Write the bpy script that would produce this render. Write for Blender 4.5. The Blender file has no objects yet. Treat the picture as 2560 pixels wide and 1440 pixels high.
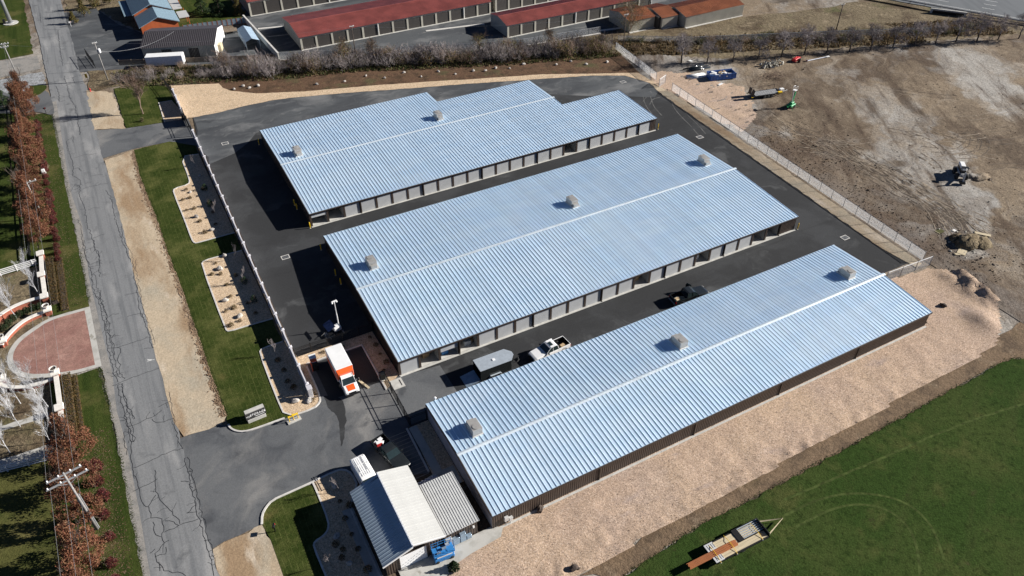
import bpy, math, random
from mathutils import Vector, Matrix
R = math.radians
rnd = random.Random(7)
scene = bpy.context.scene
COL = scene.collection

# ------------------------------------------------------------------ camera
CAM = Vector((12.97, -60.49, 77.68))
PITCH, YAW, ROLL, FPX = 0.69404, 0.49311, -0.0020, 1905.97     # focal length in pixels of a 2560 px wide frame
fw = Vector((math.sin(YAW)*math.cos(PITCH), math.cos(YAW)*math.cos(PITCH), -math.sin(PITCH)))
rt = Vector((math.cos(YAW), -math.sin(YAW), 0)); up = rt.cross(fw)
rt, up = rt*math.cos(ROLL)+up*math.sin(ROLL), -rt*math.sin(ROLL)+up*math.cos(ROLL)
cd = bpy.data.cameras.new('camera'); cam = bpy.data.objects.new('camera', cd); COL.objects.link(cam)
cd.sensor_width = 36; cd.lens = FPX/2560*36; cd.clip_end = 5000; cd.clip_start = 1
m = Matrix((rt, up, -fw)).transposed().to_4x4(); m.translation = CAM; cam.matrix_world = m
scene.camera = cam

# ------------------------------------------------------------------ sky, sun, exposure
SUN_EL, SUN_AZ = R(25.3), R(-18)            # azimuth counter-clockwise from +X
w = bpy.data.worlds.new('World'); scene.world = w; w.use_nodes = True
nt = w.node_tree; bg = nt.nodes['Background']
sky = nt.nodes.new('ShaderNodeTexSky'); sky.sky_type = 'NISHITA'; sky.sun_disc = False
sky.sun_elevation = SUN_EL; sky.sun_rotation = math.pi/2 - SUN_AZ
sky.altitude = 1900; sky.air_density = 0.42; sky.dust_density = 0.1; sky.ozone_density = 2.5
nt.links.new(sky.outputs[0], bg.inputs[0]); bg.inputs[1].default_value = 0.05
sv = Vector((math.cos(SUN_AZ)*math.cos(SUN_EL), math.sin(SUN_AZ)*math.cos(SUN_EL), math.sin(SUN_EL)))
sd = bpy.data.lights.new('sun', 'SUN'); sd.energy = 5.0; sd.angle = R(0.5); sd.color = (1, 0.955, 0.89)
sun = bpy.data.objects.new('sun', sd); COL.objects.link(sun)
sun.rotation_euler = sv.to_track_quat('Z', 'Y').to_euler(); sun.location = (150, -40, 90)
scene.view_settings.view_transform = 'Standard'; scene.view_settings.look = 'None'
scene.view_settings.gamma = 1; scene.view_settings.use_curve_mapping = False
scene.view_settings.exposure = 0.85

# ------------------------------------------------------------------ helpers
def G(px, py, z=0.0):
    """point of the place that the photograph shows at pixel (px, py), at height z"""
    d = fw + rt*((px-1280)/FPX) - up*((py-720)/FPX)
    return CAM + d*((z-CAM.z)/d.z)
def GP(pts, z=0.0, ox=0, oy=0, s=1): return [tuple(G(ox+x/s, oy+y/s, z)[:2]) for x, y in pts]

class MB:
    def __init__(s): s.v = []; s.f = []; s.mi = []
    def add(s, vs, fs, m=0):
        o = len(s.v); s.v += [tuple(v) for v in vs]; s.f += [tuple(i+o for i in f) for f in fs]; s.mi += [m]*len(fs)
        return s
    def box(s, x0, x1, y0, y1, z0, z1, m=0):
        return s.add([(x0,y0,z0),(x1,y0,z0),(x1,y1,z0),(x0,y1,z0),(x0,y0,z1),(x1,y0,z1),(x1,y1,z1),(x0,y1,z1)],
              [(0,3,2,1),(4,5,6,7),(0,1,5,4),(1,2,6,5),(2,3,7,6),(3,0,4,7)], m)
    def obox(s, c, size, rz=0, ry=0, rx=0, m=0):
        M = Matrix.Translation(c) @ Matrix.Rotation(rz,4,'Z') @ Matrix.Rotation(ry,4,'Y') @ Matrix.Rotation(rx,4,'X')
        b = MB().box(-size[0]/2,size[0]/2,-size[1]/2,size[1]/2,-size[2]/2,size[2]/2)
        return s.add([M @ Vector(v) for v in b.v], b.f, m)
    def cbox(s, x0, x1, y0, y1, z0, z1, c=0.04, m=0):      # box with chamfered top and vertical edges
        def ring(d, z): return [(x0+d,y0,z),(x1-d,y0,z),(x1,y0+d,z),(x1,y1-d,z),(x1-d,y1,z),(x0+d,y1,z),(x0,y1-d,z),(x0,y0+d,z)]
        def ringi(d, z): return [(x0+2*d,y0+d,z),(x1-2*d,y0+d,z),(x1-d,y0+2*d,z),(x1-d,y1-2*d,z),(x1-2*d,y1-d,z),(x0+2*d,y1-d,z),(x0+d,y1-2*d,z),(x0+d,y0+2*d,z)]
        vs = ring(c,z0)+ring(c,z1-c)+ringi(c,z1); fs = [tuple(range(7,-1,-1)), tuple(range(16,24))]
        for a in (0,8):
            for i in range(8): j=(i+1)%8; fs.append((a+i,a+j,a+8+j,a+8+i))
        return s.add(vs, fs, m)
    def prism(s, poly, z0, z1, m=0):
        n = len(poly); vs = [(x,y,z0) for x,y in poly]+[(x,y,z1) for x,y in poly]
        fs = [tuple(range(n-1,-1,-1)), tuple(range(n,2*n))]+[(i,(i+1)%n,n+(i+1)%n,n+i) for i in range(n)]
        return s.add(vs, fs, m)
    def tube(s, pts, r0, r1=None, n=6, m=0, cap=True):
        r1 = r0 if r1 is None else r1; pts = [Vector(p) for p in pts]; k = len(pts); vs = []; fs = []
        for i, p in enumerate(pts):
            d = (pts[min(i+1,k-1)]-pts[max(i-1,0)]); d = d.normalized() if d.length > 1e-9 else Vector((0,0,1))
            a = d.orthogonal().normalized() if i == 0 else (a - d*a.dot(d)).normalized()
            b = d.cross(a); r = r0+(r1-r0)*i/(k-1)
            vs += [p+(a*math.cos(2*math.pi*j/n)+b*math.sin(2*math.pi*j/n))*r for j in range(n)]
        for i in range(k-1):
            for j in range(n): q=(j+1)%n; fs.append((i*n+j,i*n+q,(i+1)*n+q,(i+1)*n+j))
        if cap: fs += [tuple(range(n-1,-1,-1)), tuple((k-1)*n+j for j in range(n))]
        return s.add(vs, fs, m)
    def lathe(s, prof, c=(0,0,0), n=12, m=0):
        vs = [(c[0]+r*math.cos(2*math.pi*j/n), c[1]+r*math.sin(2*math.pi*j/n), c[2]+z) for r,z in prof for j in range(n)]
        fs = [(i*n+j,i*n+(j+1)%n,(i+1)*n+(j+1)%n,(i+1)*n+j) for i in range(len(prof)-1) for j in range(n)]
        fs += [tuple(range(n-1,-1,-1)), tuple((len(prof)-1)*n+j for j in range(n))]
        return s.add(vs, fs, m)
    def loft(s, secs, m=0, cap=True):
        n = len(secs[0]); vs = [p for sc in secs for p in sc]; fs = []
        for i in range(len(secs)-1):
            for j in range(n): q=(j+1)%n; fs.append((i*n+j,(i+1)*n+j,(i+1)*n+q,i*n+q))
        if cap: fs += [tuple(range(n)), tuple((len(secs)-1)*n+j for j in range(n-1,-1,-1))]
        return s.add(vs, fs, m)
    def blob(s, c, r, seed=0, n=8, k=5, jit=.25, m=0, flat=1.0):
        q = random.Random(seed); vs = []; fs = []
        for i in range(k+1):
            th = math.pi*i/k
            for j in range(n):
                ph = 2*math.pi*(j+.5*(i%2))/n; d = 1+q.uniform(-jit,jit) if 0<i<k else 1
                vs.append((c[0]+r[0]*d*math.sin(th)*math.cos(ph), c[1]+r[1]*d*math.sin(th)*math.sin(ph), c[2]-r[2]*d*math.cos(th)*flat))
        for i in range(k):
            for j in range(n): e=(j+1)%n; fs.append((i*n+j,i*n+e,(i+1)*n+e,(i+1)*n+j))
        return s.add(vs, fs, m)
    def mesh(s, name, mats, smooth=False):
        me = bpy.data.meshes.new(name); me.from_pydata(s.v, [], s.f)
        for mm in (mats if isinstance(mats, (list,tuple)) else [mats]): me.materials.append(mm)
        if any(s.mi): me.polygons.foreach_set('material_index', s.mi)
        if smooth: me.polygons.foreach_set('use_smooth', [True]*len(s.f))
        me.update(); return me
    def build(s, name, mats, parent=None, smooth=False, **kw): return obj(name, s.mesh(name, mats, smooth), parent, **kw)

def obj(name, me, parent=None, loc=None, rz=None, mat=None, label=None, cat=None, group=None, kind=None):
    o = bpy.data.objects.new(name, me); COL.objects.link(o)
    if parent is not None: o.parent = parent
    if loc is not None: o.location = loc
    if rz is not None: o.rotation_euler = (0,0,rz)
    if mat is not None: o.matrix_local = mat
    return tag(o, label, cat, group, kind)
def tag(o, label=None, cat=None, group=None, kind=None):
    if label: o['label'] = label
    if cat: o['category'] = cat
    if group: o['group'] = group
    if kind: o['kind'] = kind
    return o
def thing(name, label, cat, loc=(0,0,0), rz=0, group=None): return obj(name, None, None, loc, rz, None, label, cat, group)
def dup(root, loc, rz=0, label=None, group=None, scale=None):
    r = root.copy(); COL.objects.link(r); r.location = loc; r.rotation_euler = (0,0,rz)
    if scale: r.scale = scale if isinstance(scale,(tuple,list)) else (scale,)*3
    if label: r['label'] = label
    if group: r['group'] = group
    for ch in root.children:
        c = ch.copy(); COL.objects.link(c); c.parent = r
        for g in ch.children: e = g.copy(); COL.objects.link(e); e.parent = c
    return r
ORD = ['first','second','third','fourth','fifth','sixth','seventh','eighth','ninth','tenth','eleventh','twelfth','thirteenth','fourteenth','fifteenth','sixteenth','seventeenth','eighteenth','nineteenth','twentieth']

# ------------------------------------------------------------------ materials
class NB:
    def __init__(s, name):
        s.m = bpy.data.materials.new(name); s.m.use_nodes = True; s.t = s.m.node_tree; s.b = s.t.nodes['Principled BSDF']
    def n(s, typ, **kw):
        k = s.t.nodes.new('ShaderNode'+typ)
        for a, v in kw.items():
            if a.startswith('_'): k.inputs[int(a[1:])].default_value = v
            else: setattr(k, a, v)
        return k
    def l(s, a, b): s.t.links.new(a, b)
    def math(s, op, a, b=None, clamp=False):
        k = s.n('Math', operation=op, use_clamp=clamp)
        for i, v in enumerate((a, b)):
            if v is None: continue
            if hasattr(v, 'links'): s.l(v, k.inputs[i])
            else: k.inputs[i].default_value = v
        return k.outputs[0]
    def mix(s, f, a, b, blend='MIX'):
        k = s.n('MixRGB', blend_type=blend)
        for i, v in enumerate((f, a, b)):
            if hasattr(v, 'links'): s.l(v, k.inputs[i])
            elif i == 0: k.inputs[0].default_value = v
            else: k.inputs[i].default_value = (*v[:3], 1)
        return k.outputs[0]
    def coord(s, kind='Object', stretch=None, rot=0, warp=0):
        o = s.n('NewGeometry').outputs['Position'] if kind == 'World' else s.n('TexCoord').outputs[kind]
        if warp:
            nz = s.n('TexNoise', _2=.15, _3=3); s.l(o, nz.inputs[0]); o2 = s.n('VectorMath', operation='MULTIPLY_ADD')
            s.l(nz.outputs['Color'], o2.inputs[0]); o2.inputs[1].default_value = (warp,warp,0); s.l(o, o2.inputs[2]); o = o2.outputs[0]
        if stretch or rot:
            if rot:
                r_ = s.n('Mapping'); r_.inputs[2].default_value = (0,0,rot); s.l(o, r_.inputs[0]); o = r_.outputs[0]
            q = s.n('Mapping'); q.inputs[3].default_value = stretch or (1,1,1); s.l(o, q.inputs[0]); o = q.outputs[0]
        return o
    def noise(s, co, scale, detail=4, rough=.55):
        k = s.n('TexNoise', _2=scale, _3=detail, _4=rough); s.l(co, k.inputs[0]); return k.outputs[0]
    def ramp(s, v, lo, hi):
        k = s.n('MapRange', interpolation_type='SMOOTHSTEP', _1=lo, _2=hi); s.l(v, k.inputs[0]); return k.outputs[0]

def mat(name, base, rough=.7, metal=0, var=.18, scale=2.5, bump=0, bscale=30, obj_rnd=0, spec=.5, coat=0, stretch=None, coord='Object'):
    b = NB(name); co = b.coord(coord, stretch)
    f = b.ramp(b.noise(co, scale), .3, .7)
    c = b.mix(f, [x*(1-var) for x in base], [min(1,x*(1+var)) for x in base])
    if obj_rnd:
        oi = b.n('ObjectInfo'); h = b.n('HueSaturation'); b.l(c, h.inputs['Color'])
        b.l(b.math('MULTIPLY_ADD', oi.outputs['Random'], obj_rnd), h.inputs['Value']); 
        h.inputs['Value'].links[0].from_node.inputs[2].default_value = 1-obj_rnd/2
        c = h.outputs[0]
    b.l(c, b.b.inputs['Base Color']); b.b.inputs['Roughness'].default_value = rough; b.b.inputs['Metallic'].default_value = metal
    b.b.inputs['Specular IOR Level'].default_value = spec
    if coat: b.b.inputs['Coat Weight'].default_value = coat
    if bump:
        k = b.n('Bump', _0=bump, _1=.02); b.l(b.noise(co, bscale, 3), k.inputs['Height']); b.l(k.outputs[0], b.b.inputs['Normal'])
    return b.m

def gmat(name, base, layers=(), bump=None, rough=.95, spec=.15, grain=None):
    """ground: layers of colour laid over each other by noise; grain = (cell size per metre, strength)"""
    b = NB(name); c = None; c = base
    for L in layers:
        col, sc, lo, hi = L[:4]; o = L[4] if len(L) > 4 else {}
        if o.get('kind') == 'band':
            co = b.coord('World'); sp = b.n('SeparateXYZ'); b.l(co, sp.inputs[0]); d_ = b.math('SUBTRACT', sp.outputs[0], b.math('MULTIPLY', sp.outputs[1], .042))
            d_ = b.math('ADD', d_, b.math('MULTIPLY', b.noise(b.coord('World', (1,.35,1), R(12)), .16, 5), 26)); f = b.math('SUBTRACT', 1.0, b.ramp(d_, lo, hi)); d2 = b.math('SUBTRACT', sp.outputs[0], b.math('MULTIPLY', sp.outputs[1], .042)); f = b.math('MULTIPLY', f, b.ramp(d2, 119, 123))
            c = b.mix(b.math('MULTIPLY', f, o.get('a', 1)), c, col); continue
        co = b.coord('World', o.get('st'), o.get('rot', 0), o.get('warp', 0))
        if o.get('kind') == 'brick':
            k = b.n('TexBrick', offset=.5); b.l(co, k.inputs[0]); k.inputs[4].default_value = sc
            for i, v in ((1,0),(2,0),(3,1)): k.inputs[i].default_value = (v,v,v,1)
            k.inputs[5].default_value = lo; k.inputs[6].default_value = .4; k.inputs[8].default_value = o.get('bw', 1); k.inputs[9].default_value = o.get('rh', .4)
            f = k.outputs[0]; f = b.math('MULTIPLY', f, b.ramp(b.noise(b.coord('World'), .9), .35, .6))
        elif o.get('kind') == 'voro':
            k = b.n('TexVoronoi', _2=sc); b.l(co, k.inputs[0]); sep = b.n('SeparateColor'); b.l(k.outputs['Color'], sep.inputs[0]); f = b.ramp(sep.outputs[0], lo, hi)
        else:
            f = b.ramp(b.noise(co, sc, o.get('d', 5), o.get('r', .6)), lo, hi)
        if 'a' in o: f = b.math('MULTIPLY', f, o['a'])
        c = b.mix(f, c, col)
    if grain:
        k = b.n('TexVoronoi', _2=grain[0]); b.l(b.coord('World'), k.inputs[0]); sep = b.n('SeparateColor'); b.l(k.outputs['Color'], sep.inputs[0])
        v = b.math('MULTIPLY_ADD', sep.outputs[1], grain[1]*2); v.node.inputs[2].default_value = 1-grain[1]
        cc = b.n('CombineColor'); [b.l(v, cc.inputs[i]) for i in range(3)]
        c = b.mix(1.0, c, cc.outputs[0], 'MULTIPLY')
    b.l(c, b.b.inputs['Base Color']) if hasattr(c, 'links') else setattr(b.b.inputs['Base Color'], 'default_value', (*c,1))
    b.b.inputs['Roughness'].default_value = rough; b.b.inputs['Specular IOR Level'].default_value = spec
    if bump:
        prev = None
        for sc, st, dist in bump:
            k = b.n('Bump', _0=st, _1=dist); b.l(b.noise(b.coord('World'), sc, 4, .65), k.inputs['Height'])
            if prev: b.l(prev, k.inputs['Normal'])
            prev = k.outputs[0]
        b.l(prev, b.b.inputs['Normal'])
    return b.m

D = {}
def mats():
    # ground sheets
    D['dirt'] = gmat('bare_dirt', (.225,.175,.122), [
        ((.10,.072,.05), .035, .42, .62, {'warp':30}), ((.23,.185,.135), .022, .52, .7, {'warp':20}),
        ((.36,.345,.32), .03, .47, .62, {'st':(1,.35,1),'rot':R(35),'warp':25,'a':.85}),
        ((.075,.052,.036), .25, .5, .68, {'st':(1,.12,1),'rot':R(32),'a':.85}), ((.05,.036,.026), .06, .6, .72, {'warp':14,'a':.8}), ((.33,.27,.2), .4, .55, .8, {'st':(1,.07,1),'rot':R(28),'a':.55}),
        ((.10,.072,.05), 1.6, .55, .8, {'a':.6}), ((.36,.31,.25), 5, .66, .8, {'a':.5}), ((.26,.215,.165), .35, .56, .7, {'st':(1,.05,1),'rot':R(62),'warp':6,'a':.6}), ((.08,.056,.04), .45, .58, .7, {'st':(1,.06,1),'rot':R(48),'warp':8,'a':.6}), ((.075,.05,.036), 1, 137, 148, {'kind':'band','a':.6})],
        bump=[(.6,.5,.35),(4,.6,.12)], grain=(5,.25))
    D['brown_slope'] = gmat('brown_mulch', (.115,.068,.042), [((.07,.045,.028), .35, .45, .65), ((.16,.11,.06), .9, .55, .75), ((.085,.09,.04), .12, .55, .7, {'a':.6})], bump=[(1.2,.5,.2),(6,.6,.08)], grain=(6,.3))
    D['wild'] = gmat('rough_ground', (.17,.135,.085), [((.09,.065,.04), .12, .45, .65), ((.10,.105,.04), .09, .55, .7, {'a':.7}), ((.30,.24,.16), .25, .56, .75), ((.05,.035,.025), 1.1, .58, .75, {'a':.8})], bump=[(1.0,.7,.4),(5,.6,.1)], grain=(4,.3))
    D['verge'] = gmat('sandy_verge', (.46,.375,.27), [((.36,.32,.25), .11, .45, .66, {'warp':6,'a':.8}), ((.30,.21,.13), .16, .45, .65, {'st':(1,.25,1),'warp':3}), ((.56,.48,.38), .3, .55, .75, {'st':(1,.35,1)}), ((.22,.15,.09), .9, .6, .8, {'a':.6})], bump=[(1.5,.35,.12),(7,.5,.05)], grain=(6,.14))
    D['pinkgravel'] = gmat('gravel', (.43,.315,.235), [((.47,.345,.245), .07, .4, .65), ((.37,.285,.24), .05, .52, .68, {'warp':5,'a':.7}), ((.22,.16,.13), 8, .76, .98, {'kind':'voro','a':.6}), ((.60,.48,.385), 9, .76, .96, {'kind':'voro','a':.6}), ((.32,.26,.24), .35, .58, .72, {'st':(.35,1,1),'rot':R(3),'a':.5})], bump=[(8,.6,.06)], grain=(8,.26))
    D['tangravel'] = gmat('tan_gravel', (.56,.42,.28), [((.48,.36,.24), .35, .45, .7), ((.28,.2,.14), 8, .75, .95, {'kind':'voro','a':.7}), ((.68,.56,.42), 9, .75, .9, {'kind':'voro','a':.7})], bump=[(10,.8,.05)], grain=(7,.22))
    D['street'] = gmat('old_asphalt', (.20,.205,.21), [((.14,.146,.153), 1.1, .46, .62, {'st':(1,.03,1),'a':.8}), ((.29,.29,.288), .28, .5, .7, {'st':(1,.2,1)}), ((.10,.104,.11), .35, .56, .72, {'a':.7,'warp':3}), ((.15,.155,.16), 3, .6, .8, {'a':.5})], bump=[(14,.3,.02)], grain=(9,.1))
    D['shoulder'] = gmat('worn_shoulder', (.27,.255,.235), [((.2,.195,.185), .5, .45, .65), ((.34,.30,.25), .4, .6, .75, {'a':.7})], bump=[(9,.4,.04)], grain=(8,.14))
    D['yard'] = gmat('new_asphalt', (.036,.037,.039), [((.052,.054,.057), .09, .45, .65, {'warp':8}), ((.10,.103,.105), .14, .55, .74, {'warp':12,'a':.8}), ((.024,.025,.027), .5, .55, .75, {'st':(.08,1,1),'a':.6}), ((.10,.10,.10), .5, .68, .82, {'warp':6,'a':.55})], bump=[(16,.3,.02)], grain=(10,.1), rough=.9)
    D['northyard'] = gmat('dusty_asphalt', (.088,.094,.1), [((.06,.064,.07), .12, .42, .62, {'st':(.35,1,1)}), ((.165,.168,.17), .16, .48, .68, {'warp':9,'st':(.4,1,1)}), ((.05,.054,.06), .3, .55, .7, {'warp':6,'st':(.3,1,1),'a':.8}), ((.21,.205,.2), .6, .6, .75, {'warp':5,'a':.6})], bump=[(16,.3,.02)], grain=(10,.1), rough=.9)
    D['drive'] = gmat('drive_asphalt', (.125,.13,.136), [((.085,.09,.098), .12, .42, .62, {'warp':8}), ((.22,.215,.207), .13, .47, .7, {'warp':7,'st':(1,.4,1),'rot':R(40)}), ((.06,.064,.07), .22, .56, .7, {'warp':10,'a':.7}), ((.2,.19,.17), .45, .64, .8, {'warp':5,'a':.5}), ((.05,.052,.055), .3, .64, .76, {'a':.6})], bump=[(16,.3,.02)], grain=(10,.1), rough=.9)
    D['lawn'] = gmat('sod_lawn', (.046,.060,.015), [((.030,.045,.010), .35, .42, .62), ((.095,.100,.032), .15, .46, .66), ((.15,.155,.055), 1.0, .05, 0, {'kind':'brick','rot':R(90),'bw':1.9,'rh':.62,'a':.34,'warp':.5}), ((.024,.04,.008), 2.5, .52, .75, {'a':.7}), ((.16,.125,.05), .13, .6, .74, {'a':.6})], bump=[(5,.6,.09),(14,.7,.05)], grain=(8,.2), spec=.03)
    D['oldlawn'] = gmat('mown_lawn', (.046,.062,.015), [((.028,.044,.010), .7, .42, .62, {'st':(1,.06,1)}), ((.095,.092,.032), .14, .48, .68), ((.024,.035,.009), 2.2, .52, .75, {'a':.7})], bump=[(5,.6,.09),(14,.7,.05)], grain=(8,.22), spec=.03)
    D['field'] = gmat('field_grass', (.031,.056,.013), [((.046,.067,.018), .08, .42, .62), ((.085,.088,.03), .17, .5, .7, {'a':.65,'warp':4}), ((.017,.030,.007), 1.2, .48, .7, {'a':.75}), ((.085,.072,.036), .3, .64, .78, {'a':.7}), ((.05,.062,.02), .5, .5, .7, {'st':(1,.1,1),'rot':R(60),'a':.4})], bump=[(4,.7,.12),(13,.7,.05)], grain=(8,.25), spec=.03)
    D['paver'] = gmat('brick_paver', (.33,.19,.155), [((.28,.15,.125), .35, .42, .62), ((.38,.24,.20), .25, .55, .75), ((.15,.085,.07), 1.0, .02, 0, {'kind':'brick','bw':.22,'rh':.11,'a':.8})], bump=[(10,.4,.03)], grain=(7,.15))
    D['culch'] = gmat('pale_gravel', (.3,.31,.32), [((.2,.2,.2), .8, .45, .65)], bump=[(6,.8,.1)], grain=(5,.35))
    D['concrete'] = mat('concrete', (.47,.46,.43), .9, var=.12, scale=1.2, bump=.2, coord='Object')
    D['concrete_g'] = gmat('concrete_slab', (.46,.45,.42), [((.38,.37,.34), .8, .45, .65), ((.25,.235,.2), .45, .62, .66, {'a':.8})], bump=[(20,.2,.01)])
    D['kerb'] = mat('kerb_concrete', (.55,.53,.50), .9, var=.12, scale=1.5)
    D['crack'] = mat('crack_sealant', (.028,.03,.034), .55, var=.25, scale=4, coord='Object')
    D['ruts_d'] = mat('dark_rut', (.10,.074,.052), .95, var=.4, scale=1.2)
    D['ruts_l'] = mat('pale_rut', (.235,.19,.14), .95, var=.35, scale=1.2)
    D['dust'] = mat('dust_track', (.10,.10,.098), .95, var=.4, scale=1.0)
    D['gtrack'] = mat('flattened_grass', (.055,.075,.022), .95, var=.4, scale=1.5, spec=.05)
    D['turf'] = leafmat('turf_blade', [(.035,.06,.012), (.055,.075,.02), (.025,.045,.01), (.11,.10,.04)])
    D['signface'] = mat('charcoal_sign_face', (.045,.043,.045), .6, var=.1)
    D['soiledge'] = gmat('loose_soil', (.25,.175,.115), [((.15,.10,.065), .5, .45, .65), ((.36,.28,.2), .8, .55, .75)], bump=[(2,.6,.2),(7,.6,.06)], grain=(6,.25))
    D['estate'] = gmat('yellowing_lawn', (.085,.085,.028), [((.05,.06,.018), .25, .45, .65), ((.13,.115,.045), .18, .52, .7), ((.035,.04,.012), 2, .52, .75, {'a':.7})], bump=[(5,.6,.09),(14,.7,.05)], grain=(8,.25), spec=.03)
    D['track'] = gmat('brown_track', (.175,.122,.078), [((.11,.078,.052), .25, .45, .65, {'warp':4}), ((.25,.19,.13), .4, .55, .75), ((.085,.07,.035), .18, .6, .75, {'a':.6})], bump=[(1.5,.5,.2),(6,.6,.06)], grain=(6,.25))
    D['line'] = mat('road_paint', (.7,.7,.68), .7, var=.15, scale=3)
    D['highway'] = gmat('highway_asphalt', (.15,.16,.17), [((.125,.135,.145), .3, .45, .65, {'st':(.1,1,1),'rot':R(-60)})], bump=[(12,.3,.02)])
    # buildings
    b = NB('galvalume_roof'); co = b.coord('World', (.25,.9,1))
    f = b.ramp(b.noise(co, .5, 3), .35, .65); c = b.mix(f, (.59,.76,.92), (.65,.80,.935)); oi = b.n('ObjectInfo')  # neutral metal; the blue of reflected sky is tinted into the base colour
    h = b.n('HueSaturation'); b.l(c, h.inputs['Color']); b.l(b.math('MULTIPLY_ADD', oi.outputs['Random'], .10), h.inputs['Value']); h.inputs['Value'].links[0].from_node.inputs[2].default_value = .95
    b.l(h.outputs[0], b.b.inputs['Base Color']); b.b.inputs['Metallic'].default_value = .4; b.b.inputs['Roughness'].default_value = .5
    k = b.n('Bump', _0=.09, _1=.06); b.l(b.noise(b.coord('World', (1,.35,1)), 1.1, 2), k.inputs['Height']); b.l(k.outputs[0], b.b.inputs['Normal']); D['galv'] = b.m
    D['galvcap'] = mat('ridge_flashing', (.68,.76,.82), .45, .3, var=.06, scale=1)
    D['brown'] = mat('dark_brown_metal', (.032,.024,.019), .45, .1, var=.15, scale=1.5)
    D['brownrib'] = mat('brown_ribbed_steel', (.085,.063,.05), .5, .1, var=.12, scale=.7)
    D['brownfascia'] = mat('brown_trim', (.05,.036,.03), .45, .1, var=.12)
    D['door'] = mat('grey_roller_door', (.40,.41,.42), .5, .1, var=.05, scale=.8, obj_rnd=.06)
    D['inner'] = mat('unit_partition', (.33,.33,.32), .6, .1, var=.1)
    D['cwall'] = mat('pale_endwall', (.34,.34,.37), .85, var=.08, scale=.6, bump=.15)
    D['hvac'] = mat('hvac_casing', (.36,.35,.335), .5, .2, var=.1, obj_rnd=.15)
    D['hvacl'] = mat('hvac_pale_curb', (.62,.62,.61), .5, .3, var=.1)
    D['black'] = mat('black_metal', (.012,.012,.013), .45, .2, var=.2)
    D['vinyl'] = mat('pale_precast', (.56,.55,.58), .8, var=.07, scale=.8, bump=.1)
    D['stone'] = mat('stone_texture', (.42,.41,.42), .9, var=.35, scale=7, bump=.5, bscale=9)
    D['whiteroof'] = mat('white_metal_roof', (.53,.53,.51), .45, .1, var=.05, scale=.8, obj_rnd=.05)
    D['blueroof'] = mat('slate_blue_metal_roof', (.44,.53,.60), .4, .4, var=.08, scale=.8, obj_rnd=.06)
    D['greyroof'] = mat('light_grey_metal_roof', (.56,.565,.555), .45, .15, var=.06, scale=.8, obj_rnd=.06)
    D['white'] = mat('white_paint', (.80,.80,.79), .4, var=.04, scale=1)
    D['redroof'] = mat('red_ribbed_roof', (.30,.085,.07), .5, .1, var=.2, scale=.3, coord='Object')
    D['rustroof'] = mat('orange_ribbed_roof', (.33,.12,.055), .5, .1, var=.2, scale=.3)
    D['tan'] = mat('tan_ribbed_wall', (.42,.40,.34), .6, var=.08, scale=.5)
    D['darkdoor'] = mat('dark_roller_door', (.045,.04,.036), .5, .1, var=.12)
    D['shingle'] = mat('blue_grey_shingle', (.16,.235,.29), .75, var=.3, scale=5, bump=.4)
    D['orange_wall'] = mat('orange_siding', (.42,.10,.03), .7, var=.12, scale=1)
    D['darkroof'] = mat('charcoal_metal_roof', (.05,.045,.05), .5, .2, var=.12)
    D['bluemetal'] = mat('blue_grey_metal', (.33,.43,.53), .4, .5, var=.1)
    D['wood'] = mat('weathered_wood', (.20,.155,.115), .9, var=.25, scale=3, stretch=(1,1,.15))
    D['greywood'] = mat('grey_pole_wood', (.26,.25,.24), .9, var=.2, scale=4)
    D['cap'] = mat('limestone_cap', (.68,.65,.60), .85, var=.08)
    D['brick'] = mat('red_brick', (.32,.10,.06), .9, var=.25, scale=6, bump=.3)
    D['bluefence'] = mat('pale_rail_paint', (.60,.63,.70), .6, var=.1)
    # vehicles and odds
    D['vwhite'] = mat('white_car_paint', (.82,.82,.82), .3, var=.02, coat=.6)
    D['vorange'] = mat('orange_truck_paint', (.85,.12,.02), .35, var=.05, coat=.3)
    D['vblack'] = mat('black_car_paint', (.018,.021,.022), .18, var=.1, coat=.8)
    D['glass'] = mat('dark_vehicle_glass', (.02,.032,.034), .06, var=.1, spec=.8)
    D['tyre'] = mat('tyre_rubber', (.018,.018,.018), .85, var=.2)
    D['rim'] = mat('alloy_rim', (.42,.42,.43), .35, .8, var=.1)
    D['lamp'] = mat('headlamp_lens', (.75,.75,.72), .15, var=.05)
    D['tail'] = mat('tail_lamp_lens', (.45,.02,.02), .2, var=.05)
    D['yellow'] = mat('safety_yellow', (.80,.52,.02), .5, var=.08)
    D['red'] = mat('red_plastic', (.55,.03,.03), .5, var=.1)
    D['blue'] = mat('blue_machine_paint', (.03,.19,.48), .45, var=.12)
    D['dumpblue'] = mat('dumpster_blue', (.03,.10,.32), .55, var=.25, scale=1)
    D['green'] = mat('green_machine_paint', (.015,.26,.09), .45, var=.1)
    D['cardboard'] = mat('cardboard', (.42,.29,.16), .85, var=.1)
    D['lumber'] = mat('pale_lumber', (.50,.42,.28), .8, var=.15, scale=2, stretch=(.2,4,1))
    D['rust'] = mat('rusty_steel', (.30,.10,.03), .8, var=.25, scale=3, stretch=(.2,4,1))
    D['galvpost'] = mat('galvanised_post', (.40,.41,.42), .5, .5, var=.1)
    D['solar'] = mat('solar_cells', (.012,.02,.06), .2, var=.2, spec=.7)
    D['silver'] = mat('aluminium', (.42,.47,.52), .45, .25, var=.08)
    D['rock'] = mat('pale_boulder', (.44,.41,.375), .9, var=.2, scale=3, bump=.4, bscale=6, obj_rnd=.3)
    D['rubble'] = mat('broken_concrete', (.38,.36,.31), .95, var=.25, scale=3)
    # plants
    D['leaf'] = leafmat('russet_leaf', [(.20,.08,.045), (.25,.12,.068), (.13,.047,.032), (.21,.13,.072)])
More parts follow.
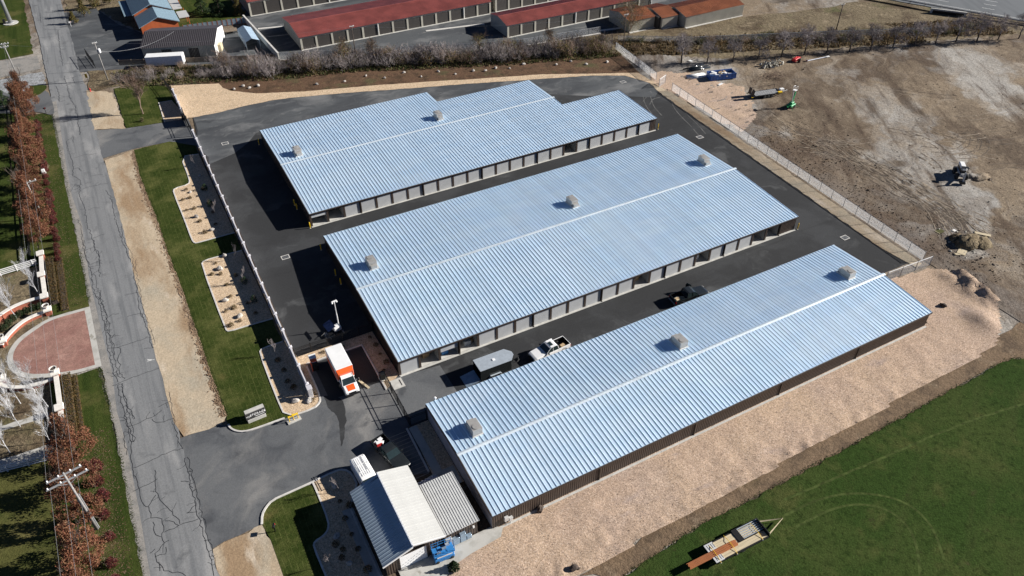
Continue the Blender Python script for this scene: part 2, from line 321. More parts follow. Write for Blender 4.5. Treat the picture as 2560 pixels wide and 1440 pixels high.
    D['burg'] = leafmat('burgundy_leaf', [(.11,.022,.028), (.16,.04,.04), (.075,.018,.02), (.2,.075,.04)])
    D['hedge'] = leafmat('brown_green_leaf', [(.10,.075,.03), (.14,.09,.035), (.06,.06,.022), (.18,.11,.04)])
    D['yew'] = leafmat('evergreen_leaf', [(.022,.045,.018), (.035,.06,.022), (.016,.03,.014), (.05,.07,.03)])
    D['olive'] = leafmat('olive_leaf', [(.13,.12,.04), (.19,.155,.055), (.08,.085,.03), (.2,.12,.05)])
    D['dry'] = leafmat('dry_grass', [(.20,.135,.07), (.14,.10,.055), (.25,.19,.115), (.10,.085,.045)])
    D['weed'] = leafmat('weed_leaf', [(.075,.09,.03), (.12,.12,.045), (.16,.12,.06), (.05,.06,.025)])
    D['twig'] = mat('grey_twig', (.235,.205,.20), .9, var=.3, scale=1.2, obj_rnd=.5)
    D['twigb'] = mat('brown_twig', (.20,.14,.105), .9, var=.3, scale=1.2, obj_rnd=.5)
    D['bark'] = mat('dark_bark', (.07,.052,.042), .95, var=.3, scale=5)
    D['birch'] = mat('white_bark', (.5,.5,.51), .8, var=.12, scale=4)
def leafmat(name, cols):
    b = NB(name); g = b.n('NewGeometry'); r = b.n('ValToRGB'); r.color_ramp.interpolation = 'CONSTANT'
    e = r.color_ramp.elements; e[0].position = 0; e[0].color = (*cols[0],1); e[1].position = .3; e[1].color = (*cols[1],1)
    for p, c in ((.6,cols[2]),(.82,cols[3])): q = e.new(p); q.color = (*c,1)
    b.l(g.outputs['Random Per Island'], r.inputs[0]); oi = b.n('ObjectInfo'); h = b.n('HueSaturation'); b.l(r.outputs[0], h.inputs['Color'])
    v = b.math('MULTIPLY_ADD', oi.outputs['Random'], .4); v.node.inputs[2].default_value = .8; b.l(v, h.inputs['Value'])
    b.l(h.outputs[0], b.b.inputs['Base Color']); b.b.inputs['Roughness'].default_value = .75; b.b.inputs['Specular IOR Level'].default_value = .2
    t = b.n('BsdfTranslucent'); b.l(h.outputs[0], t.inputs[0]); mx = b.n('MixShader', _0=.3); b.l(b.b.outputs[0], mx.inputs[1]); b.l(t.outputs[0], mx.inputs[2])
    b.l(mx.outputs[0], b.t.nodes['Material Output'].inputs[0]); return b.m
mats()

# ------------------------------------------------------------------ ground, roads, beds
from mathutils import noise as mn
def sheet(name, poly, z, m, parent=None, kind='structure'):
    vs = [(x,y,z) for x,y in poly]; n = len(vs)
    a = sum(vs[i][0]*vs[(i+1)%n][1]-vs[(i+1)%n][0]*vs[i][1] for i in range(n))
    f = tuple(range(n)) if a > 0 else tuple(range(n-1,-1,-1))
    return MB().add(vs, [f]).build(name, D[m], parent, kind=kind if parent is None else None)
def wob(poly, amp=.15, step=.8, closed=True):
    q = random.Random(len(poly)*7+int(abs(poly[0][0]*10))); out = []; n = len(poly)
    for i in range(n if closed else n-1):
        a, b = Vector(poly[i]), Vector(poly[(i+1)%n]); k = max(1, int((b-a).length/step)); k = min(k, 120)
        nn = Vector((-(b-a).y, (b-a).x)); nn = nn.normalized() if nn.length else nn
        for j in range(k):
            p = a.lerp(b, j/k) + nn*(q.uniform(-amp,amp) if j else 0); out.append((p.x,p.y))
    if not closed: out.append(tuple(poly[-1]))
    return out
def smooth(pts, it=2, closed=False):
    for _ in range(it):
        o = [] if closed else [pts[0]]
        for i in range(len(pts) if closed else len(pts)-1):
            a, b = pts[i], pts[(i+1)%len(pts)]
            o += [(a[0]*.75+b[0]*.25, a[1]*.75+b[1]*.25), (a[0]*.25+b[0]*.75, a[1]*.25+b[1]*.75)]
        pts = o if closed else o+[pts[-1]]
    return pts
def ribbon(mb, path, width, z0, z1, m=0):
    p = [Vector(q) for q in path]; L = []; Rr = []
    for i in range(len(p)):
        d = (p[min(i+1,len(p)-1)]-p[max(i-1,0)]); d = d.normalized() if d.length else Vector((1,0)); nn = Vector((-d.y,d.x))*width/2
        L.append(p[i]+nn); Rr.append(p[i]-nn)
    for i in range(len(p)-1):
        a,b,c,e = Rr[i],Rr[i+1],L[i+1],L[i]
        if z1 is None: mb.add([(*a,z0),(*b,z0),(*c,z0),(*e,z0)], [(0,1,2,3)], m)
        else:
            fs = [(4,5,6,7),(0,1,5,4),(2,3,7,6)]
            if i == 0: fs.append((3,0,4,7))
            if i == len(p)-2: fs.append((1,2,6,5))
            mb.add([(*a,z0),(*b,z0),(*c,z0),(*e,z0),(*a,z1),(*b,z1),(*c,z1),(*e,z1)], fs, m)
    return mb
def inside(p, poly):
    c = False; n = len(poly)
    for i in range(n):
        a, b = poly[i], poly[i-1]
        if (a[1] > p[1]) != (b[1] > p[1]) and p[0] < (b[0]-a[0])*(p[1]-a[1])/(b[1]-a[1])+a[0]: c = not c
    return c
def terrain(name, poly, step, hf, m, margin=1.5):
    xs = [p[0] for p in poly]; ys = [p[1] for p in poly]; x0, y0 = min(xs), min(ys)
    nx, ny = int((max(xs)-x0)/step)+1, int((max(ys)-y0)/step)+1; idx = {}; b = MB(); vs = []; fs = []
    def vid(i, j):
        if (i,j) not in idx: x, y = x0+i*step, y0+j*step; idx[i,j] = len(vs); vs.append((x,y,hf(x,y)))
        return idx[i,j]
    for i in range(nx):
        for j in range(ny):
            if inside((x0+(i+.5)*step, y0+(j+.5)*step), poly): fs.append((vid(i,j),vid(i+1,j),vid(i+1,j+1),vid(i,j+1)))
    b.add(vs, fs); return b.build(name, D[m], smooth=True, kind='structure')
def fbm(x, y, s): return mn.fractal(Vector((x*s,y*s,3.3)), 1.0, 2.0, 4)

sheet('ground', [(-900,-500),(1200,-500),(1200,1500),(-900,1500)], -.06, 'dirt')
LOT = [(121.2,-12),(121.3,-3),(123.6,66),(125,90),(128,88),(146,75),(176,66),(222,51),(262,38),(300,-10),(260,-70),(150,-60),(120,-36)]
def lot_h(x, y): return .005+max(0, .13+.18*fbm(x,y,.12)+.10*fbm(x*.6,y*1.7,.6))*min(1, max(.05,(x-121-(y+3)*.035)/6))
terrain('dirt_lot', LOT, .9, lot_h, 'dirt')
sheet('rough_bank', wob([(124.5,90.5),(128,88),(146,75),(176,66),(222,51),(262,38),(268,52),(232,53),(215,85),(205,110),(168,125),(160,95),(134,101),(128,103.5)],.6,2), -.02, 'wild')
GRAV = GP([(1228,1318),(2316,806),(2222,700),(2325,672),(2405,690),(2492,758),(2500,820),(2490,860),(2450,889),(2382,932),(2285,977),(2169,1047),(2060,1106),(1878,1203),(1757,1272),(1640,1332),(1448,1445),(1380,1500),(1000,1500),(1100,1430)])
def grav_h(x, y):
    e = (y+16.2) if y < -16 else 0            # distance in front of the near wall
    berm = .25*max(0,fbm(x,y,1.1))*math.exp(-((y+25+.02*(x-60))/3.5)**2) + .55*math.exp(-((y+26+.02*(x-60))/2.2)**2)*(.55+.6*max(-.4,fbm(x,y,.25))) + 1.5*math.exp(-((x-122)/2.6)**2-((y+13)/5.5)**2)*(.8+.5*fbm(x,y,.5)) + .8*math.exp(-((x-116)/2.2)**2-((y+19)/2.5)**2)
    return .02 + max(0, .10+.09*fbm(x,y,.35)+.03*fbm(x,y,1.3))*min(1,abs(e)/2+.1 if x < 108 else .6) + max(0,berm)*(1 if x<112 or y<-4 else 0)
terrain('gravel_slope', GRAV, .45, grav_h, 'pinkgravel')
FIELD = GP([(1560,1440),(1640,1388),(1747,1318),(1852,1265),(1973,1200),(2089,1137),(2236,1055),(2353,991),(2490,915),(2529,897),(2560,897)])+[(108,-33),(140,-45),(140,-120),(20,-120),(36,-40)]
sheet('grass_field', wob(FIELD,.22,.7), .05, 'field')
sheet('dirt_track', wob(GP([(1448,1440),(1640,1325),(1757,1262),(1878,1193),(2060,1096),(2169,1037),(2285,967),(2382,922),(2450,879),(2492,840),(2560,800)])+[(130,-20),(130,-36),(112,-38)]+FIELD[:11][::-1],.3,1.5), -.005, 'track')

YARD = [(22.6,25)]+[(22.6,96)]+GP([(482,292),(540,280),(600,265),(675,249),(725,242),(860,230),(1040,217),(1180,206),(1320,197),(1480,186),(1560,186),(1610,200),(1650,222),(1680,240),(1820,337),(1920,407),(2090,522),(2287,652),(2207,684)])+[(107,-3),(36,-3),(32,3.2),(31.7,20.5),(32,22.8),(22.6,22.8)]
sheet('yard_asphalt', YARD, .010, 'yard')
NY = [(22.6,84)]+[(22.6,96)]+GP([(482,292),(540,280),(600,265),(675,249),(725,242),(860,230),(1040,217),(1180,206),(1320,197),(1480,186),(1560,186),(1610,200),(1650,222)])+[(118,66),(112,70),(96,80),(72,88.5),(34,92.5),(28,86)]
sheet('dusty_north_yard', wob(NY,.5,3), .014, 'northyard')
DRIVE = GP([(440,1100),(460,1092),(553,1062),(571,1064),(577,1074),(592,1081),(610,1082),(635,1076),(712,1047),(785,1022),(801,1000),(790,965),(767,917)])+[(23.3,20.6),(31.7,20.6),(31.7,10.6),(33.5,12.2),(40,11.5),(40,3.4),(31.6,3.2),(31.4,-4.8)]+GP([(892,1210),(880,1185),(860,1174),(835,1180),(782,1206),(720,1234),(680,1252),(665,1270),(656,1287),(655,1310),(602,1337),(560,1354),(532,1372),(510,1380)])
sheet('entrance_drive', DRIVE, .018, 'drive')
sheet('parking_bay', [(24.2,20.4),(31.6,20.4),(31.6,12.5),(24.2,12.5)], .022, 'yard')
sheet('oil_stain', wob(smooth(GP([(1000,600),(1090,590),(1190,640),(1225,800),(1215,900),(1200,1020),(1170,1130),(1160,1000),(1150,860),(1120,780),(1040,720)],0,560,840,4),1),.12,.4), .0265, 'yard')
DRN = GP([(230,326),(315,321),(412,306),(470,296),(478,316)])+[(22.7,97),(22.7,92)]+GP([(425,354),(335,372),(255,397)])
sheet('north_driveway', DRN, .016, 'drive')
# public street
sl = GP([(72,0),(85,50),(100,105),(110,160),(122,212),(130,255),(145,360),(155,420),(172,490),(190,565),(205,650),(215,700),(240,850),(265,935),(282,1030),(302,1115),(325,1280),(360,1440)])
sr = GP([(160,32),(175,82),(185,120),(197,170),(210,207),(222,232),(237,300),(252,382),(282,462),(297,515),(315,585),(332,655),(350,725),(370,795),(390,875),(415,960),(440,1055),(462,1145),(487,1230),(512,1317),(537,1392),(550,1440)])
sl = [(-5.2,320)]+sl+[(-1.6,-60)]; sr = [(3.2,320)]+sr+[(6.0,-60)]
street = sheet('street', wob(sl,.12,1.2,False)+wob(sr[::-1],.12,1.2,False), .024, 'street')
ls = [p for p in sl if p[1] < 130]
sheet('road_shoulder', wob([(p[0]-.35,p[1]) for p in ls],.22,1.0,False)+[(p[0]+.75+.25*math.sin(p[1]*.2),p[1]) for p in ls[::-1]], .028, 'shoulder')
# cracks filled with sealant
cb = MB(); cq = random.Random(3)
def crack(pts, oy, wd=.085, jit=.16):
    p = [Vector(t) for t in GP(pts, 0, 0, oy, 4)]; out = [p[0]]
    for a, b in zip(p, p[1:]):
        k = max(2, int((b-a).length/.45)); nn = Vector((-(b-a).y,(b-a).x)).normalized()
        out += [a.lerp(b,i/k)+(nn*cq.uniform(-jit,jit) if i < k else Vector((0,0))) for i in range(1,k+1)]
    ribbon(cb, out, wd, .0325+cq.random()*.002, None)
    for i in range(2, len(out)-1):
        if cq.random() < .13:
            a = cq.uniform(0,6.28); q = [out[i]]
            for _ in range(cq.randint(2,4)): a += cq.uniform(-.7,.7); q.append(q[-1]+Vector((math.cos(a),math.sin(a)))*.33)
            ribbon(cb, q, wd*.55, .0305+cq.random()*.002, None)
for oy, L in ((300, [[(665,215),(690,330),(720,400),(735,480),(725,560),(800,600),(805,680),(790,740),(830,840),(850,920),(870,1050),(910,1140),(940,1230),(950,1290),(985,1360),(1000,1440)],
    [(735,490),(780,480),(815,510)],[(830,690),(930,660),(1080,635)],[(740,380),(830,350),(970,335)],[(900,560),(1030,545)],[(880,900),(930,880),(1000,880)],[(930,1180),(1055,1140)],[(840,1310),(940,1275)],
    [(1060,700),(1110,780),(1140,900),(1150,980),(1175,1070),(1200,1150),(1230,1230),(1270,1320),(1310,1420)],[(780,1000),(810,1080),(820,1200),(840,1310),(870,1400),(885,1440)],[(665,215),(740,160),(735,225)],[(700,720),(750,640),(800,670),(740,700)]]),
  (600, [[(840,0),(850,110),(890,250),(915,350),(925,450),(950,540),(990,620),(1020,760),(1050,850),(1060,950),(1080,1080),(1110,1200),(1130,1330),(1180,1420)],[(935,0),(945,70),(990,140),(995,230),(1000,370)],
    [(890,250),(990,215)],[(885,270),(1000,250)],[(920,350),(1000,300)],[(950,540),(1000,590),(1040,690),(1075,760),(1050,850),(1110,980),(1140,1080),(1150,1150),(1100,1160)],[(1070,780),(1130,740),(1190,735)],
    [(1075,1085),(1160,1080),(1300,1035),(1420,1000),(1475,965)],[(1120,1460),(1300,1385),(1450,1330),(1590,1285)],[(1330,200),(1340,350),(1370,500),(1390,620),(1400,700),(1440,800),(1480,900),(1500,1000),(1530,1080)],
    [(1250,555),(1385,525)],[(1270,770),(1410,730),(1440,780)],[(1440,1090),(1540,1075)],[(1140,1080),(1200,1080),(1205,1130),(1175,1200),(1210,1250),(1190,1290),(1220,1370),(1250,1390)],[(1000,590),(1010,505),(960,520)],[(1000,640),(1040,610)],[(1030,760),(1075,740)],[(1060,910),(1120,900)],[(1150,940),(1120,980)],[(1120,1340),(1190,1300)],[(1110,1370),(1210,1340)]]),
  (840, [[(1180,490),(1190,570),(1230,700),(1250,800),(1280,900),(1300,1000),(1310,1100),(1305,1200),(1325,1320)],[(1215,480),(1230,560),(1270,640),(1275,760),(1240,820),(1290,920),(1330,1000),(1340,1060),(1300,1050)],
    [(1270,910),(1430,850),(1550,800),(1620,740)],[(1520,830),(1560,865),(1640,860),(1740,825)],[(1320,1325),(1450,1275),(1580,1215),(1700,1160),(1820,1125)],[(1260,700),(1310,740),(1350,830)],[(1690,560),(1720,700),(1740,830),(1760,950),(1780,1050),(1830,1130)],[(1580,715),(1700,655)],[(1200,620),(1260,600)],[(1220,720),(1270,690)],[(1240,800),(1320,750)],[(1280,960),(1330,940)],[(1200,850),(1280,830)],[(1240,960),(1250,1060),(1270,1190)]]),
  (1080, [[(1325,370),(1370,480),(1400,600),(1440,730),(1490,750),(1510,860),(1620,870),(1640,990),(1620,1050),(1560,1030),(1530,900)],[(1335,595),(1430,545),(1575,470)],[(1550,380),(1555,470),(1560,560),(1600,680),(1680,760),(1760,850),(1800,920)],
    [(1485,745),(1560,630)],[(1640,1005),(1790,935),(1985,870)],[(1650,890),(1740,900),(1790,935)],[(1620,1050),(1645,1110),(1550,1215),(1570,1300),(1640,1390),(1780,1400),(1860,1440)],[(1645,1110),(1690,1085)],[(1660,1150),(1660,1220),(1550,1250)],
    [(1850,260),(1880,400),(1900,520),(1950,700),(1990,860),(2030,1000),(2060,1100),(2090,1200),(2120,1330),(2140,1440)],[(1870,815),(1960,730)],[(1870,810),(1975,800)],[(1590,1300),(1600,1390)],[(1500,1215),(1550,1170)],[(1870,400),(1920,395)],[(1890,520),(1930,560)],[(1810,495),(1890,500)],[(2040,1090),(2110,1080)],[(2100,1250),(2150,1240)]]),
  (0, [[(560,860),(590,940),(590,1020),(650,1005)],[(640,760),(670,850),(700,980),(750,1060),(780,1200),(800,1350)],[(470,835),(620,838),(830,838)],[(730,770),(745,830)],[(640,640),(790,635)],[(400,380),(560,360)],[(430,290),(600,300)],[(510,1010),(525,1150),(545,1300),(560,1440)],[(560,1225),(680,1215)],[(480,740),(640,730),(790,715)],[(400,130),(410,230)],[(580,300),(600,500),(630,660)]])):
    for q in L: crack(q, oy, .075 if oy else .10)
def ladder(pts, oy, off, i0=0):
    p = [Vector(t) for t in GP(pts, 0, 0, oy, 4)][i0:]; o = []
    for a, b in zip(p, p[1:]):
        k = max(2, int((b-a).length/.5)); nn = Vector((-(b-a).y,(b-a).x)).normalized()
        for i in range(k):
            e = a.lerp(b,i/k); f_ = e+nn*(off+cq.uniform(-.18,.18)); o.append(f_)
            if cq.random() < .45: ribbon(cb, [e, e.lerp(f_,.5)+Vector((0,cq.uniform(-.12,.12))), f_], .055, .0306+cq.random()*.002, None)
    ribbon(cb, o, .06, .0327, None)
ladder([(840,0),(850,110),(890,250),(915,350),(925,450),(950,540),(990,620),(1020,760),(1050,850),(1060,950),(1080,1080),(1110,1200),(1130,1330),(1180,1420)], 600, .55, 3)
ladder([(1180,490),(1190,570),(1230,700),(1250,800),(1280,900),(1300,1000),(1310,1100)], 840, .5); ladder([(1850,260),(1880,400),(1900,520),(1950,700),(1990,860),(2030,1000),(2060,1100),(2090,1200),(2120,1330),(2140,1440)], 1080, .4)
ladder([(1330,200),(1340,350),(1370,500),(1390,620),(1400,700),(1440,800),(1480,900),(1500,1000),(1530,1080)], 600, .4); ladder([(1175,1070),(1200,1150),(1230,1230),(1270,1320),(1310,1420)], 300, .5)
cb.build('crack_seal', D['crack'], street, kind='stuff')
pm = MB(); [ribbon(pm, GP([(1478+i*13,240),(1485+i*13,236)],0,0,840,4), .25, .034, None) for i in range(4)]
ribbon(pm, GP([(1472,254),(1545,236)],0,0,840,4), .1, .034, None); pm.build('survey_paint', D['line'], street)

# verges, lawns, gravel beds
VR = GP([(262,402),(335,375)])+GP([(350,440),(370,490),(392,545),(420,630),(455,720),(475,780),(500,850),(525,925),(550,995),(567,1040),(553,1062),(460,1092)])
VL = [(p[0]-.25,p[1]) for p in sr if 17 < p[1] < 95]
sheet('dirt_verge', wob(VR,.2,.7,False)+wob(VL[::-1],.1,1,False), .032, 'verge')
sheet('north_dirt_verge', wob(GP([(216,226),(282,232),(315,321),(235,325)]),.3,.8), .032, 'verge')
sheet('south_dirt_verge', wob(GP([(655,1312),(677,1350),(709,1440)])+[(15,-40),(5.4,-40)]+GP([(550,1440),(532,1374),(560,1356),(602,1339)]),.2,.8), .032, 'verge')
SE = GP([(336,377),(350,440),(370,490),(392,545),(420,630),(455,720),(475,780),(500,850),(525,925),(550,995),(567,1040)]); q = random.Random(8)
se = wob([(x-.55,y) for x,y in SE],.5,.6,False); sheet('soil_edge', se+wob([(x+.1,y) for x,y in SE][::-1],.12,.6,False), .036, 'soiledge')
sc_ = MB()
for i in range(1500):
    k = q.randrange(len(SE)-1); f_ = q.random(); x = SE[k][0]*(1-f_)+SE[k+1][0]*f_-abs(q.gauss(0,.45)); y = SE[k][1]*(1-f_)+SE[k+1][1]*f_; e = q.uniform(.03,.09)*(1.5 if q.random() < .1 else 1); sc_.blob((x,y,.05),(e,e*1.4,e*.8),i,5,3,.3)
sc_.build('soil_clods', D['soiledge'], kind='stuff')
LW = GP([(335,375),(425,354)])+[(21.6,93),(21.6,12.2)]+GP([(712,1047),(635,1074),(610,1079),(592,1078),(577,1071),(571,1062),(567,1040),(550,995),(525,925),(500,850),(475,780),(455,720),(420,630),(392,545),(370,490),(350,440)])
sheet('front_lawn', wob(LW,.12,.6), .05, 'lawn')
sheet('north_lawn', wob(GP([(285,222),(360,212),(424,217),(450,290),(412,306),(315,321)]),.15,.7), .05, 'lawn')
SLAWN = smooth(GP([(655,1310),(656,1287),(665,1270),(680,1252),(720,1234),(782,1206),(800,1247),(822,1305),(821,1325),(810,1340),(787,1355),(784,1367),(815,1440)]),1)+[(17,-30),(13,-30)]+GP([(709,1440),(677,1350)])
sheet('south_lawn', SLAWN, .05, 'lawn')
BED1 = smooth(GP([(497,386),(452,392),(475,450),(472,462),(435,472),(434,482),(462,550),(480,600),(487,609),(497,607),(587,582)]),1)
BED2 = smooth(GP([(605,627),(555,640),(510,652),(504,662),(565,825),(572,830),(620,815),(683,797)]),1)
BED3 = smooth(GP([(707,855),(655,872),(649,882),(690,990),(715,1046),(785,1022),(800,1007),(801,995),(790,965),(767,917)]),1)
BED4 = smooth(GP([(782,1206),(835,1180),(860,1174),(880,1185),(892,1210)]),1)+[(21,-5),(21,-30),(17,-30)]+smooth(GP([(815,1440),(784,1367),(787,1355),(810,1340),(821,1325),(822,1305),(800,1247),(782,1206)]),1)
BEDN = GP([(430,252),(397,257),(412,306),(470,297)])
BEDG = [(22.6,22.7),(34,22.7),(34.2,12.6),(32.2,11),(31.8,10.8),(31.8,20.8),(23.6,20.8),(23.4,20)]
for nm, P in (('gravel_bed',BED1),('gravel_bed',BED2),('gravel_bed',BED3),('gravel_bed',BED4),('gravel_bed',BEDN),('gravel_bed',BEDG)): sheet(nm, P, .075, 'tangravel')
sheet('gravel_bed', [(32,3.0),(34.5,3.0),(34.5,-8),(31.5,-8),(31.5,-4)], .06, 'tangravel')
kb = MB()
for P in (BED1, BED2, BED3): ribbon(kb, P, .22, 0, .13)
ribbon(kb, BED4[-22:], .22, 0, .125); ribbon(kb, GP([(430,252),(397,257),(412,306)]), .2, 0, .12)
for P in (smooth(GP([(571,1062),(577,1072),(592,1079),(610,1080),(635,1074),(712,1046)]),1), smooth(GP([(655,1312),(656,1287),(665,1270),(680,1252),(720,1234),(782,1206),(835,1180),(860,1174),(880,1185),(892,1210)]),1), [(23.4,20.7),(31.65,20.7),(31.65,10.7)], GP([(1017,1072),(1072,1180)])): ribbon(kb, P, .24, 0, .15)
kb.build('kerb', D['kerb'], kind='structure')
NG = GP([(427,214),(547,209),(557,220),(575,227),(640,234),(760,229),(935,214),(1060,205),(1200,197),(1355,186),(1505,184),(1595,182),(1650,215),(1560,189),(1480,189),(1320,200),(1180,209),(1040,220),(860,233),(725,245),(675,252),(600,268),(540,283),(482,294),(462,296)])
sheet('north_gravel_strip', wob(NG,.1,1.2), .045, 'tangravel')
sheet('brown_bank', wob(GP([(430,205),(560,195),(700,188),(860,170),(1000,163),(1200,152),(1400,142),(1545,132),(1600,182),(1505,186),(1355,188),(1200,199),(1060,207),(935,216),(760,231),(640,236),(575,229),(557,222),(547,211)]),.3,1.2), .03, 'brown_slope')
sheet('hedge_ground', wob([(5,131),(11.5,130.5),(27,125.8),(46,118),(61,115),(73,110),(91,102),(110,95),(125,89),(128,103),(106,106),(93,110),(62,122),(48.5,127),(30,134),(5.5,143)],.5,2), .02, 'wild')
sheet('fence_gravel_strip', wob([(121.4,73),(122.8,66),(119.8,-5),(118,-5.5),(117.3,1),(120.2,66)],.15,1), .045, 'verge')
terrain('gate_gravel', wob([(121.5,73),(124.5,77),(133,73),(139,60),(132,48),(124,44),(122.6,66)],.9,1.5), .5, lambda x, y: lot_h(x,y)+.025, 'pinkgravel')
# left side of the street
sheet('roadside_lawn', wob([(-5.6,124),(-3.6,122),(-3.3,107),(-2.7,65),(-2.55,49.3),(-2.6,48.9),(-8,49.2),(-8.6,60),(-9,124)],.12,.9), .04, 'oldlawn')
sheet('roadside_lawn', wob([(-2.9,34),(-2.3,25),(-2,8),(-1.9,-3),(-1.8,-40),(-9,-40),(-9,34)],.12,.9), .04, 'oldlawn')
sheet('estate_lawn', [(-8.6,-60),(-8.6,22),(-80,22),(-80,-60)], .03, 'estate')
sheet('estate_lawn', [(-8.8,64),(-8.8,140),(-80,140),(-80,64)], .03, 'oldlawn')
sheet('estate_bed', [(-8.4,22),(-8.4,64),(-80,64),(-80,22)], .015, 'wild')
sheet('estate_path', wob([(-9.3,20.6),(-9.3,22.3),(-40,24),(-40,21.5)],.1,1), .035, 'concrete_g')
sheet('estate_path', wob([(-9.5,27.6),(-9.5,28.4),(-40,30),(-40,28.5)],.1,1), .035, 'concrete_g')
arc = smooth([(-2.5,48.9),(-8.1,49.1),(-10.6,47.7),(-12.9,46),(-14.2,43),(-14,39.8),(-12.4,36.9),(-9.2,35.3),(-5.6,34.3),(-2.3,34.2)],2)
sheet('apron_border', arc, .046, 'concrete_g')
arc2 = smooth([(-3.3,48.3),(-8.1,48.4),(-10.2,47),(-12.3,45.4),(-13.4,42.9),(-13.2,40.2),(-11.9,37.6),(-9,36.1),(-5.6,35),(-3.1,34.9)],2)
sheet('brick_apron', arc2, .052, 'paver')
sheet('side_drive', smooth(GP([(0,228),(64,250),(98,239),(118,222),(135,265),(136,290),(95,279),(60,283),(0,284)]),1), .044, 'drive')
sheet('far_driveway', [(-4.2,150),(-4.6,159),(-14,160),(-40,158),(-40,148),(-14,149)], .03, 'shoulder')
sheet('far_lawn', wob([(-5.4,161),(-6,205),(-5.5,260),(-60,260),(-60,160),(-12,160.6)],.3,1.5), .03, 'oldlawn')
sheet('stone_patch', wob([(-4,147.8),(-14,148),(-14,139),(-4.6,137),(-3.6,141)],.4,1), .035, 'culch')
sheet('corner_lawn', smooth(GP([(75,215),(117,212),(117,222),(98,238),(70,243)]),1), .05, 'oldlawn')
# neighbours behind the hedge
sheet('neighbour_yard', [(3.6,143.5),(48,127.5),(48,150),(28,157),(20.5,163),(16,172),(12,188),(3.4,189),(3.6,165)], .012, 'northyard')
sheet('storage_yard', [(48.3,127.3),(62.2,121.9),(93,109.9),(106,106),(128,103.6),(136,104),(172,98),(180,200),(48,200)], .012, 'northyard')
sheet('far_dirt', wob([(168,95),(215,86),(225,120),(240,300),(170,300)],1,4), -.01, 'dirt')
sheet('house_lawn', [(28,163),(47,157),(48,215),(28,215)], .03, 'oldlawn')
sheet('house_garden', wob([(4.5,190),(12,188),(17,172),(21,163),(29,163),(29,215),(4.5,215)],.4,1.5), .03, 'wild')
k2 = MB(); ribbon(k2, [(48.5,127.3),(62.2,121.9),(93,109.9),(106,106),(128,103.6)], .5, 0, .15); ribbon(k2, [(48.8,150.6),(55,149)], .8, 0, .04); ribbon(k2, [(109.5,127.3),(128,126)], .9, 0, .03); ribbon(k2, [(88,127.5),(104,124.5)], .9, 0, .03); ribbon(k2, [(129,105.4),(135,104.3)], 1.0, 0, .03)
k2.build('kerb', D['kerb'], kind='structure')
# highway
HW = [(150,203),(205,102),(214.6,85.5),(220.3,75),(234.3,55.2),(262,6),(340,6),(300,150),(220,250)]
sheet('highway', HW, .35, 'highway')
hd = Vector((.49,-.87)); hn = Vector((.87,.49)); h0 = Vector((216.6,85.5))
pl = MB(); ribbon(pl, [h0+hn*1.6-hd*90, h0+hn*1.6+hd*60], .18, .358, None)
for ln in (5.4, 9.0, 12.6):
    for i in range(-8,9): ribbon(pl, [h0+hn*ln+hd*i*12, h0+hn*ln+hd*(i*12+3.2)], .16, .358, None)
pl.build('lane_markings', D['line'], kind='structure')
MB().prism([(150,203),(205,102),(214.6,85.5),(220.3,75),(234.3,55.2),(262,6),(259,3),(231.5,53.6),(217.6,73.6),(212.4,84),(203,100),(148,201)], -.05, .33).build('highway_bank', D['wild'], kind='structure')
# wheel tracks
def tracks(name, m, L, z, ox, oy, s, wd, gap, parent=None):
    b = MB(); q = random.Random(5)
    for P in L:
        p = smooth(GP(P,0,ox,oy,s),2)
        for sg in (-1,1):
            o = []
            for i in range(len(p)):
                d = Vector(p[min(i+1,len(p)-1)])-Vector(p[max(i-1,0)]); d.normalize(); o.append(Vector(p[i])+Vector((-d.y,d.x))*gap/2*sg)
            k = 0
            while k < len(o)-2:
                e = min(len(o), k+q.randint(3,9)); ribbon(b, o[k:e], wd*q.uniform(.5,1.1), z+q.random()*.01, None); k = e-1+(q.random() < .3)
    return b
def drape(b, hf, lift=.02):
    b.v = [(x,y,hf(x,y)+lift) for x,y,z in b.v]; return b
T1 = [[(1940,160),(1935,210),(1880,260),(1810,280)],[(2060,170),(2065,250),(2000,310),(1900,340),(1800,340)],[(2130,150),(2180,230),(2160,310),(2060,360),(1930,375),(1800,370)],[(1350,130),(1550,190),(1720,280),(1790,370)],[(1500,350),(1650,430),(1700,500)],[(1200,100),(1500,150),(1900,170),(2400,90)]]
T2 = []; tq_ = random.Random(23)
for i in range(26):
    a_, c_ = tq_.random(), tq_.gauss(0,60); T2.append([(-300+500*a_+c_, -120+260*tq_.random()),(300+300*a_+c_,130+200*tq_.random()),(900+400*a_,380+240*a_+c_),(1500+300*tq_.random(),720+200*tq_.random()),(1800+500*tq_.random(),1000+300*tq_.random())][tq_.randint(0,2):])
for i in range(14): x_, y_ = tq_.uniform(-200,2200), tq_.uniform(-350,500); T2.append([(x_,y_),(x_+300,y_+tq_.uniform(-60,120)),(x_+650,y_+tq_.uniform(-120,260))])
def cont(L, wd, gap, seed):
    b = MB(); q = random.Random(seed)
    for P in L:
        p = smooth(GP(P,0,1920,300,4),3)
        p = [v for v in p if inside(v, LOT)]
        if len(p) < 4: continue
        for sg in (-1,1):
            o = []
            for i in range(len(p)):
                d = Vector(p[min(i+1,len(p)-1)])-Vector(p[max(i-1,0)]); d.normalize(); o.append(Vector(p[i])+Vector((-d.y,d.x))*(gap/2*sg+q.gauss(0,.04)))
            ribbon(b, o, wd*q.uniform(.6,1.2), 0, None)
    return b
drape(cont(T1, .24, 1.5, 1), lot_h, .02).build('dark_ruts', D['ruts_d'], kind='stuff')
drape(cont(T2[::2], .17, 1.7, 2), lot_h, .016).build('pale_ruts', D['ruts_l'], kind='stuff')
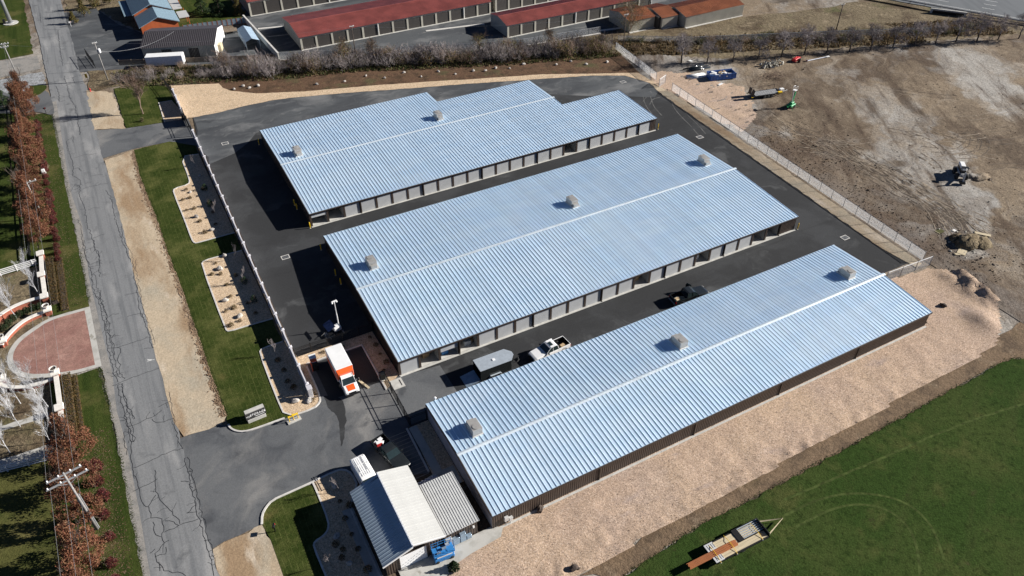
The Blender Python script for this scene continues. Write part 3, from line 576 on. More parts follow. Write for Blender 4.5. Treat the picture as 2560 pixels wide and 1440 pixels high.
drape(cont(T2[1::2], .17, 1.8, 3), lot_h, .018).build('dark_ruts', D['ruts_d'], kind='stuff')
cl_ = MB(); q = random.Random(41); k = 0
while k < 2200:
    y = q.uniform(-14,62); x = 121.5+.042*(y+4.5)+abs(q.gauss(0,9)) if q.random() < .75 else q.uniform(124,215)
    if not inside((x,y), LOT) or (x < 141 and y > 43): continue
    k += 1; e = q.uniform(.04,.11)*(1.8 if q.random() < .05 else 1); cl_.blob((x,y,lot_h(x,y)+e*.3),(e,e*1.2,e*.8),k,5,3,.3)
cl_.build('soil_clods', D['dirt'], kind='stuff')
gt_ = MB()
for P in ([(1960,1290),(2050,1245),(2150,1230),(2260,1250),(2330,1310),(2360,1400)],[(1990,1318),(2080,1270),(2160,1258),(2240,1282),(2290,1345),(2300,1440)],[(1960,1250),(2150,1170),(2400,1060),(2560,1010)]): ribbon(gt_, wob(smooth(GP(P),3),.08,.5,False), .3, .056, None)
gt_.build('flattened_grass', D['gtrack'], kind='stuff')
def tufts(path, n, spread, z, m, seed, h=.16):
    b = MB(); q = random.Random(seed)
    for _ in range(n):
        k = q.randrange(len(path)-1); f_ = q.random(); x = path[k][0]*(1-f_)+path[k+1][0]*f_+q.gauss(0,spread); y = path[k][1]*(1-f_)+path[k+1][1]*f_+q.gauss(0,spread); a = q.uniform(0,6.28); e = q.uniform(.05,.13); hh = h*q.uniform(.5,1.5)
        b.add([(x-math.cos(a)*e,y-math.sin(a)*e,z),(x+math.cos(a)*e,y+math.sin(a)*e,z),(x+q.gauss(0,.06),y+q.gauss(0,.06),z+hh)], [(0,1,2)])
    return b.build('grass_tufts', D[m], kind='stuff')
tufts(wob(FIELD[:11],.1,2,False), 3000, .2, .03, 'turf', 51, .045); tufts([(x+.1,y) for x,y in SE], 4000, .14, .03, 'turf', 52, .05); tufts([(-3.3,122),(-3.1,107),(-2.6,65),(-2.5,50)], 2600, .16, .02, 'turf', 53, .05); tufts([(-2.6,34),(-2.2,25),(-1.9,8),(-1.8,-6)], 2200, .16, .02, 'turf', 54, .05)
tracks('t', 0, [[(470,920),(500,1010),(600,1130),(720,1240),(830,1370)],[(90,860),(130,1000),(250,1130)],[(240,850),(120,880),(80,960)]], .022, 1600, 80, 5.333, .22, 1.7).build('tyre_tracks', D['dust'], kind='stuff')
# painted storm drain frames, saw cuts in the asphalt
def drain(x, y, rz):
    t = thing('storm_drain', '', 'drain', (x,y,.024), rz); b = MB()
    for a in (-1,1): b.box(-.62,.62,a*.5-.06,a*.5+.06,0,.02); b.box(a*.62-.06,a*.62+.06,-.56,.56,.001,.021)
    b.build('frame', D['kerb'], t); g = MB().box(-.56,.56,-.44,.44,-.004,.006).build('grate', D['black'], t)
    s = MB(); [s.box(-.54,.54,-.4+i*.13,-.36+i*.13,.006,.016) for i in range(7)]; s.build('bars', D['galvpost'], g); return t
for (x, y), lb in zip([(27.2,91),(27.6,46.9),(116.2,76.1),(115,46.4),(114.2,6.3),(28.2,25)], ['pale framed storm drain by the shadow of the far building','pale framed storm drain beside the middle building','storm drain in the yard by the open chain link gate','pale framed storm drain on the yard right of the far building','pale framed storm drain near the right end of the middle building','storm drain half in shade beside the solar camera trailer']):
    tag(drain(x, y, 0), lb)

# ------------------------------------------------------------------ storage buildings
def panel_mesh(name, wd, L, m, rh=.072, rw=.10, t=.03):
    pr = [(0,0),(wd-rw,0),(wd-rw*.72,rh),(wd-rw*.28,rh),(wd,0)]; b = MB(); n = len(pr)
    vs = [(x,0,z) for x,z in pr]+[(x,L,z) for x,z in pr]+[(0,0,-t),(wd,0,-t),(0,L,-t),(wd,L,-t)]
    fs = [(i,i+1,n+i+1,n+i) for i in range(n-1)]+[(10,11,4,3,2,1,0),(12,5,6,7,8,9,13),(10,0,5,12),(11,13,9,4),(10,12,13,11)]
    return b.add(vs, fs).mesh(name, D[m])
def roof_slope(parent, org, along, upv, L, length, wd, m, rh=.072, rw=.10):
    """panels side by side from org in direction along, each running up the slope upv for L metres"""
    a = Vector(along).normalized(); u_ = Vector(upv).normalized(); nn = a.cross(u_); n = max(1, round(length/wd)); wd = length/n
    me = panel_mesh('roof_panel', wd, L, m, rh, rw)
    for i in range(n):
        o = Vector(org)+a*(wd*i); M = Matrix((a,u_,nn)).transposed().to_4x4(); M.translation = o
        obj('roof_panel', me, parent, mat=M)
def corr(b, p0, p1, z0, z1, pitch=.3, depth=.04, out=(0,-1), m=0):
    """ribbed wall sheet from p0 to p1, standing between z0 and z1"""
    p0, p1 = Vector(p0), Vector(p1); d = p1-p0; L = d.length; d.normalize(); o = Vector(out); n = int(L/pitch); prof = []
    for i in range(n):
        x = L*i/n; w_ = L/n; prof += [(x,0),(x+w_*.55,0),(x+w_*.65,depth),(x+w_*.9,depth)]
    prof.append((L,0)); vs = []
    for x, e in prof: q = p0+d*x+o*e; vs += [(q.x,q.y,z0),(q.x,q.y,z1)]
    fs = [(2*i,2*i+2,2*i+3,2*i+1) for i in range(len(prof)-1)]
    if d.cross(o) > 0: fs = [f[::-1] for f in fs]
    return b.add(vs, fs, m)
def slat_door(wd, h, name='door', m='door'):
    b = MB(); n = max(6, int(h/.16)); vs = []; fs = []
    for i in range(n+1):
        z = h*i/n
        vs += [(0,.0,z),(wd,.0,z)]
        if i < n: vs += [(0,-.025,z+h/n*.5),(wd,-.025,z+h/n*.5)]
    for i in range(2*n): fs.append((2*i,2*i+1,2*i+3,2*i+2))
    b.add(vs, fs); b.box(0,wd,-.03,.02,0,.06); return b.mesh(name, D[m])
PW = .61
def storage(label, X0, X1, Y0, Y1, Yr, H, r, opens, secs=None, far_end='brown', near='doors', x_last=None):
    t = thing('storage_building', label, 'building', (X0,Y0,0)); W_, Dp, dr = X1-X0, Y1-Y0, Yr-Y0
    sn = r/dr; sf = r/(Dp-dr)
    secs = secs or [(0, W_, Dp, True)]          # x from, x to, depth of the far edge, reaches over the ridge
    Hr = H+r; deck = MB()
    # roof
    prof = []
    roof = None; rb = MB()
    for a, e, dp, over in secs:
        ze = Hr-(dp-dr)*sf if over else H+dp*sn
        pts = [(a,-.18,H-.18*sn-.1),(e,-.18,H-.18*sn-.1)]
        if over: rb.add([(a,-.18,H-.12),(e,-.18,H-.12),(e,dr,Hr-.06),(a,dr,Hr-.06),(e,dp+.15,ze-.12),(a,dp+.15,ze-.12)], [(0,1,2,3),(3,2,4,5),(3,2,1,0),(5,4,2,3)])
        else: rb.add([(a,-.18,H-.12),(e,-.18,H-.12),(e,dp,ze-.06),(a,dp,ze-.06)], [(0,1,2,3),(3,2,1,0)])
    roof = rb.build('roof', D['brownfascia'], t)
    for a, e, dp, over in secs:
        n_ = Vector((0,dr+.18,r+.18*sn))
        if over:
            roof_slope(roof, (a,-.2,H-.2*sn), (1,0,0), (0,1,sn), math.hypot(dr+.2,(dr+.2)*sn), e-a, PW, 'galv')
            f_ = dp-dr+.2; roof_slope(roof, (e,dp+.2,Hr-f_*sf), (-1,0,0), (0,-1,sf), math.hypot(f_,f_*sf), e-a, PW, 'galv')
        else: roof_slope(roof, (a,-.2,H-.2*sn), (1,0,0), (0,1,sn), math.hypot(dp+.2,(dp+.2)*sn), e-a, PW, 'galv')
    xr = max(e for a,e,dp,o in secs if o)
    MB().add([(-.05,dr-.28,Hr+.03),(xr+.25,dr-.28,Hr+.03),(xr+.25,dr,Hr+.12),(-.05,dr,Hr+.12),(xr+.25,dr+.28,Hr+.03),(-.05,dr+.28,Hr+.03)], [(0,1,2,3),(3,2,4,5),(0,3,5),(1,4,2)]).build('ridge_cap', D['galvcap'], roof)
    # rake trims along the ends and walls
    for x, s_ in ((0,-1),(W_,1)):
        last = secs[0] if s_ < 0 else secs[-1]; dp = last[2]; pts = [(0,H),(dr,Hr),(dp,Hr-(dp-dr)*sf)] if last[3] else [(0,H),(dp,H+dp*sn)]
        b = MB()
        for (y0_,z0_),(y1_,z1_) in zip(pts, pts[1:]):
            xa, xb = (x-.12,x+.02) if s_ < 0 else (x-.02,x+.12)
            b.add([(xa,y0_,z0_-.2),(xb,y0_,z0_-.2),(xb,y1_,z1_-.2),(xa,y1_,z1_-.2),(xa,y0_,z0_+.02),(xb,y0_,z0_+.02),(xb,y1_,z1_+.02),(xa,y1_,z1_+.02)], [(0,3,2,1),(4,5,6,7),(0,1,5,4),(1,2,6,5),(2,3,7,6),(3,0,4,7)])
        b.build('rake_trim', D['brownfascia'], t)
        wb = MB(); q = [(p[0],p[1]-.14) for p in pts]; xx = x+.06 if s_ < 0 else x-.06
        if far_end == 'cwall' and s_ < 0:
            wb.add([(xx,.1,0),(xx,dp-.05,0)]+[(xx,max(.1,min(dp-.05,p[0])),p[1]) for p in q[::-1]], [tuple(range(2+len(q)))[::-1]])
        else:
            n = int(dp/.3)
            for i in range(n):
                ya, yb = .05+(dp-.1)*i/n, .05+(dp-.1)*(i+1)/n; ym = ya+(yb-ya)*.6
                def zt(y): return (H+y*sn if (y < dr or not last[3]) else Hr-(y-dr)*sf)-.14
                for A, B, o in ((ya,ym,0),(ym,yb,.035*s_)): wb.add([(xx+o,A,0),(xx+o,B,0),(xx+o,B,zt(B)),(xx+o,A,zt(A))], [(0,1,2,3) if s_ > 0 else (3,2,1,0)])
        wb.build('end_wall', D['cwall' if (far_end == 'cwall' and s_ < 0) else 'brown'], t)
    fwb = MB()
    for a, e, dp, over in secs: ze = (Hr-(dp-dr)*sf if over else H+dp*sn); fwb.add([(a,dp-.05,0),(e,dp-.05,0),(e,dp-.05,ze-.14),(a,dp-.05,ze-.14)], [(0,3,2,1)])
    for (a,e,dp,o),(a2,e2,dp2,o2) in zip(secs, secs[1:]): fwb.add([(e-.05,dp2-.05,0),(e-.05,dp-.05,0),(e-.05,dp-.05,H-.1),(e-.05,dp2-.05,H-.1)], [(0,1,2,3)])
    fwb.build('back_wall', D['brown'], t)
    MB().box(-.12,W_+.12,-.12,0,-.02,.02).box(0,W_,-.42,-.12,-.02,.045).build('foundation_sill', D['concrete'], t)
    g = MB().box(-.05,W_+.05,-.34,-.2,H-.2,H-.04).build('gutter', D['brownfascia'], t)
    if near == 'ribbed':
        nb = 5; ws = MB()
        for k in range(nb):
            a, e = W_*k/nb, W_*(k+1)/nb; corr(MB(), (0,0),(1,0),0,1)
            bb = corr(MB(), (a,0),(e,0), .02, H-.12, .3, .045); bb.build('wall_panel', D['brownrib'], t)
            if k: MB().box(a-.06,a+.06,-.17,-.05,.05,H-.15).build('downspout', D['brown'], t)
        return t
    # front with doors
    bay = 3.05; n = int((W_-.3)/bay) if x_last is None else x_last; dh = 2.25; x = .28
    MB().box(0,W_,-.03,.06,dh+.02,H-.1).build('header', D['brown'], t)
    dm = slat_door(bay-.36, dh); pm_ = MB().box(-.18,.18,-.06,.12,.03,dh+.04).mesh('post', D['brownfascia'])
    dsm = MB().box(-.05,.05,-.2,-.08,.12,H-.16).obox((0,-.24,.1),(.1,.25,.08)).mesh('downspout', D['brown'])
    lampm = MB().box(-.1,.1,-.2,-.04,2.42,2.52).mesh('wall_light', D['galvpost'])
    for k in range(n+1):
        obj('post', pm_, t, (x+bay*k-.18 if k else .1,0,0))
        if k % 4 == 3: obj('downspout', dsm, t, (x+bay*k-.18,0,0))
    for k in range(n):
        xa = x+bay*k; xb = xa+bay-.36
        if k % 3 == 1: obj('wall_light', lampm, t, ((xa+xb)/2,0,0))
        if k in opens:
            ib = MB(); dep = 5.5
            ib.add([(xa,0,.05),(xb,0,.05),(xb,dep,.05),(xa,dep,.05)], [(0,1,2,3)], 1)
            ib.add([(xa,0,0),(xa,dep,0),(xa,dep,dh+.3),(xa,0,dh+.3)], [(0,1,2,3)]); ib.add([(xb,0,0),(xb,dep,0),(xb,dep,dh+.3),(xb,0,dh+.3)], [(3,2,1,0)])
            ib.add([(xa,dep,0),(xb,dep,0),(xb,dep,dh+.3),(xa,dep,dh+.3)], [(0,1,2,3)]); ib.add([(xa,0,dh+.3),(xb,0,dh+.3),(xb,dep,dh+.3),(xa,dep,dh+.3)], [(3,2,1,0)])
            ib.build('open_unit', [D['inner'],D['concrete']], t)
            if opens[k]: obj('door', slat_door(bay-.36, opens[k]), t, (xa,.02,dh-opens[k]))
        else: obj('door', dm, t, (xa,0.02,.04))
    xe = x+bay*n
    if W_-xe > .5: corr(MB(), (xe,0),(W_-.05,0), .02, dh+.05, .3, .04).build('wall_panel', D['brownrib'], t)
    return t
bA = storage('stepped metal roofed storage building farthest back, row of grey doors', 34.1, 108.7, 53.5, 87.5, 71.2, 2.8, .5, {0:.55,1:0,int((88.9-34.4)/3.05):0}, secs=[(0,37.1,34.0,True),(37.1,59.9,28.3,True),(59.9,74.6,14.0,False)])
bB = storage('largest metal roofed storage building in the middle, grey roller doors', 34.25, 108.3, 12.41, 45.57, 28.8, 2.82, .8, {1:0,2:.8,3:0,13:0,17:0,21:0,22:0}, x_last=23)
bC = storage('long narrow metal roofed storage building nearest the gravel slope', 34.5, 107.45, -15.5, 3.17, -6.5, 2.84, .65, {}, far_end='cwall', near='ribbed')

# rooftop air units
def hvac(name='rooftop_air_unit'):
    t = thing(name, '', 'air conditioner'); c = MB().cbox(-.66,.66,-1.0,.85,.25,1.25,.015).build('cabinet', D['hvac'], t)
    s = MB(); [s.box(.622,.64,-.85+i*.22,-.7+i*.22,.45,1.05) for i in range(4)]; s.build('louvre', D['black'], c)
    MB().cbox(-.5,.5,-1.5,-1.0,.2,.75,.015).build('hood', D['hvac'], t)
    MB().box(-.75,.75,-1.55,1.0,-.25,.25).build('curb', D['hvacl'], t)
    MB().lathe([(.38,0),(.46,.02),(.46,.07),(.38,.07)], (0,.3,1.25), 16).build('fan_ring', D['hvac'], t)
    f = MB().lathe([(.40,0),(.40,.004)], (0,.3,1.30), 16).build('fan_well', D['black'], t)
    b = MB(); [b.obox((.17*math.cos(a),.3+.17*math.sin(a),1.315),(.26,.05,.012),a,.0,.3) for a in (0,2.09,4.19)]; b.build('fan_blade', D['hvac'], f)
    MB().box(-.64,-.62,-.6,.2,.4,1.05).build('access_panel', D['hvacl'], t); return t
hv = hvac(); hl = [('far',38.1,72.8,2.8+.42,'left end of the farthest roof'),('far',68,73.3,3.25,'step of the farthest roof'),('mid',38.3,32.5,3.4,'left end of the middle roof'),('mid',75.3,32.2,3.4,'centre of the middle roof'),('mid',104.7,32.4,3.4,'right end of the middle roof'),('near',37.9,-4.5,3.3,'left end of the nearest long roof'),('near',69.9,-4.3,3.3,'centre of the nearest long roof'),('near',102.3,-4.4,3.3,'right end of the nearest long roof')]
for i, (a, x, y, z, lb) in enumerate(hl):
    o = hv if i == 0 else dup(hv, (0,0,0)); o.location = (x+(.1 if i else 0), y+1.3, z-.02); o.rotation_euler = (0,0,[.03,0,.0,.02,-.02,3.14,3.14,3.14][i]); tag(o, 'grey boxy rooftop air unit near the '+lb, group='rooftop air units')
    if i > 4: o.location.y -= .9

# ------------------------------------------------------------------ office
of = thing('office_building', 'small office with white and slate blue metal roofs and lean-to', 'building', (21.3,-16,0))
def oroof(name, m, p, along, upv, L, length, wd):
    r_ = MB().add([Vector(p), Vector(p)+Vector(along).normalized()*length, Vector(p)+Vector(along).normalized()*length+Vector(upv).normalized()*L, Vector(p)+Vector(upv).normalized()*L], [(0,1,2,3),(3,2,1,0)])
    r_.v = [(x,y,z-.05) for x,y,z in r_.v]; o = r_.build(name, D[m], of); roof_slope(o, p, along, upv, L, length, wd, m, .045, .07); return o
wr = oroof('white_roof', 'whiteroof', (7.25,.0,3.85), (0,1,0), (-3.7,0,1.0), math.hypot(3.7,1.0), 10.7, .41)
oroof('blue_roof', 'blueroof', (0,10.7,3.35), (0,-1,0), (3.45,0,1.2), math.hypot(3.45,1.2), 10.7, .41)
oroof('lean_to_roof', 'greyroof', (7.5,.6,2.78), (1,0,0), (0,7.3,.35), math.hypot(7.3,.35), 4.2, .30)
MB().box(3.46,3.56,.0,10.7,4.3,4.86).build('clerestory_fascia', D['bluefence'], of)
MB().obox((5.4,-.03,4.28),(3.9,.06,.22),0,R(15.1)).build('gable_fascia', D['white'], of)
MB().obox((1.7,-.04,3.87),(3.65,.06,.22),0,R(-19.2)).build('gable_fascia', D['white'], of)
for nm, ex in (('wall',0),):
    b = MB(); corr(b, (.5,.8),(2.0,.8), 0, 3.2, .3); corr(b, (5.3,.8),(7.0,.8), 0, 3.8, .3)
    b.add([(.5,.82,2.4),(7,.82,2.4),(7,.82,3.8),(3.6,.82,4.7),(3.5,.82,4.45),(.5,.82,3.42)], [(0,1,2,3,4,5)])
    b.add([(.5,.8,0),(.5,10.2,0),(.5,10.2,3.15),(.5,.8,3.15)], [(3,2,1,0)]); b.add([(7,.8,0),(7,10.2,0),(7,10.2,3.8),(7,.8,3.8)], [(0,1,2,3)])
    b.add([(.5,10.2,0),(7,10.2,0),(7,10.2,3.8),(3.6,10.2,4.7),(.5,10.2,3.42)], [(4,3,2,1,0)]); b.build('wall', D['brownrib'], of)
    c = MB(); corr(c, (7.4,.9),(11.5,.9), 0, 2.72, .3); c.add([(11.5,.9,0),(11.5,7.7,0),(11.5,7.7,3.0),(11.5,.9,2.72)], [(0,1,2,3)]); c.add([(7.05,7.7,0),(11.5,7.7,0),(11.5,7.7,3),(7.05,7.7,3)], [(3,2,1,0)]); c.build('lean_to_wall', D['brownrib'], of)
obj('garage_door', slat_door(3.2, 2.55, 'garage_door', 'white'), of, (2.05,.78,0))
MB().box(1.95,2.07,.68,.8,0,2.7).box(5.23,5.35,.68,.8,0,2.7).box(1.95,5.35,.68,.8,2.58,2.72).build('door_frame', D['brownfascia'], of)
for i, (x, w_, h) in enumerate(((7.45,.75,1.9),(8.3,.8,1.5),(9.2,.7,1.75),(10.0,.6,.9))):
    MB().cbox(x,x+w_,.45,.85,.35,h,.03).build('electrical_cabinet', D['bluemetal'] if i else D['greyroof'], of)
MB().box(10.9,11.1,.7,.86,1.6,1.9).build('wall_light', D['white'], of)
sheet('concrete_pad', [(23.0,-17.9),(23.0,-15.2),(34.6,-15.2),(35.7,-15.9),(34.9,-16.9),(31,-17.2),(28.6,-17.6),(27.4,-18.4)], .13, 'concrete_g')
sheet('walkway', [(20.0,-5),(21.3,-5),(21.3,-30),(20.0,-30)], .085, 'concrete_g')
sheet('walkway', [(31.7,2.9),(32.8,2.9),(32.8,-8),(31.7,-8)], .09, 'concrete_g')
sheet('walkway', [(28.3,-8),(34.3,-8),(34.3,-5.2),(31.7,-5.2),(28.3,-6)], .094, 'concrete_g')
mt = thing('electric_meter', 'pale grey meter boxes on corner of the nearest long building', 'meter', (36.2,-15.7,0))
MB().cbox(-.25,.25,-.2,.1,.9,1.6,.02).build('meter_box', D['hvacl'], mt); MB().cbox(.35,.8,-.22,.1,.6,1.2,.02).build('meter_box', D['hvacl'], mt); MB().tube([(0,-.05,0),(0,-.05,.9)],.04).tube([(.55,-.05,0),(.55,-.05,.6)],.04).build('conduit', D['galvpost'], mt)
pw = MB(); [pw.box(28.6,31.2,y,y+.1,.0262,.0285) for y in [2.6-.62*i for i in range(13)]]; pw.build('parking_hatching', D['shoulder'], kind='structure')  # darker material than line paint, so shade is put into the hatching colour
tp = thing('crumpled_tarp', 'crumpled translucent plastic sheeting on the walkway behind the office', 'tarp', (30.6,-6.3,.09))
b = MB(); q = random.Random(4); n = 14
b.add([(2.6*i/n-1.3+q.uniform(-.05,.05), 1.3*j/n-.6+q.uniform(-.05,.05), q.uniform(0,.28)) for i in range(n+1) for j in range(n+1)], [(i*(n+1)+j,(i+1)*(n+1)+j,(i+1)*(n+1)+j+1,i*(n+1)+j+1) for i in range(n) for j in range(n)]); b.build('sheet', D['bluefence'], tp)

# ------------------------------------------------------------------ perimeter wall, gates and fences
pw_ = MB().box(-.2,.2,-.2,.2,0,1.9).mesh('post', D['vinyl']); pc_ = MB().lathe([(.36,1.9),(.38,1.96),(.30,2.01),(.05,2.08)], (0,0,0), 4); pc_.v = [(x*math.cos(.785)-y*math.sin(.785), x*math.sin(.785)+y*math.cos(.785), z) for x,y,z in pc_.v]; pc_ = pc_.mesh('post_cap', D['vinyl'])
def pwall(label, x, y0, y1, n):
    t = thing('precast_wall', label, 'wall', (x,y0,0)); L = (y1-y0)/n; pb = MB(); pb.box(-.055,.055,.21,L-.21,.02,1.78); pb.box(-.09,.09,.21,L-.21,1.78,1.86)
    for k in range(4): pb.box(-.065,.065,.21,L-.21,.05+.43*k,.05+.43*k+.40)
    me = pb.mesh('wall_panel', D['vinyl'])
    for k in range(n+1):
        p = obj('post', pw_, t, (0,L*k,0)); obj('post_cap', pc_, p)
        if k < n: obj('wall_panel', me, t, (0,L*k,0))
    return t
pwall('long pale precast wall with square posts between lawn and yard', 22.1, 15.1, 96.3, 20)
pwall('short pale precast wall section north of the black gate', 21.8, 107.6, 118.4, 3)
st = thing('stone_pillar', 'stone faced pillar ending the long pale wall by the truck', 'pillar', (22.15,14.35,0)); MB().cbox(-.3,.3,-.35,.35,.05,1.8,.04).build('shaft', D['stone'], st); MB().cbox(-.36,.36,-.42,.42,1.8,1.95,.03).build('cap', D['vinyl'], st)
def picket(label, name, p0, p1, h=1.85, step=.16, cat='fence', posts=True, bar=.022):
    p0, p1 = Vector(p0), Vector(p1); L = (p1-p0).length; t = thing(name, label, cat, (p0.x,p0.y,0), math.atan2(p1.y-p0.y,p1.x-p0.x))
    b = MB(); [b.box(0,L,-.025,.025,z,z+.05) for z in (.12,h-.35,h-.08)]; b.build('rail', D['black'], t)
    pm_ = MB().box(-bar/2,bar/2,-bar/2,bar/2,.1,h).mesh('picket', D['black']); n = int(L/step)
    for i in range(n): obj('picket', pm_, t, ((i+.5)*L/n,0,0))
    if posts:
        pp = MB().box(-.05,.05,-.05,.05,0,h+.12).mesh('post', D['black'])
        for i in range(int(L/2.4)+2): obj('post', pp, t, (min(L,i*2.4),0,0))
    return t
picket('black picket sliding gate across the entrance drive', 'sliding_gate', (32.1,12.2), (32.0,3.4), 1.95, .15, 'gate')
picket('short black picket fence beside the office parking', 'picket_fence', (32.1,3.2), (34.4,3.2), 1.8, .16)
picket('black picket fence behind the parked box truck', 'picket_fence', (22.4,22.8), (34.2,22.8), 1.7, .16)
g = picket('tall black steel gate at the north driveway', 'driveway_gate', (22.0,97.1), (21.9,106.8), 2.1, .2, 'gate', False)
b = MB(); [b.box(x-.09,x+.09,-.09,.09,0,2.5) for x in (.2,4.8,5.2,9.5)]; b.build('gate_post', D['black'], g); b = MB(); b.box(5.2,9.6,.25,.32,.1,2.2); b.box(8.4,9.6,.2,.6,0,1.2); b.build('operator_frame', D['black'], g)
picket('black fence running from the wall to the shrubs', 'picket_fence', (21.7,118.8), (20.9,126), 1.8, .18)
lk = NB('chain_link'); co = lk.coord('Object', None, 0); sp = lk.n('SeparateXYZ'); lk.l(co, sp.inputs[0])
def wv(s_): return lk.math('ABSOLUTE', lk.math('SUBTRACT', lk.math('FRACT', lk.math('MULTIPLY', lk.math('ADD', sp.outputs[0], lk.math('MULTIPLY', sp.outputs[2], s_)), 11.0)), .5))
f = lk.math('MAXIMUM', lk.math('GREATER_THAN', wv(1), .395), lk.math('GREATER_THAN', wv(-1), .395))
lk.b.inputs['Base Color'].default_value = (.74,.75,.76,1); lk.b.inputs['Metallic'].default_value = .0; lk.b.inputs['Roughness'].default_value = .5
tr_ = lk.n('BsdfTranslucent'); tr_.inputs[0].default_value = (.6,.61,.62,1); mx_ = lk.n('MixShader', _0=.5); tp_ = lk.n('BsdfTransparent'); mz_ = lk.n('MixShader'); lk.l(lk.b.outputs[0], mx_.inputs[1]); lk.l(tr_.outputs[0], mx_.inputs[2]); lk.l(f, mz_.inputs[0]); lk.l(tp_.outputs[0], mz_.inputs[1]); lk.l(mx_.outputs[0], mz_.inputs[2]); lk.l(mz_.outputs[0], lk.t.nodes['Material Output'].inputs[0]); D['link'] = lk.m
def chain(label, pts, h=1.85, rail=False, cat='fence', name='chain_link_fence', step=3.0, mesh='link'):
    t = thing(name, label, cat, (*pts[0],0)); o = Vector(pts[0]); pm_ = MB().tube([(0,0,0),(0,0,h+.08)],.06,n=6).mesh('post', D['galvpost'])
    for a, b_ in zip(pts, pts[1:]):
        a, b_ = Vector(a), Vector(b_); L = (b_-a).length; rz = math.atan2(b_.y-a.y,b_.x-a.x); n = max(1, round(L/step))
        me = MB().add([(0,0,.03),(L/n,0,.03),(L/n,0,h),(0,0,h)], [(0,1,2,3)]).mesh('mesh_panel', D[mesh])
        for k in range(n):
            p = a.lerp(b_,k/n)-o; obj('mesh_panel', me, t, (p.x,p.y,0), rz); obj('post', pm_, t, (p.x,p.y,0))
        MB().tube([(a.x-o.x,a.y-o.y,h),(b_.x-o.x,b_.y-o.y,h)],.05 if rail else .045,n=5).build('top_rail', D['white' if rail else 'galvpost'], t)
    p = Vector(pts[-1])-o; obj('post', pm_, t, (p.x,p.y,0)); return t
chain('long chain link fence between the yard and the dirt lot', [(123.5,67),(120.5,-4.5)])
chain('chain link fence climbing from the gate to the shrubs', [(123.6,73.2),(124.5,81.5),(125.6,93)])
chain('white railed chain link fence from nearest building to corner', [(110.6,-5.4),(120.4,-5.9)], 1.9, True)
gt = chain('open chain link gate leaf standing at the yard corner', [(121.9,69.8),(124.6,71)], 2.0, True, 'gate', 'chain_link_gate', 3)
chain('thin chain link fence along the red roofed storage yard', [(48.7,127.6),(62.2,122.3),(93,110.3),(106,106.4),(128,104)], 1.7)
chain('chain link fence behind the row of bare trees', [(129,97),(146,87),(180,73),(205,62)], 1.5, step=6)
# bollards
bm_ = MB().lathe([(.09,0),(.09,1.2),(.07,1.27),(.02,1.29)], n=10)
def bollard(x, y, lb):
    t = thing('bollard', lb, 'bollard', (x,y,0), group='yellow bollards'); obj('post', bm_.mesh('post', D['yellow'], True), t); MB().lathe([(.16,0),(.16,.05)],n=10).build('footing', D['concrete'], t)
for x, y, lb in ((33.75,53.1,'yellow bollard at near left corner of the farthest building'),(108.8,12.1,'yellow bollard at right corner of the middle building'),(109.4,53.4,'yellow bollard at right corner of the farthest building'),(33.3,87.2,'yellow bollard in shade at the far left corner of the farthest building'),(33.4,60,'nearer of two shaded yellow bollards beside the farthest building'),(33.4,61.6,'farther of two shaded yellow bollards beside the farthest building'),(33.5,46,'yellow bollard at the far left corner of the middle building'),(33.5,35.6,'nearer of two shaded yellow bollards beside the middle building'),(33.5,38.2,'farther of two shaded yellow bollards beside the middle building')): bollard(x, y, lb)
kp = thing('keypad_guard', 'yellow steel guard frame around the gate keypad by the kerb', 'guard rail', (18.95,11.35,0), .1)
b = MB(); [b.tube([(x,0,0),(x,0,1.05)],.05,n=8) for x in (-.6,0,.6)]; b.build('post', D['yellow'], kp); MB().box(-.68,.68,-.08,.08,.95,1.12).build('top_bar', D['yellow'], kp); MB().box(-.15,.15,-.12,.1,1.12,1.22).build('keypad', D['yellow'], kp); MB().box(-.9,.9,-.35,.35,0,.16).build('pad', D['concrete'], kp)
# monument sign
sg = thing('monument_sign', 'grey monument sign reading my STORAGE on the front lawn', 'sign', (14.7,14.05,0), .06)
MB().cbox(-1.2,1.2,-.36,.3,.03,.62,.03).build('base', D['concrete'], sg); MB().cbox(-1.32,1.32,-.3,.28,.62,1.72,.03).build('face_panel', D['signface'], sg); MB().cbox(-1.25,1.25,-.22,.34,1.72,1.9,.02).build('cap', D['concrete'], sg)
def text(s_, size, parent, loc, m, rot, align='CENTER', ext=.02):
    c = bpy.data.curves.new('lettering', 'FONT'); c.body = s_; c.size = size; c.extrude = ext; c.align_x = align; c.align_y = 'CENTER'
    o = bpy.data.objects.new('lettering', c); COL.objects.link(o); dg = bpy.context.evaluated_depsgraph_get(); me = bpy.data.meshes.new_from_object(o.evaluated_get(dg)); bpy.data.objects.remove(o)
    me.materials.clear(); me.materials.append(D[m]); o = obj('lettering', me, parent); o.location = loc; o.rotation_euler = rot; return o
text('my', .44, sg, (-.98,-.315,1.2), 'white', (R(90),0,0)); text('STORAGE', .47, sg, (.27,-.315,1.25), 'white', (R(90),0,0)); MB().box(-.1,1.1,-.32,-.3,.84,.91).build('underline', D['white'], sg)

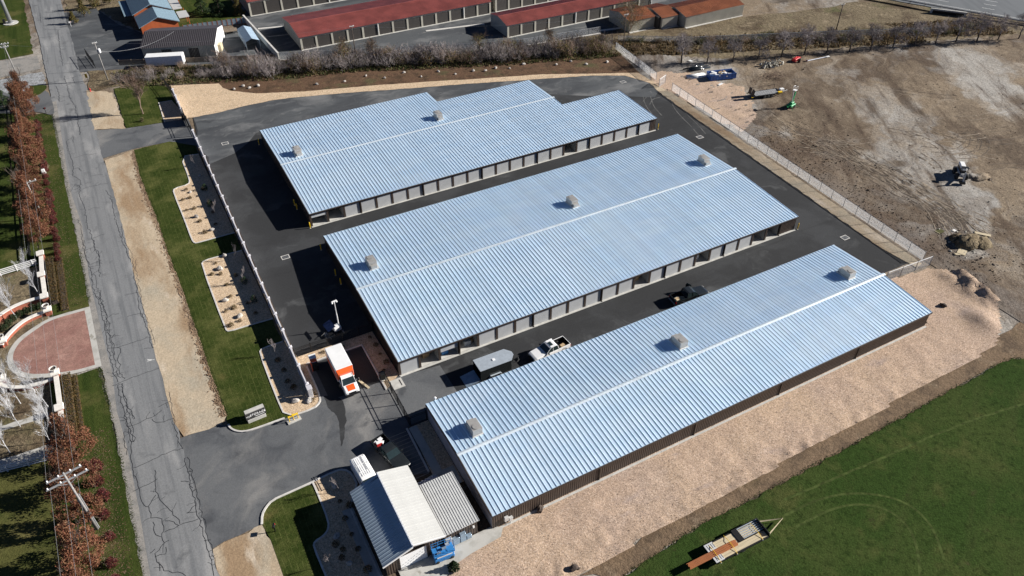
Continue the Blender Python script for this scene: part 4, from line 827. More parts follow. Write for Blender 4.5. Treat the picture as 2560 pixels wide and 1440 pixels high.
# ------------------------------------------------------------------ vehicles
def wheel(parent, x, y, r=.39, wd=.26, side=1):
    b = MB().lathe([(r*.62,-wd/2),(r*.92,-wd/2),(r,-wd*.32),(r,wd*.32),(r*.92,wd/2),(r*.62,wd/2)], n=18); b.v = [(vx,vz,vy) for vx,vy,vz in b.v]
    w_ = b.build('wheel', D['tyre'], parent, True, loc=(x,y,r)); c = MB().lathe([(r*.64,-wd*.40),(r*.64,wd*.40)], n=14); c.v = [(vx,vz,vy) for vx,vy,vz in c.v]
    c.build('rim', D['rim'], w_); return w_
def sec(x, w, z0, z1, top=.88, r=.12):
    return [(x,-w,z0),(x,-w,z0+(z1-z0)*.55),(x,-w*.985,z1-r*.6),(x,-w*top,z1-r*.12),(x,-w*top*.55,z1),(x,w*top*.55,z1),(x,w*top,z1-r*.12),(x,w*.985,z1-r*.6),(x,w,z0+(z1-z0)*.55),(x,w,z0)]
def pickup(label, paint, loc, rz, sunroof=False, open_door=False):
    t = thing('pickup_truck', label, 'pickup', loc, rz); P = D[paint]
    b = MB().loft([sec(3.05,.80,.5,.95,.9),sec(2.98,.92,.42,1.02,.9),sec(2.7,.98,.40,1.12,.9),sec(1.7,1.0,.40,1.20,.92),sec(1.15,1.0,.40,1.24,.94),sec(.9,1.0,.40,1.22,.95),sec(-1.0,1.0,.40,1.22,.95)])
    b.build('body', P, t, False)
    c = MB(); [c.box(-3.0,-1.0,s*1.0-(.09 if s>0 else 0),s*1.0+(0 if s>0 else .09),.55,1.22) for s in (-1,1)]; c.box(-1.1,-1.0,-.9,.9,.55,1.2); ln_ = MB(); [ln_.box(-2.97,-1.1,s*.90-.012,s*.90+.012,.62,1.19) for s in (-1,1)]; ln_.box(-1.125,-1.1,-.88,.88,.62,1.19); ln_.box(-2.98,-2.955,-.88,.88,.62,1.18)
    bed = c.build('bed_side', P, t); MB().box(-3.0,-1.05,-.9,.9,.5,.62).build('bed_floor', D['black'], bed); ln_.build('bed_liner', D['black'], bed)
    MB().cbox(-3.07,-2.98,-.97,.97,.55,1.2,.02).build('tailgate', P, t)
    cab = [[(1.12,-.9,1.2),(1.12,.9,1.2),(.35,.76,1.86),(.35,-.76,1.86)], [(.15,-.76,1.92),(.15,.76,1.92)]]
    k = MB(); pr = [(1.15,1.18,.93),(.42,1.80,.80),(.18,1.90,.76),(-.6,1.93,.76),(-.86,1.86,.78),(-1.02,1.2,.93)]
    n = len(pr); vs = [(x,-w_,z) for x,z,w_ in pr]+[(x,w_,z) for x,z,w_ in pr]
    k.add(vs, [(1,n+1,n+2,2),(2,n+2,n+3,3),(3,n+3,n+4,4)]); cabo = k.build('cab_roof', P, t)
    g = MB().add([vs[0],vs[n],vs[n+1],vs[1]], [(0,1,2,3)]).build('windshield', D['glass'], t); MB().add([vs[4],vs[n+4],vs[n+5],vs[5]], [(0,1,2,3)]).build('rear_window', D['glass'], t)
    for s, o in ((-1,0),(1,n)):
        f = (0,1,2,3,4,5); MB().add([vs[i+o] for i in f], [f if s<0 else f[::-1]]).build('side_window', D['glass'], t)
        pb = MB(); pb.tube([Vector(vs[o])*1.005,Vector(vs[o+1])*1.005],.035,n=4).tube([Vector(vs[o+4])*1.005,Vector(vs[o+5])*1.005],.06,n=4).tube([(.0,s*.955,1.22),(-.05,s*.79,1.9)],.03,n=4).tube([Vector(vs[o+i])*1.004 for i in (1,2,3,4)],.035,n=4); pb.build('pillar', P, t)
        m_ = MB().cbox(.78,.95,min(s*1.02,s*1.28),max(s*1.02,s*1.28),1.25,1.45,.02).build('mirror', D['black'] if paint=='vwhite' else P, t)
        MB().cbox(2.86,3.06,min(s*.6,s*.9),max(s*.6,s*.9),.8,.98,.02).build('headlight', D['lamp'], t)
        MB().cbox(-3.09,-2.99,min(s*.82,s*1.0),max(s*.82,s*1.0),.75,1.15,.02).build('tail_light', D['tail'], t)
        for x in (1.85,-1.95): wheel(t, x, s*.86)
        fl = MB(); [fl.tube([(x+.5*math.cos(a),s*1.0,.39+.5*math.sin(a)) for a in [math.pi*i/8 for i in range(9)]],.05,n=5) for x in (1.85,-1.95)]; fl.build('wheel_arch', D['black'], t)
    MB().cbox(2.98,3.14,-.85,.85,.42,.68,.04).build('front_bumper', D['black'], t); MB().cbox(-3.2,-3.05,-.9,.9,.45,.62,.03).build('rear_bumper', D['rim'], t); MB().box(3.03,3.07,-.55,.55,.70,.92).build('grille', D['black'], t)
    if sunroof: MB().box(-.35,.1,-.4,.4,1.915,1.945).build('sunroof', D['glass'], t)
    if open_door: MB().obox((.75,1.45,1.05),(.08,1.0,.75),R(25)).build('open_door', P, t); MB().obox((.75,1.42,1.55),(.05,.85,.3),R(25)).build('door_glass', D['glass'], t)
    return t
pickup('white crew cab pickup with sunroof parked behind the enclosed trailer', 'vwhite', (54.85,6.15,.012), R(184), True)
bx = thing('cardboard_box', 'cardboard box in the bed of the white pickup', 'box', (56.95,6.0,.63), .2); MB().box(-.35,.35,-.25,.25,0,.3).build('carton', D['cardboard'], bx); MB().box(-.36,.36,-.03,.03,.3,.306).build('tape', D['lumber'], bx)
pickup('black pickup with open door and lumber beside the nearest roof', 'vblack', (80.2,6.25,.012), R(-5), False, True)
for i, (x, y, a, l) in enumerate(((77.9,6.6,.2,1.1),(78.4,6.2,-.3,1.3),(77.8,6.15,.1,.9))):
    o = thing('lumber_piece', 'pale %s lying in the bed of the black pickup' % ['crate','board stack','box'][i], 'lumber', (x,y,.64+.18*i), a); MB().box(-l/2,l/2,-.3,.3,0,.18).build('board', D['lumber'], o); MB().box(-l/2,l/2,-.1,.1,.18,.24).build('batten', D['cardboard'], o)
pickup('black pickup with loaded bed parked at the office', 'vblack', (28.0,-.35,.022), R(-77))
for i, (x, y, m_, s_, lb) in enumerate(((27.25,1.75,'red',.36,'red cooler in the bed of the black pickup by the office'),(27.55,2.25,'white',.32,'white box in the bed of the black pickup by the office'),(26.95,2.1,'red',.25,'red fuel can in the bed of the black pickup by the office'),(27.7,1.7,'galvpost',.25,'grey tool box in the bed of the black pickup by the office'))):
    o = thing('loose_box', lb, 'box', (x,y,.645), .3*i); MB().cbox(-s_,s_,-s_*.7,s_*.7,0,s_*1.3,.04).build('body', D[m_], o); MB().cbox(-s_*.95,s_*.95,-s_*.65,s_*.65,s_*1.3,s_*1.45,.02).build('lid', D['white'], o)
# van
def van(label, loc, rz):
    t = thing('cargo_van', label, 'van', loc, rz); P = D['vwhite']
    S = [(2.6,.82,.45,.95,.85),(2.5,.95,.4,1.05,.85),(1.9,.98,.4,1.25,.85),(1.6,.98,.4,1.45,.8),(1.05,.98,.4,2.0,.78),(.7,.98,.4,2.1,.82),(-2.3,.98,.4,2.12,.84),(-2.55,.96,.42,2.02,.82),(-2.62,.9,.5,1.9,.8)]
    MB().loft([sec(x,w_,a,b_,tp,.25) for x,w_,a,b_,tp in S]).build('body', P, t)
    MB().add([(1.62,-.80,1.46),(1.62,.80,1.46),(1.12,.70,1.97),(1.12,-.70,1.97)], [(0,1,2,3)]).add([(1.68,-.8,1.47),(1.68,.8,1.47),(1.16,.72,1.99),(1.16,-.72,1.99)],[(0,1,2,3)]).build('windshield', D['glass'], t)
    for s in (-1,1):
        MB().add([(1.35,s*.99,1.35),(.45,s*.99,1.35),(.45,s*.95,1.85),(.95,s*.95,1.85)], [(0,1,2,3),(3,2,1,0)]).build('side_window', D['glass'], t)
        MB().cbox(1.2,1.35,min(s*1.0,s*1.25),max(s*1.0,s*1.25),1.3,1.55,.02).build('mirror', D['black'], t); MB().cbox(2.45,2.6,min(s*.6,s*.9),max(s*.6,s*.9),.75,.95,.02).build('headlight', D['lamp'], t)
        for x in (1.75,-1.7): wheel(t, x, s*.85, .36)
        r_ = MB(); r_.tube([(.2,s*.72,2.33),(-2.3,s*.72,2.33)],.035,n=5); [r_.tube([(x,s*.72,2.08),(x,s*.72,2.33)],.03,n=5) for x in (.1,-1.0,-2.2)]; r_.build('roof_rack', D['white'], t)
    rc = MB(); [rc.tube([(x,-.72,2.30),(x,.72,2.30)],.03,n=5) for x in (.1,-1.0,-2.2)]; rc.build('rack_crossbar', D['white'], t)
    MB().tube([(-2.2,-.8,2.4),(.1,-.8,2.42)],.04,n=5).tube([(-2.2,-.55,2.4),(.1,-.55,2.42)],.03,n=5).build('ladder', D['silver'], t)
    rb = MB(); [rb.box(-2.3,.6,y-.02,y+.02,2.105,2.14) for y in (-.5,-.25,0,.25,.5)]; rb.build('roof_rib', P, t)
    for s in (-1,1): MB().box(-2.66,-2.6,s*.4-.28,s*.4+.28,1.25,1.75).build('rear_window', D['glass'], t)
    return t
van('white cargo van with roof rack parked beside the office', (24.05,-2.35,.022), R(-86))
# box truck
bt = thing('box_truck', 'orange and white box truck parked in the bay by the wall', 'truck', (27.25,16.2,.024), R(-90))
bxb = MB().cbox(-2.95,1.9,-1.18,1.18,.95,3.25,.05).build('cargo_box', D['white'], bt); MB().box(-2.96,1.92,-1.2,1.2,.8,1.02).build('skirt', D['black'], bt)
for s in (-1,1): MB().box(-2.9,1.85,s*1.19-.01,s*1.19+.01,1.3,2.3).build('side_stripe', D['vorange'], bxb)
MB().add([(1.9,-1.16,3.2),(1.9,1.16,3.2),(2.35,1.0,2.65),(2.35,-1.0,2.65),(2.2,-1.05,2.1),(2.2,1.05,2.1),(1.9,-1.16,1.2),(1.9,1.16,1.2)], [(0,1,2,3),(3,2,5,4),(0,3,4,6),(1,7,5,2),(4,5,7,6)]).build('front_fairing', D['vorange'], bt)
cb_ = MB().loft([sec(4.55,.8,.5,.95,.85),sec(4.4,.98,.45,1.15,.85),sec(3.5,1.0,.45,1.38,.88),sec(3.3,1.0,.45,1.42,.9),sec(1.95,1.0,.45,1.42,.92)]).build('body', D['vwhite'], bt)
pr = [(3.42,1.38,.94),(2.85,2.12,.82),(2.6,2.22,.78),(1.95,2.24,.8),(1.93,1.4,.94)]; n = 5; vs = [(x,-w_,z) for x,z,w_ in pr]+[(x,w_,z) for x,z,w_ in pr]
MB().add(vs, [(1,n+1,n+2,2),(2,n+2,n+3,3),(3,n+3,n+4,4)]).build('cab_roof', D['vwhite'], bt); MB().add([vs[0],vs[n],vs[n+1],vs[1]], [(0,1,2,3)]).build('windshield', D['glass'], bt)
for s, o in ((-1,0),(1,n)):
    f = (0,1,2,3,4); MB().add([vs[i+o] for i in f], [f if s<0 else f[::-1]]).build('side_window', D['glass'], bt); MB().tube([Vector(vs[o]),Vector(vs[o+1])],.05,n=4).tube([Vector(vs[o+1]),Vector(vs[o+2]),Vector(vs[o+3])],.05,n=4).build('pillar', D['vwhite'], bt)
    MB().cbox(3.2,3.35,min(s*1.1,s*1.42),max(s*1.1,s*1.42),1.35,1.8,.02).build('mirror', D['black'], bt); MB().cbox(4.35,4.52,min(s*.6,s*.92),max(s*.6,s*.92),.85,1.05,.02).build('headlight', D['lamp'], bt)
    wheel(bt, 3.6, s*.88, .4); wheel(bt, -1.5, s*.9, .42, .4)
MB().add([(4.42,-.5,1.17),(4.42,.5,1.17),(3.5,.55,1.40),(3.5,-.55,1.40)], [(0,1,2,3)]).build('hood_panel', D['vorange'], bt); MB().cbox(4.5,4.68,-.95,.95,.42,.72,.04).build('front_bumper', D['black'], bt); MB().box(4.53,4.57,-.5,.5,.72,.95).build('grille', D['black'], bt)
kk = thing('rental_kiosk', 'small white topped orange cabinet between wall and box truck', 'kiosk', (24.25,19.5,.03), R(-4)); MB().cbox(-.45,.45,-.7,.7,.05,1.85,.03).build('cabinet', D['vorange'], kk); MB().cbox(-.5,.5,-.1,.76,1.85,1.98,.03).build('lid', D['white'], kk); MB().cbox(-.4,.46,-.78,-.1,.1,1.7,.03).build('front_panel', D['vblack'], kk); MB().box(-.42,.3,-.72,-.12,1.7,1.78).build('screen_hood', D['silver'], kk)
rp = thing('loading_ramp', 'yellowish ramp lying beside the box truck cab', 'ramp', (29.2,13.2,.03), R(-70)); MB().box(-1.2,1.2,-.16,.16,.02,.14).build('deck', D['lumber'], rp); MB().box(-1.25,-1.1,-.25,.25,0,.3).build('hook', D['galvpost'], rp)
# enclosed trailer
et = thing('enclosed_trailer', 'silver roofed enclosed cargo trailer with its ramp lowered', 'trailer', (46.2,6.85,.012), R(-1)); H_ = 2.2
pl_ = [(-2.55,-1.22),(2.2,-1.22),(2.95,-.3),(2.95,.3),(2.2,1.22),(-2.55,1.22)]
b = MB(); [b.add([(*a,.45),(*c,.45),(*c,H_),(*a,H_)], [(0,1,2,3)]) for a, c in zip(pl_, pl_[1:])]; b.add([(x,y,.45) for x,y in pl_], [tuple(range(6))[::-1]]); b.build('shell', D['vblack'], et)
MB().prism([(x*1.01,y*1.01) for x,y in pl_], H_, H_+.07).build('roof', D['silver'], et); MB().cbox(-.2,.2,-.2,.2,H_+.07,H_+.16,.03).build('roof_vent', D['white'], et)
MB().add([(-2.55,-1.15,.42),(-2.55,1.15,.42),(-4.7,1.15,.04),(-4.7,-1.15,.04),(-2.55,-1.15,.34),(-2.55,1.15,.34),(-4.7,1.15,.0),(-4.7,-1.15,.0)], [(0,1,2,3),(3,2,6,7),(4,7,6,5),(0,3,7,4),(1,5,6,2)]).build('ramp_door', D['bluemetal'], et)
for s in (-1,1):
    for x in (-.75,.1): wheel(et, x, s*1.2, .34, .22)
    MB().add([(-1.3,s*1.24,.5),(-1.1,s*1.24,.82),(.45,s*1.24,.82),(.65,s*1.24,.5),(-1.3,s*1.46,.5),(-1.1,s*1.46,.8),(.45,s*1.46,.8),(.65,s*1.46,.5)], [(0,1,5,4),(1,2,6,5),(2,3,7,6)]).build('fender', D['silver'], et)
MB().tube([(2.7,-.8,.45),(4.1,0,.42),(2.7,.8,.45)],.06,n=4).build('tongue', D['black'], et); MB().tube([(3.9,0,.02),(3.9,0,.9)],.04,n=6).build('jack', D['galvpost'], et)
# camera trailer
ct = thing('camera_trailer', 'solar camera trailer with tall white mast in the building shade', 'trailer', (29.2,25.1,.012), R(8))
MB().box(-1.3,.9,-.6,.6,.45,.6).tube([(-1.3,-.5,.5),(-2.4,0,.45),(-1.3,.5,.5)],.05,n=4).build('chassis', D['black'], ct); MB().cbox(-.3,.8,-.5,.5,.6,1.2,.03).build('battery_box', D['white'], ct)
MB().obox((-.75,.3,1.55),(1.3,1.9,.06),0,R(-18)).build('solar_panel', D['solar'], ct); mo = MB().tube([(.7,.2,.6),(.7,.2,3.2)],.09,n=8).tube([(.7,.2,3.2),(.7,.2,5.6)],.06,n=8).build('mast', D['white'], ct)
MB().box(.3,1.1,.12,.28,5.55,5.7).build('crossarm', D['white'], mo); [MB().lathe([(.12,0),(.14,.1),(.1,.24)],(x,.2,5.3),8).build('camera_head', D['white'], mo) for x in (.35,1.05)]
for s in (-1,1): wheel(ct, -.1, s*.72, .3, .2)
MB().tube([(.9,-.9,.05),(.9,.9,.05)],.05,n=4).tube([(-1.2,-1,.05),(-1.2,1,.05)],.05,n=4).tube([(.9,-.9,.05),(.9,-.6,.55)],.03,n=4).tube([(.9,.9,.05),(.9,.6,.55)],.03,n=4).build('outrigger', D['galvpost'], ct)
# blue scissor lift
sl_ = thing('scissor_lift', 'blue scissor lift on the concrete pad beside the office', 'lift', (28.1,-16.1,.135), R(-4))
MB().cbox(-1.15,1.15,-.55,.55,.2,.75,.05).build('chassis', D['blue'], sl_); b = MB()
for s in (-1,1):
    for k in range(3): b.obox((0,s*.3,.9+.13*k),(1.9,.07,.1),0,R(7 if k%2 else -7))
b.build('scissor_arm', D['bluemetal'], sl_); dk = MB().cbox(-1.2,1.2,-.6,.6,1.3,1.42,.02).build('platform', D['blue'], sl_)
b = MB(); [b.tube([(x,s*.58,1.42),(x,s*.58,2.3)],.03,n=5) for x in (-1.17,-.4,.4,1.17) for s in (-1,1)]
for z in (1.85,2.3): b.tube([(-1.17,-.58,z),(1.17,-.58,z),(1.17,.58,z),(-1.17,.58,z),(-1.17,-.58,z)],.03,n=5)
b.build('guard_rail', D['blue'], dk); [MB().box(x,x+.5,-.35+.3*i,-.1+.3*i,1.42,1.6+.05*i).build('load', D[['galvpost','bluemetal','silver'][i]], dk) for i, x in enumerate((-.8,-.1,.4))]
MB().box(-.9,.9,-.61,-.6,1.05,1.25).build('name_plate', D['white'], dk)
for s in (-1,1):
    for x in (-.85,.85): wheel(sl_, x, s*.5, .22, .18)
# flatbed trailer on the grass
ft = thing('flatbed_trailer', 'wooden decked flatbed trailer parked on the grass field', 'trailer', (58.3,-30.4,.05), R(-1.5))
fr = MB().box(-4.2,3.3,-1.22,-1.08,.5,.72).box(-4.2,3.3,1.08,1.22,.5,.72).box(-4.2,3.3,-.1,.1,.5,.68).box(-4.2,-4.05,-1.22,1.22,.5,.72).box(3.15,3.3,-1.22,1.22,.5,.72).build('frame', D['black'], ft)
for i in range(8): MB().box(-4.0,3.1,-1.06+.265*i,-1.06+.265*i+.25,.70,.76+.006*(i%3)).build('deck_plank', D['lumber'], ft)
for s in (-1,1):
    rmp = MB(); y0 = s*.72; rmp.box(-4.25,-3.1,y0-.45,y0+.45,.77,.85); rmp.build('ramp_plate', D['hvacl'], ft)
    sl2 = MB(); [sl2.box(-4.0+.27*i,-3.95+.27*i,y0-.3,y0+.3,.85,.862) for i in range(4)]; sl2.build('ramp_slot', D['black'], ft)
    for x in (-1.2,-.3): wheel(ft, x, s*1.02, .36, .22)
MB().tube([(3.2,-1.0,.6),(6.3,0,.55),(3.2,1.0,.6)],.09,n=4).build('tongue', D['lumber'], ft); MB().box(3.2,3.3,-1.1,1.1,.6,1.15).build('headboard', D['black'], ft)
rk = thing('steel_ramp_rack', 'black slatted steel ramp strapped on the flatbed front', 'ramp', (59.9,-29.95,.83), R(-1.5)); MB().box(-1.9,1.9,-.8,-.72,0,.1).box(-1.9,1.9,.72,.8,0,.1).box(-1.9,-1.2,-.8,.8,.0,.08).box(1.7,1.9,-.8,.8,0,.08).build('frame', D['black'], rk)
for i in range(6): MB().box(-1.2,1.7,-.66+.25*i,-.58+.25*i,.03,.12).build('bar', D['silver'], rk)
for i in range(7):
    o = thing('rusty_beam', 'rust brown steel beam lashed along the flatbed, one of the bundle', 'beam', (54.6+.05*(i%3),-30.75+.105*i,.88+.07*(i%2)), R(-1.5), 'rusty beams on the flatbed'); MB().box(-3.6,3.0,-.045,.045,-.06,-.045).box(-3.6,3.0,-.045,.045,.045,.06).box(-3.6,3.0,-.012,.012,-.05,.05).build('flange', D['rust'], o); MB().box(-3.61,-3.6,-.045,.045,-.06,.06).build('end', D['rust'], o)
for i, (x, lb) in enumerate(((56.9,'yellow strap across the middle of the flatbed load'),(54.6,'yellow strap across the rear of the flatbed load'),(60.6,'yellow strap across the steel ramp on the flatbed'))):
    o = thing('ratchet_strap', lb, 'strap', (x,-30.4,.0), R(-3)); MB().tube([(0,-1.25,.8),(0,-.5,1.03),(0,.5,1.03),(0,1.25,.8)],.03,n=4).build('webbing', D['yellow'], o); MB().box(-.06,.06,-1.3,-1.15,.7,.8).build('buckle', D['galvpost'], o)
# equipment trailer in the dirt lot
q_ = lot_h(140,54.5)
qt = thing('equipment_trailer', 'black equipment trailer with raised ramps in the dirt lot', 'trailer', (140.4,54.4,q_), R(-12))
MB().box(-4.0,3.4,-1.2,-1.05,.7,.9).box(-4.0,3.4,1.05,1.2,.7,.9).box(-4.0,3.4,-.08,.08,.7,.88).build('frame', D['black'], qt); sb = MB().box(-3.9,3.3,-1.05,1.05,.80,.86).build('deck', D['black'], qt)
for i in range(17): MB().box(-3.2+.36*i,-3.02+.36*i,-1.03,1.03,.865,.9).build('deck_slat', D['hvacl'], qt)
for s in (-1,1):
    for x in (-1.0,-.1,.8): wheel(qt, x, s*1.12, .38, .24)
    MB().obox((-3.85,s*.65,1.5),(.12,.95,1.4),0,R(8)).build('ramp', D['black'], qt); MB().obox((-4.1,s*1.1,.7),(.5,.2,.15)).build('stop_light_bar', D['yellow'], qt)
MB().tube([(3.3,-.9,.75),(5.4,0,.7),(3.3,.9,.75)],.09,n=4).build('tongue', D['black'], qt); MB().cbox(3.4,4.4,-.35,.35,.85,1.3,.04).build('tool_box', D['white'], qt); MB().obox((2.9,-1.0,1.0),(1.0,.5,.3)).build('fender', D['yellow'], qt); MB().tube([(-3.4,1.15,1.9),(2.6,1.15,1.9)],.03,n=4).tube([(2.6,1.15,.9),(2.6,1.15,2.2)],.04,n=4).tube([(-3.4,1.15,.9),(-3.4,1.15,2.0)],.04,n=4).build('side_rail', D['black'], qt)
# green lift
gl = thing('boom_lift', 'green towable boom lift standing in the dirt lot', 'lift', (141.2,47.3,lot_h(141,47)), R(15))
MB().cbox(-1.0,.9,-.6,.6,.4,.8,.05).box(-1.6,-1.0,-.1,.1,.45,.6).build('chassis', D['green'], gl); MB().cbox(-.5,.5,-.35,.35,.8,1.3,.05).build('turret', D['green'], gl); MB().obox((.3,0,2.3),(.22,.22,2.4),0,R(10)).build('lower_boom', D['green'], gl); MB().obox((-.3,0,2.6),(.16,.16,3.0),0,R(-12)).build('upper_boom', D['galvpost'], gl)
bk = MB().box(-.4,.4,-.35,.35,3.6,3.68).build('basket', D['white'], gl, loc=(.1,0,.4)); b = MB(); [b.tube([(x,y,3.68),(x,y,4.5)],.03,n=4) for x in (-.38,.38) for y in (-.33,.33)]; b.tube([(-.38,-.33,4.5),(.38,-.33,4.5),(.38,.33,4.5),(-.38,.33,4.5),(-.38,-.33,4.5)],.03,n=4); b.build('basket_rail', D['white'], bk)
b = MB(); [b.tube([(.6*sx,.5*sy,.6),(1.5*sx,1.3*sy,.08)],.05,n=4) for sx in (-1,1) for sy in (-1,1)]; b.build('outrigger', D['green'], gl); [wheel(gl, .2, s*.75, .32, .2) for s in (-1,1)]
# dumpster
dz = lot_h(138,66)
dp = thing('dumpster', 'blue roll off dumpster filled with scrap in the dirt lot', 'dumpster', (137.6,66.6,dz), R(-14)); b = MB(); Lx, Wy, Hh = 3.2, 1.2, 1.5
b.box(-Lx,Lx,-Wy,Wy,.2,.3); b.box(-Lx,Lx,-Wy,-Wy+.08,.3,Hh); b.box(-Lx,Lx,Wy-.08,Wy,.3,Hh); b.box(-Lx,-Lx+.08,-Wy+.08,Wy-.08,.3,Hh); b.box(Lx-.08,Lx,-Wy+.08,Wy-.08,.3,Hh); b.build('shell', D['dumpblue'], dp)
b = MB(); [b.box(-Lx+.8*i,-Lx+.8*i+.1,s*Wy-.07 if s<0 else Wy,s*Wy if s<0 else Wy+.07,.25,Hh) for i in range(9) for s in (-1,1)]; b.build('rib', D['dumpblue'], dp); b = MB(); b.box(-Lx-.06,Lx+.06,-Wy-.09,-Wy+.0,Hh,Hh+.1); b.box(-Lx-.06,Lx+.06,Wy,Wy+.09,Hh,Hh+.1); b.build('top_rim', D['dumpblue'], dp)
b = MB(); q = random.Random(2); [b.obox((q.uniform(-2.4,1.6),q.uniform(-.8,.8),q.uniform(.9,1.5)),(q.uniform(.5,1.6),q.uniform(.15,.6),q.uniform(.05,.3)),q.uniform(0,3),q.uniform(-.4,.4),0,q.randint(0,2)) for _ in range(26)]; b.build('scrap', [D['lumber'],D['white'],D['cardboard']], dp, kind='stuff')
# white topped machine
ex = thing('trenching_machine', 'white topped digging machine beside a dark pit in the dirt', 'machine', (149.0,10.3,lot_h(149,10)), R(48))
MB().cbox(-1.6,1.6,-.55,.55,.7,1.3,.08).build('chassis', D['galvpost'], ex); MB().cbox(-1.1,1.7,-.45,.45,1.9,2.35,.08).build('hood', D['white'], ex); MB().cbox(-1.0,1.4,-.5,.5,1.3,1.9,.06).build('engine', D['black'], ex)
for s in (-1,1):
    for x in (-1.1,1.0): wheel(ex, x, s*.85, .6, .45)
MB().obox((-2.2,.2,1.2),(1.6,.3,.3),0,R(25)).obox((-3.1,.2,1.5),(.3,.25,1.9),0,R(10)).build('boom', D['galvpost'], ex); MB().cbox(-3.6,-2.8,-.3,.7,.3,.8,.06).build('bucket', D['black'], ex); MB().obox((2.0,0,.6),(.5,1.7,.5)).build('blade', D['black'], ex); b = MB(); [b.tube([(x,y,1.3),(x,y,2.6)],.05,n=4) for x in (-1.5,-.9) for y in (-.5,.5)]; b.box(-1.6,-.8,-.6,.6,2.6,2.66); b.build('roll_cage', D['black'], ex)
pit = thing('spoil_heap', 'low heap of dug earth beside the white digging machine', 'heap', (152.3,8.0,lot_h(152,8)-.1)); MB().blob((0,0,0),(2.0,1.2,.55),3,14,6,.25).blob((-1.2,.8,0),(1.2,.9,.45),4,12,6,.25).build('earth', D['dirt'], pit, True); MB().blob((.6,-1.4,0),(.7,.5,.3),8,10,5,.3).build('clods', D['ruts_d'], pit)
# red machine and lamp pole
rm = thing('red_implement', 'red tractor implement lying by the row of bare trees', 'machine', (160.2,65.3,lot_h(160,65)), .3); MB().cbox(-1.1,.9,-.5,.5,.3,.9,.05).build('housing', D['red'], rm); MB().tube([(-1.2,-.6,.4),(-.2,0,1.3),(-1.2,.6,.4)],.08,n=5).build('hitch_frame', D['red'], rm); MB().obox((1.8,.2,.5),(1.1,.8,.12),.2,.2).build('guard', D['red'], rm); MB().lathe([(.35,-.5),(.35,.5)],(0,-.9,.4),8).build('auger', D['black'], rm)
lp_ = thing('lamp_pole', 'white lamp pole lying on the dirt by the trees', 'pole', (165.8,63.6,lot_h(166,63)+.15), R(-6)); MB().tube([(-3.2,0,0),(3.2,0,.1)],.14,.09,8).build('shaft', D['bluefence'], lp_); MB().box(-3.3,-3.15,-.3,.3,-.15,.3).build('base_plate', D['galvpost'], lp_); MB().cbox(2.6,3.6,-.25,.25,.05,.2,.03).build('lamp_head', D['white'], lp_)
# stacked pipes
pt = random.Random(6)
for i in range(7):
    o = thing('white_pipe', 'long white plastic pipe in the bundle beside the dumpster', 'pipe', (133.0+pt.uniform(-.4,.4),69.6+.32*i-.8,lot_h(133,70)+.14+.1*(i%2)), R(-10)+pt.uniform(-.06,.06), 'white pipes beside the dumpster'); me = MB().tube([(-2.4,0,0),(2.4,0,0)],.15,n=8).build('barrel', D['white'], o, True); MB().tube([(2.2,0,0),(2.45,0,0)],.18,n=8).build('socket', D['white'], o)
for i in range(6):
    o = thing('black_pipe', 'black corrugated pipe in the pile behind the white pipes', 'pipe', (136.0+pt.uniform(-.6,.6),73.2+.35*i-.8,lot_h(136,73)+.15+.1*(i%2)), R(-8)+pt.uniform(-.15,.15), 'black pipes behind the white pipes'); MB().tube([(-3,0,0),(3,0,0)],.16,n=8).build('barrel', D['vblack'], o, True); MB().tube([(-3.02,0,0),(-2.8,0,0)],.19,n=8).build('socket', D['black'], o)
for i, (px, py, a, l, wd, m_, lb) in enumerate(((2348,580,.1,1.6,1.0,'green','green panel lying near the earth mound'),(2455,588,-.9,2.6,.7,'lumber','long pale board lying right of the earth mound'),(2404,632,.4,2.0,1.3,'lumber','pale plywood sheet in front of the earth mound'),(2398,638,-.5,1.8,.5,'lumber','narrow pale board in front of the earth mound'),(1800,213,.2,1.6,.6,'white','white scrap sheet lying in front of the dumpster'),(1725,155,.2,1.0,.9,'white','white sheet lying above the pipe pile'),(2384,578,.1,.8,.5,'white','small white scrap on top of the earth mound'))):
    g_ = G(px,py); o = thing('scrap_board', lb, 'board', (g_.x,g_.y,lot_h(g_.x,g_.y)+.06), a); MB().box(-l/2,l/2,-wd/2,wd/2,0,.06).build('sheet', D[m_] if m_!='green' else D['weed'], o); MB().box(-l/2+.1,-l/2+.2,-wd/2,wd/2,.06,.1).build('batten', D['lumber'], o)
mo_ = thing('earth_mound', 'mound of pinkish gravel and earth at the edge of the dirt lot', 'mound', (131.2,-5.0,.05)); MB().blob((0,0,0),(2.6,1.9,1.5),11,18,10,.16).blob((1.8,-1.2,0),(2.2,1.6,1.0),12,16,8,.18).blob((-.5,1.6,0),(1.6,1.3,.8),13,14,8,.18).build('earth', D['wild'], mo_, True); b = MB(); q = random.Random(9); [b.blob((q.gauss(0,2),q.gauss(0,1.6),.1),(.2,.2,.15),i,6,4,.3) for i in range(40)]; b.build('stones', D['rubble'], mo_)
rb_ = thing('rubble_pile', 'pile of broken pale concrete near the bare tree row', 'rubble', (153,66.3,lot_h(153,66))); b = MB(); [b.obox((q.gauss(0,1.3),q.gauss(0,.7),abs(q.gauss(.3,.35))),(q.uniform(.2,.7),q.uniform(.2,.5),q.uniform(.1,.35)),q.uniform(0,3),q.uniform(-1,1),q.uniform(-1,1)) for _ in range(110)]; b.build('chunks', D['rubble'], rb_)
MB().blob((0,0,-.2),(1.8,1.1,.7),5,12,6,.2).build('core', D['dirt'], rb_)
bp = thing('brush_pile', 'heap of dead brush and twigs in the dirt lot', 'brush', (149,61.5,lot_h(149,61))); b = MB()
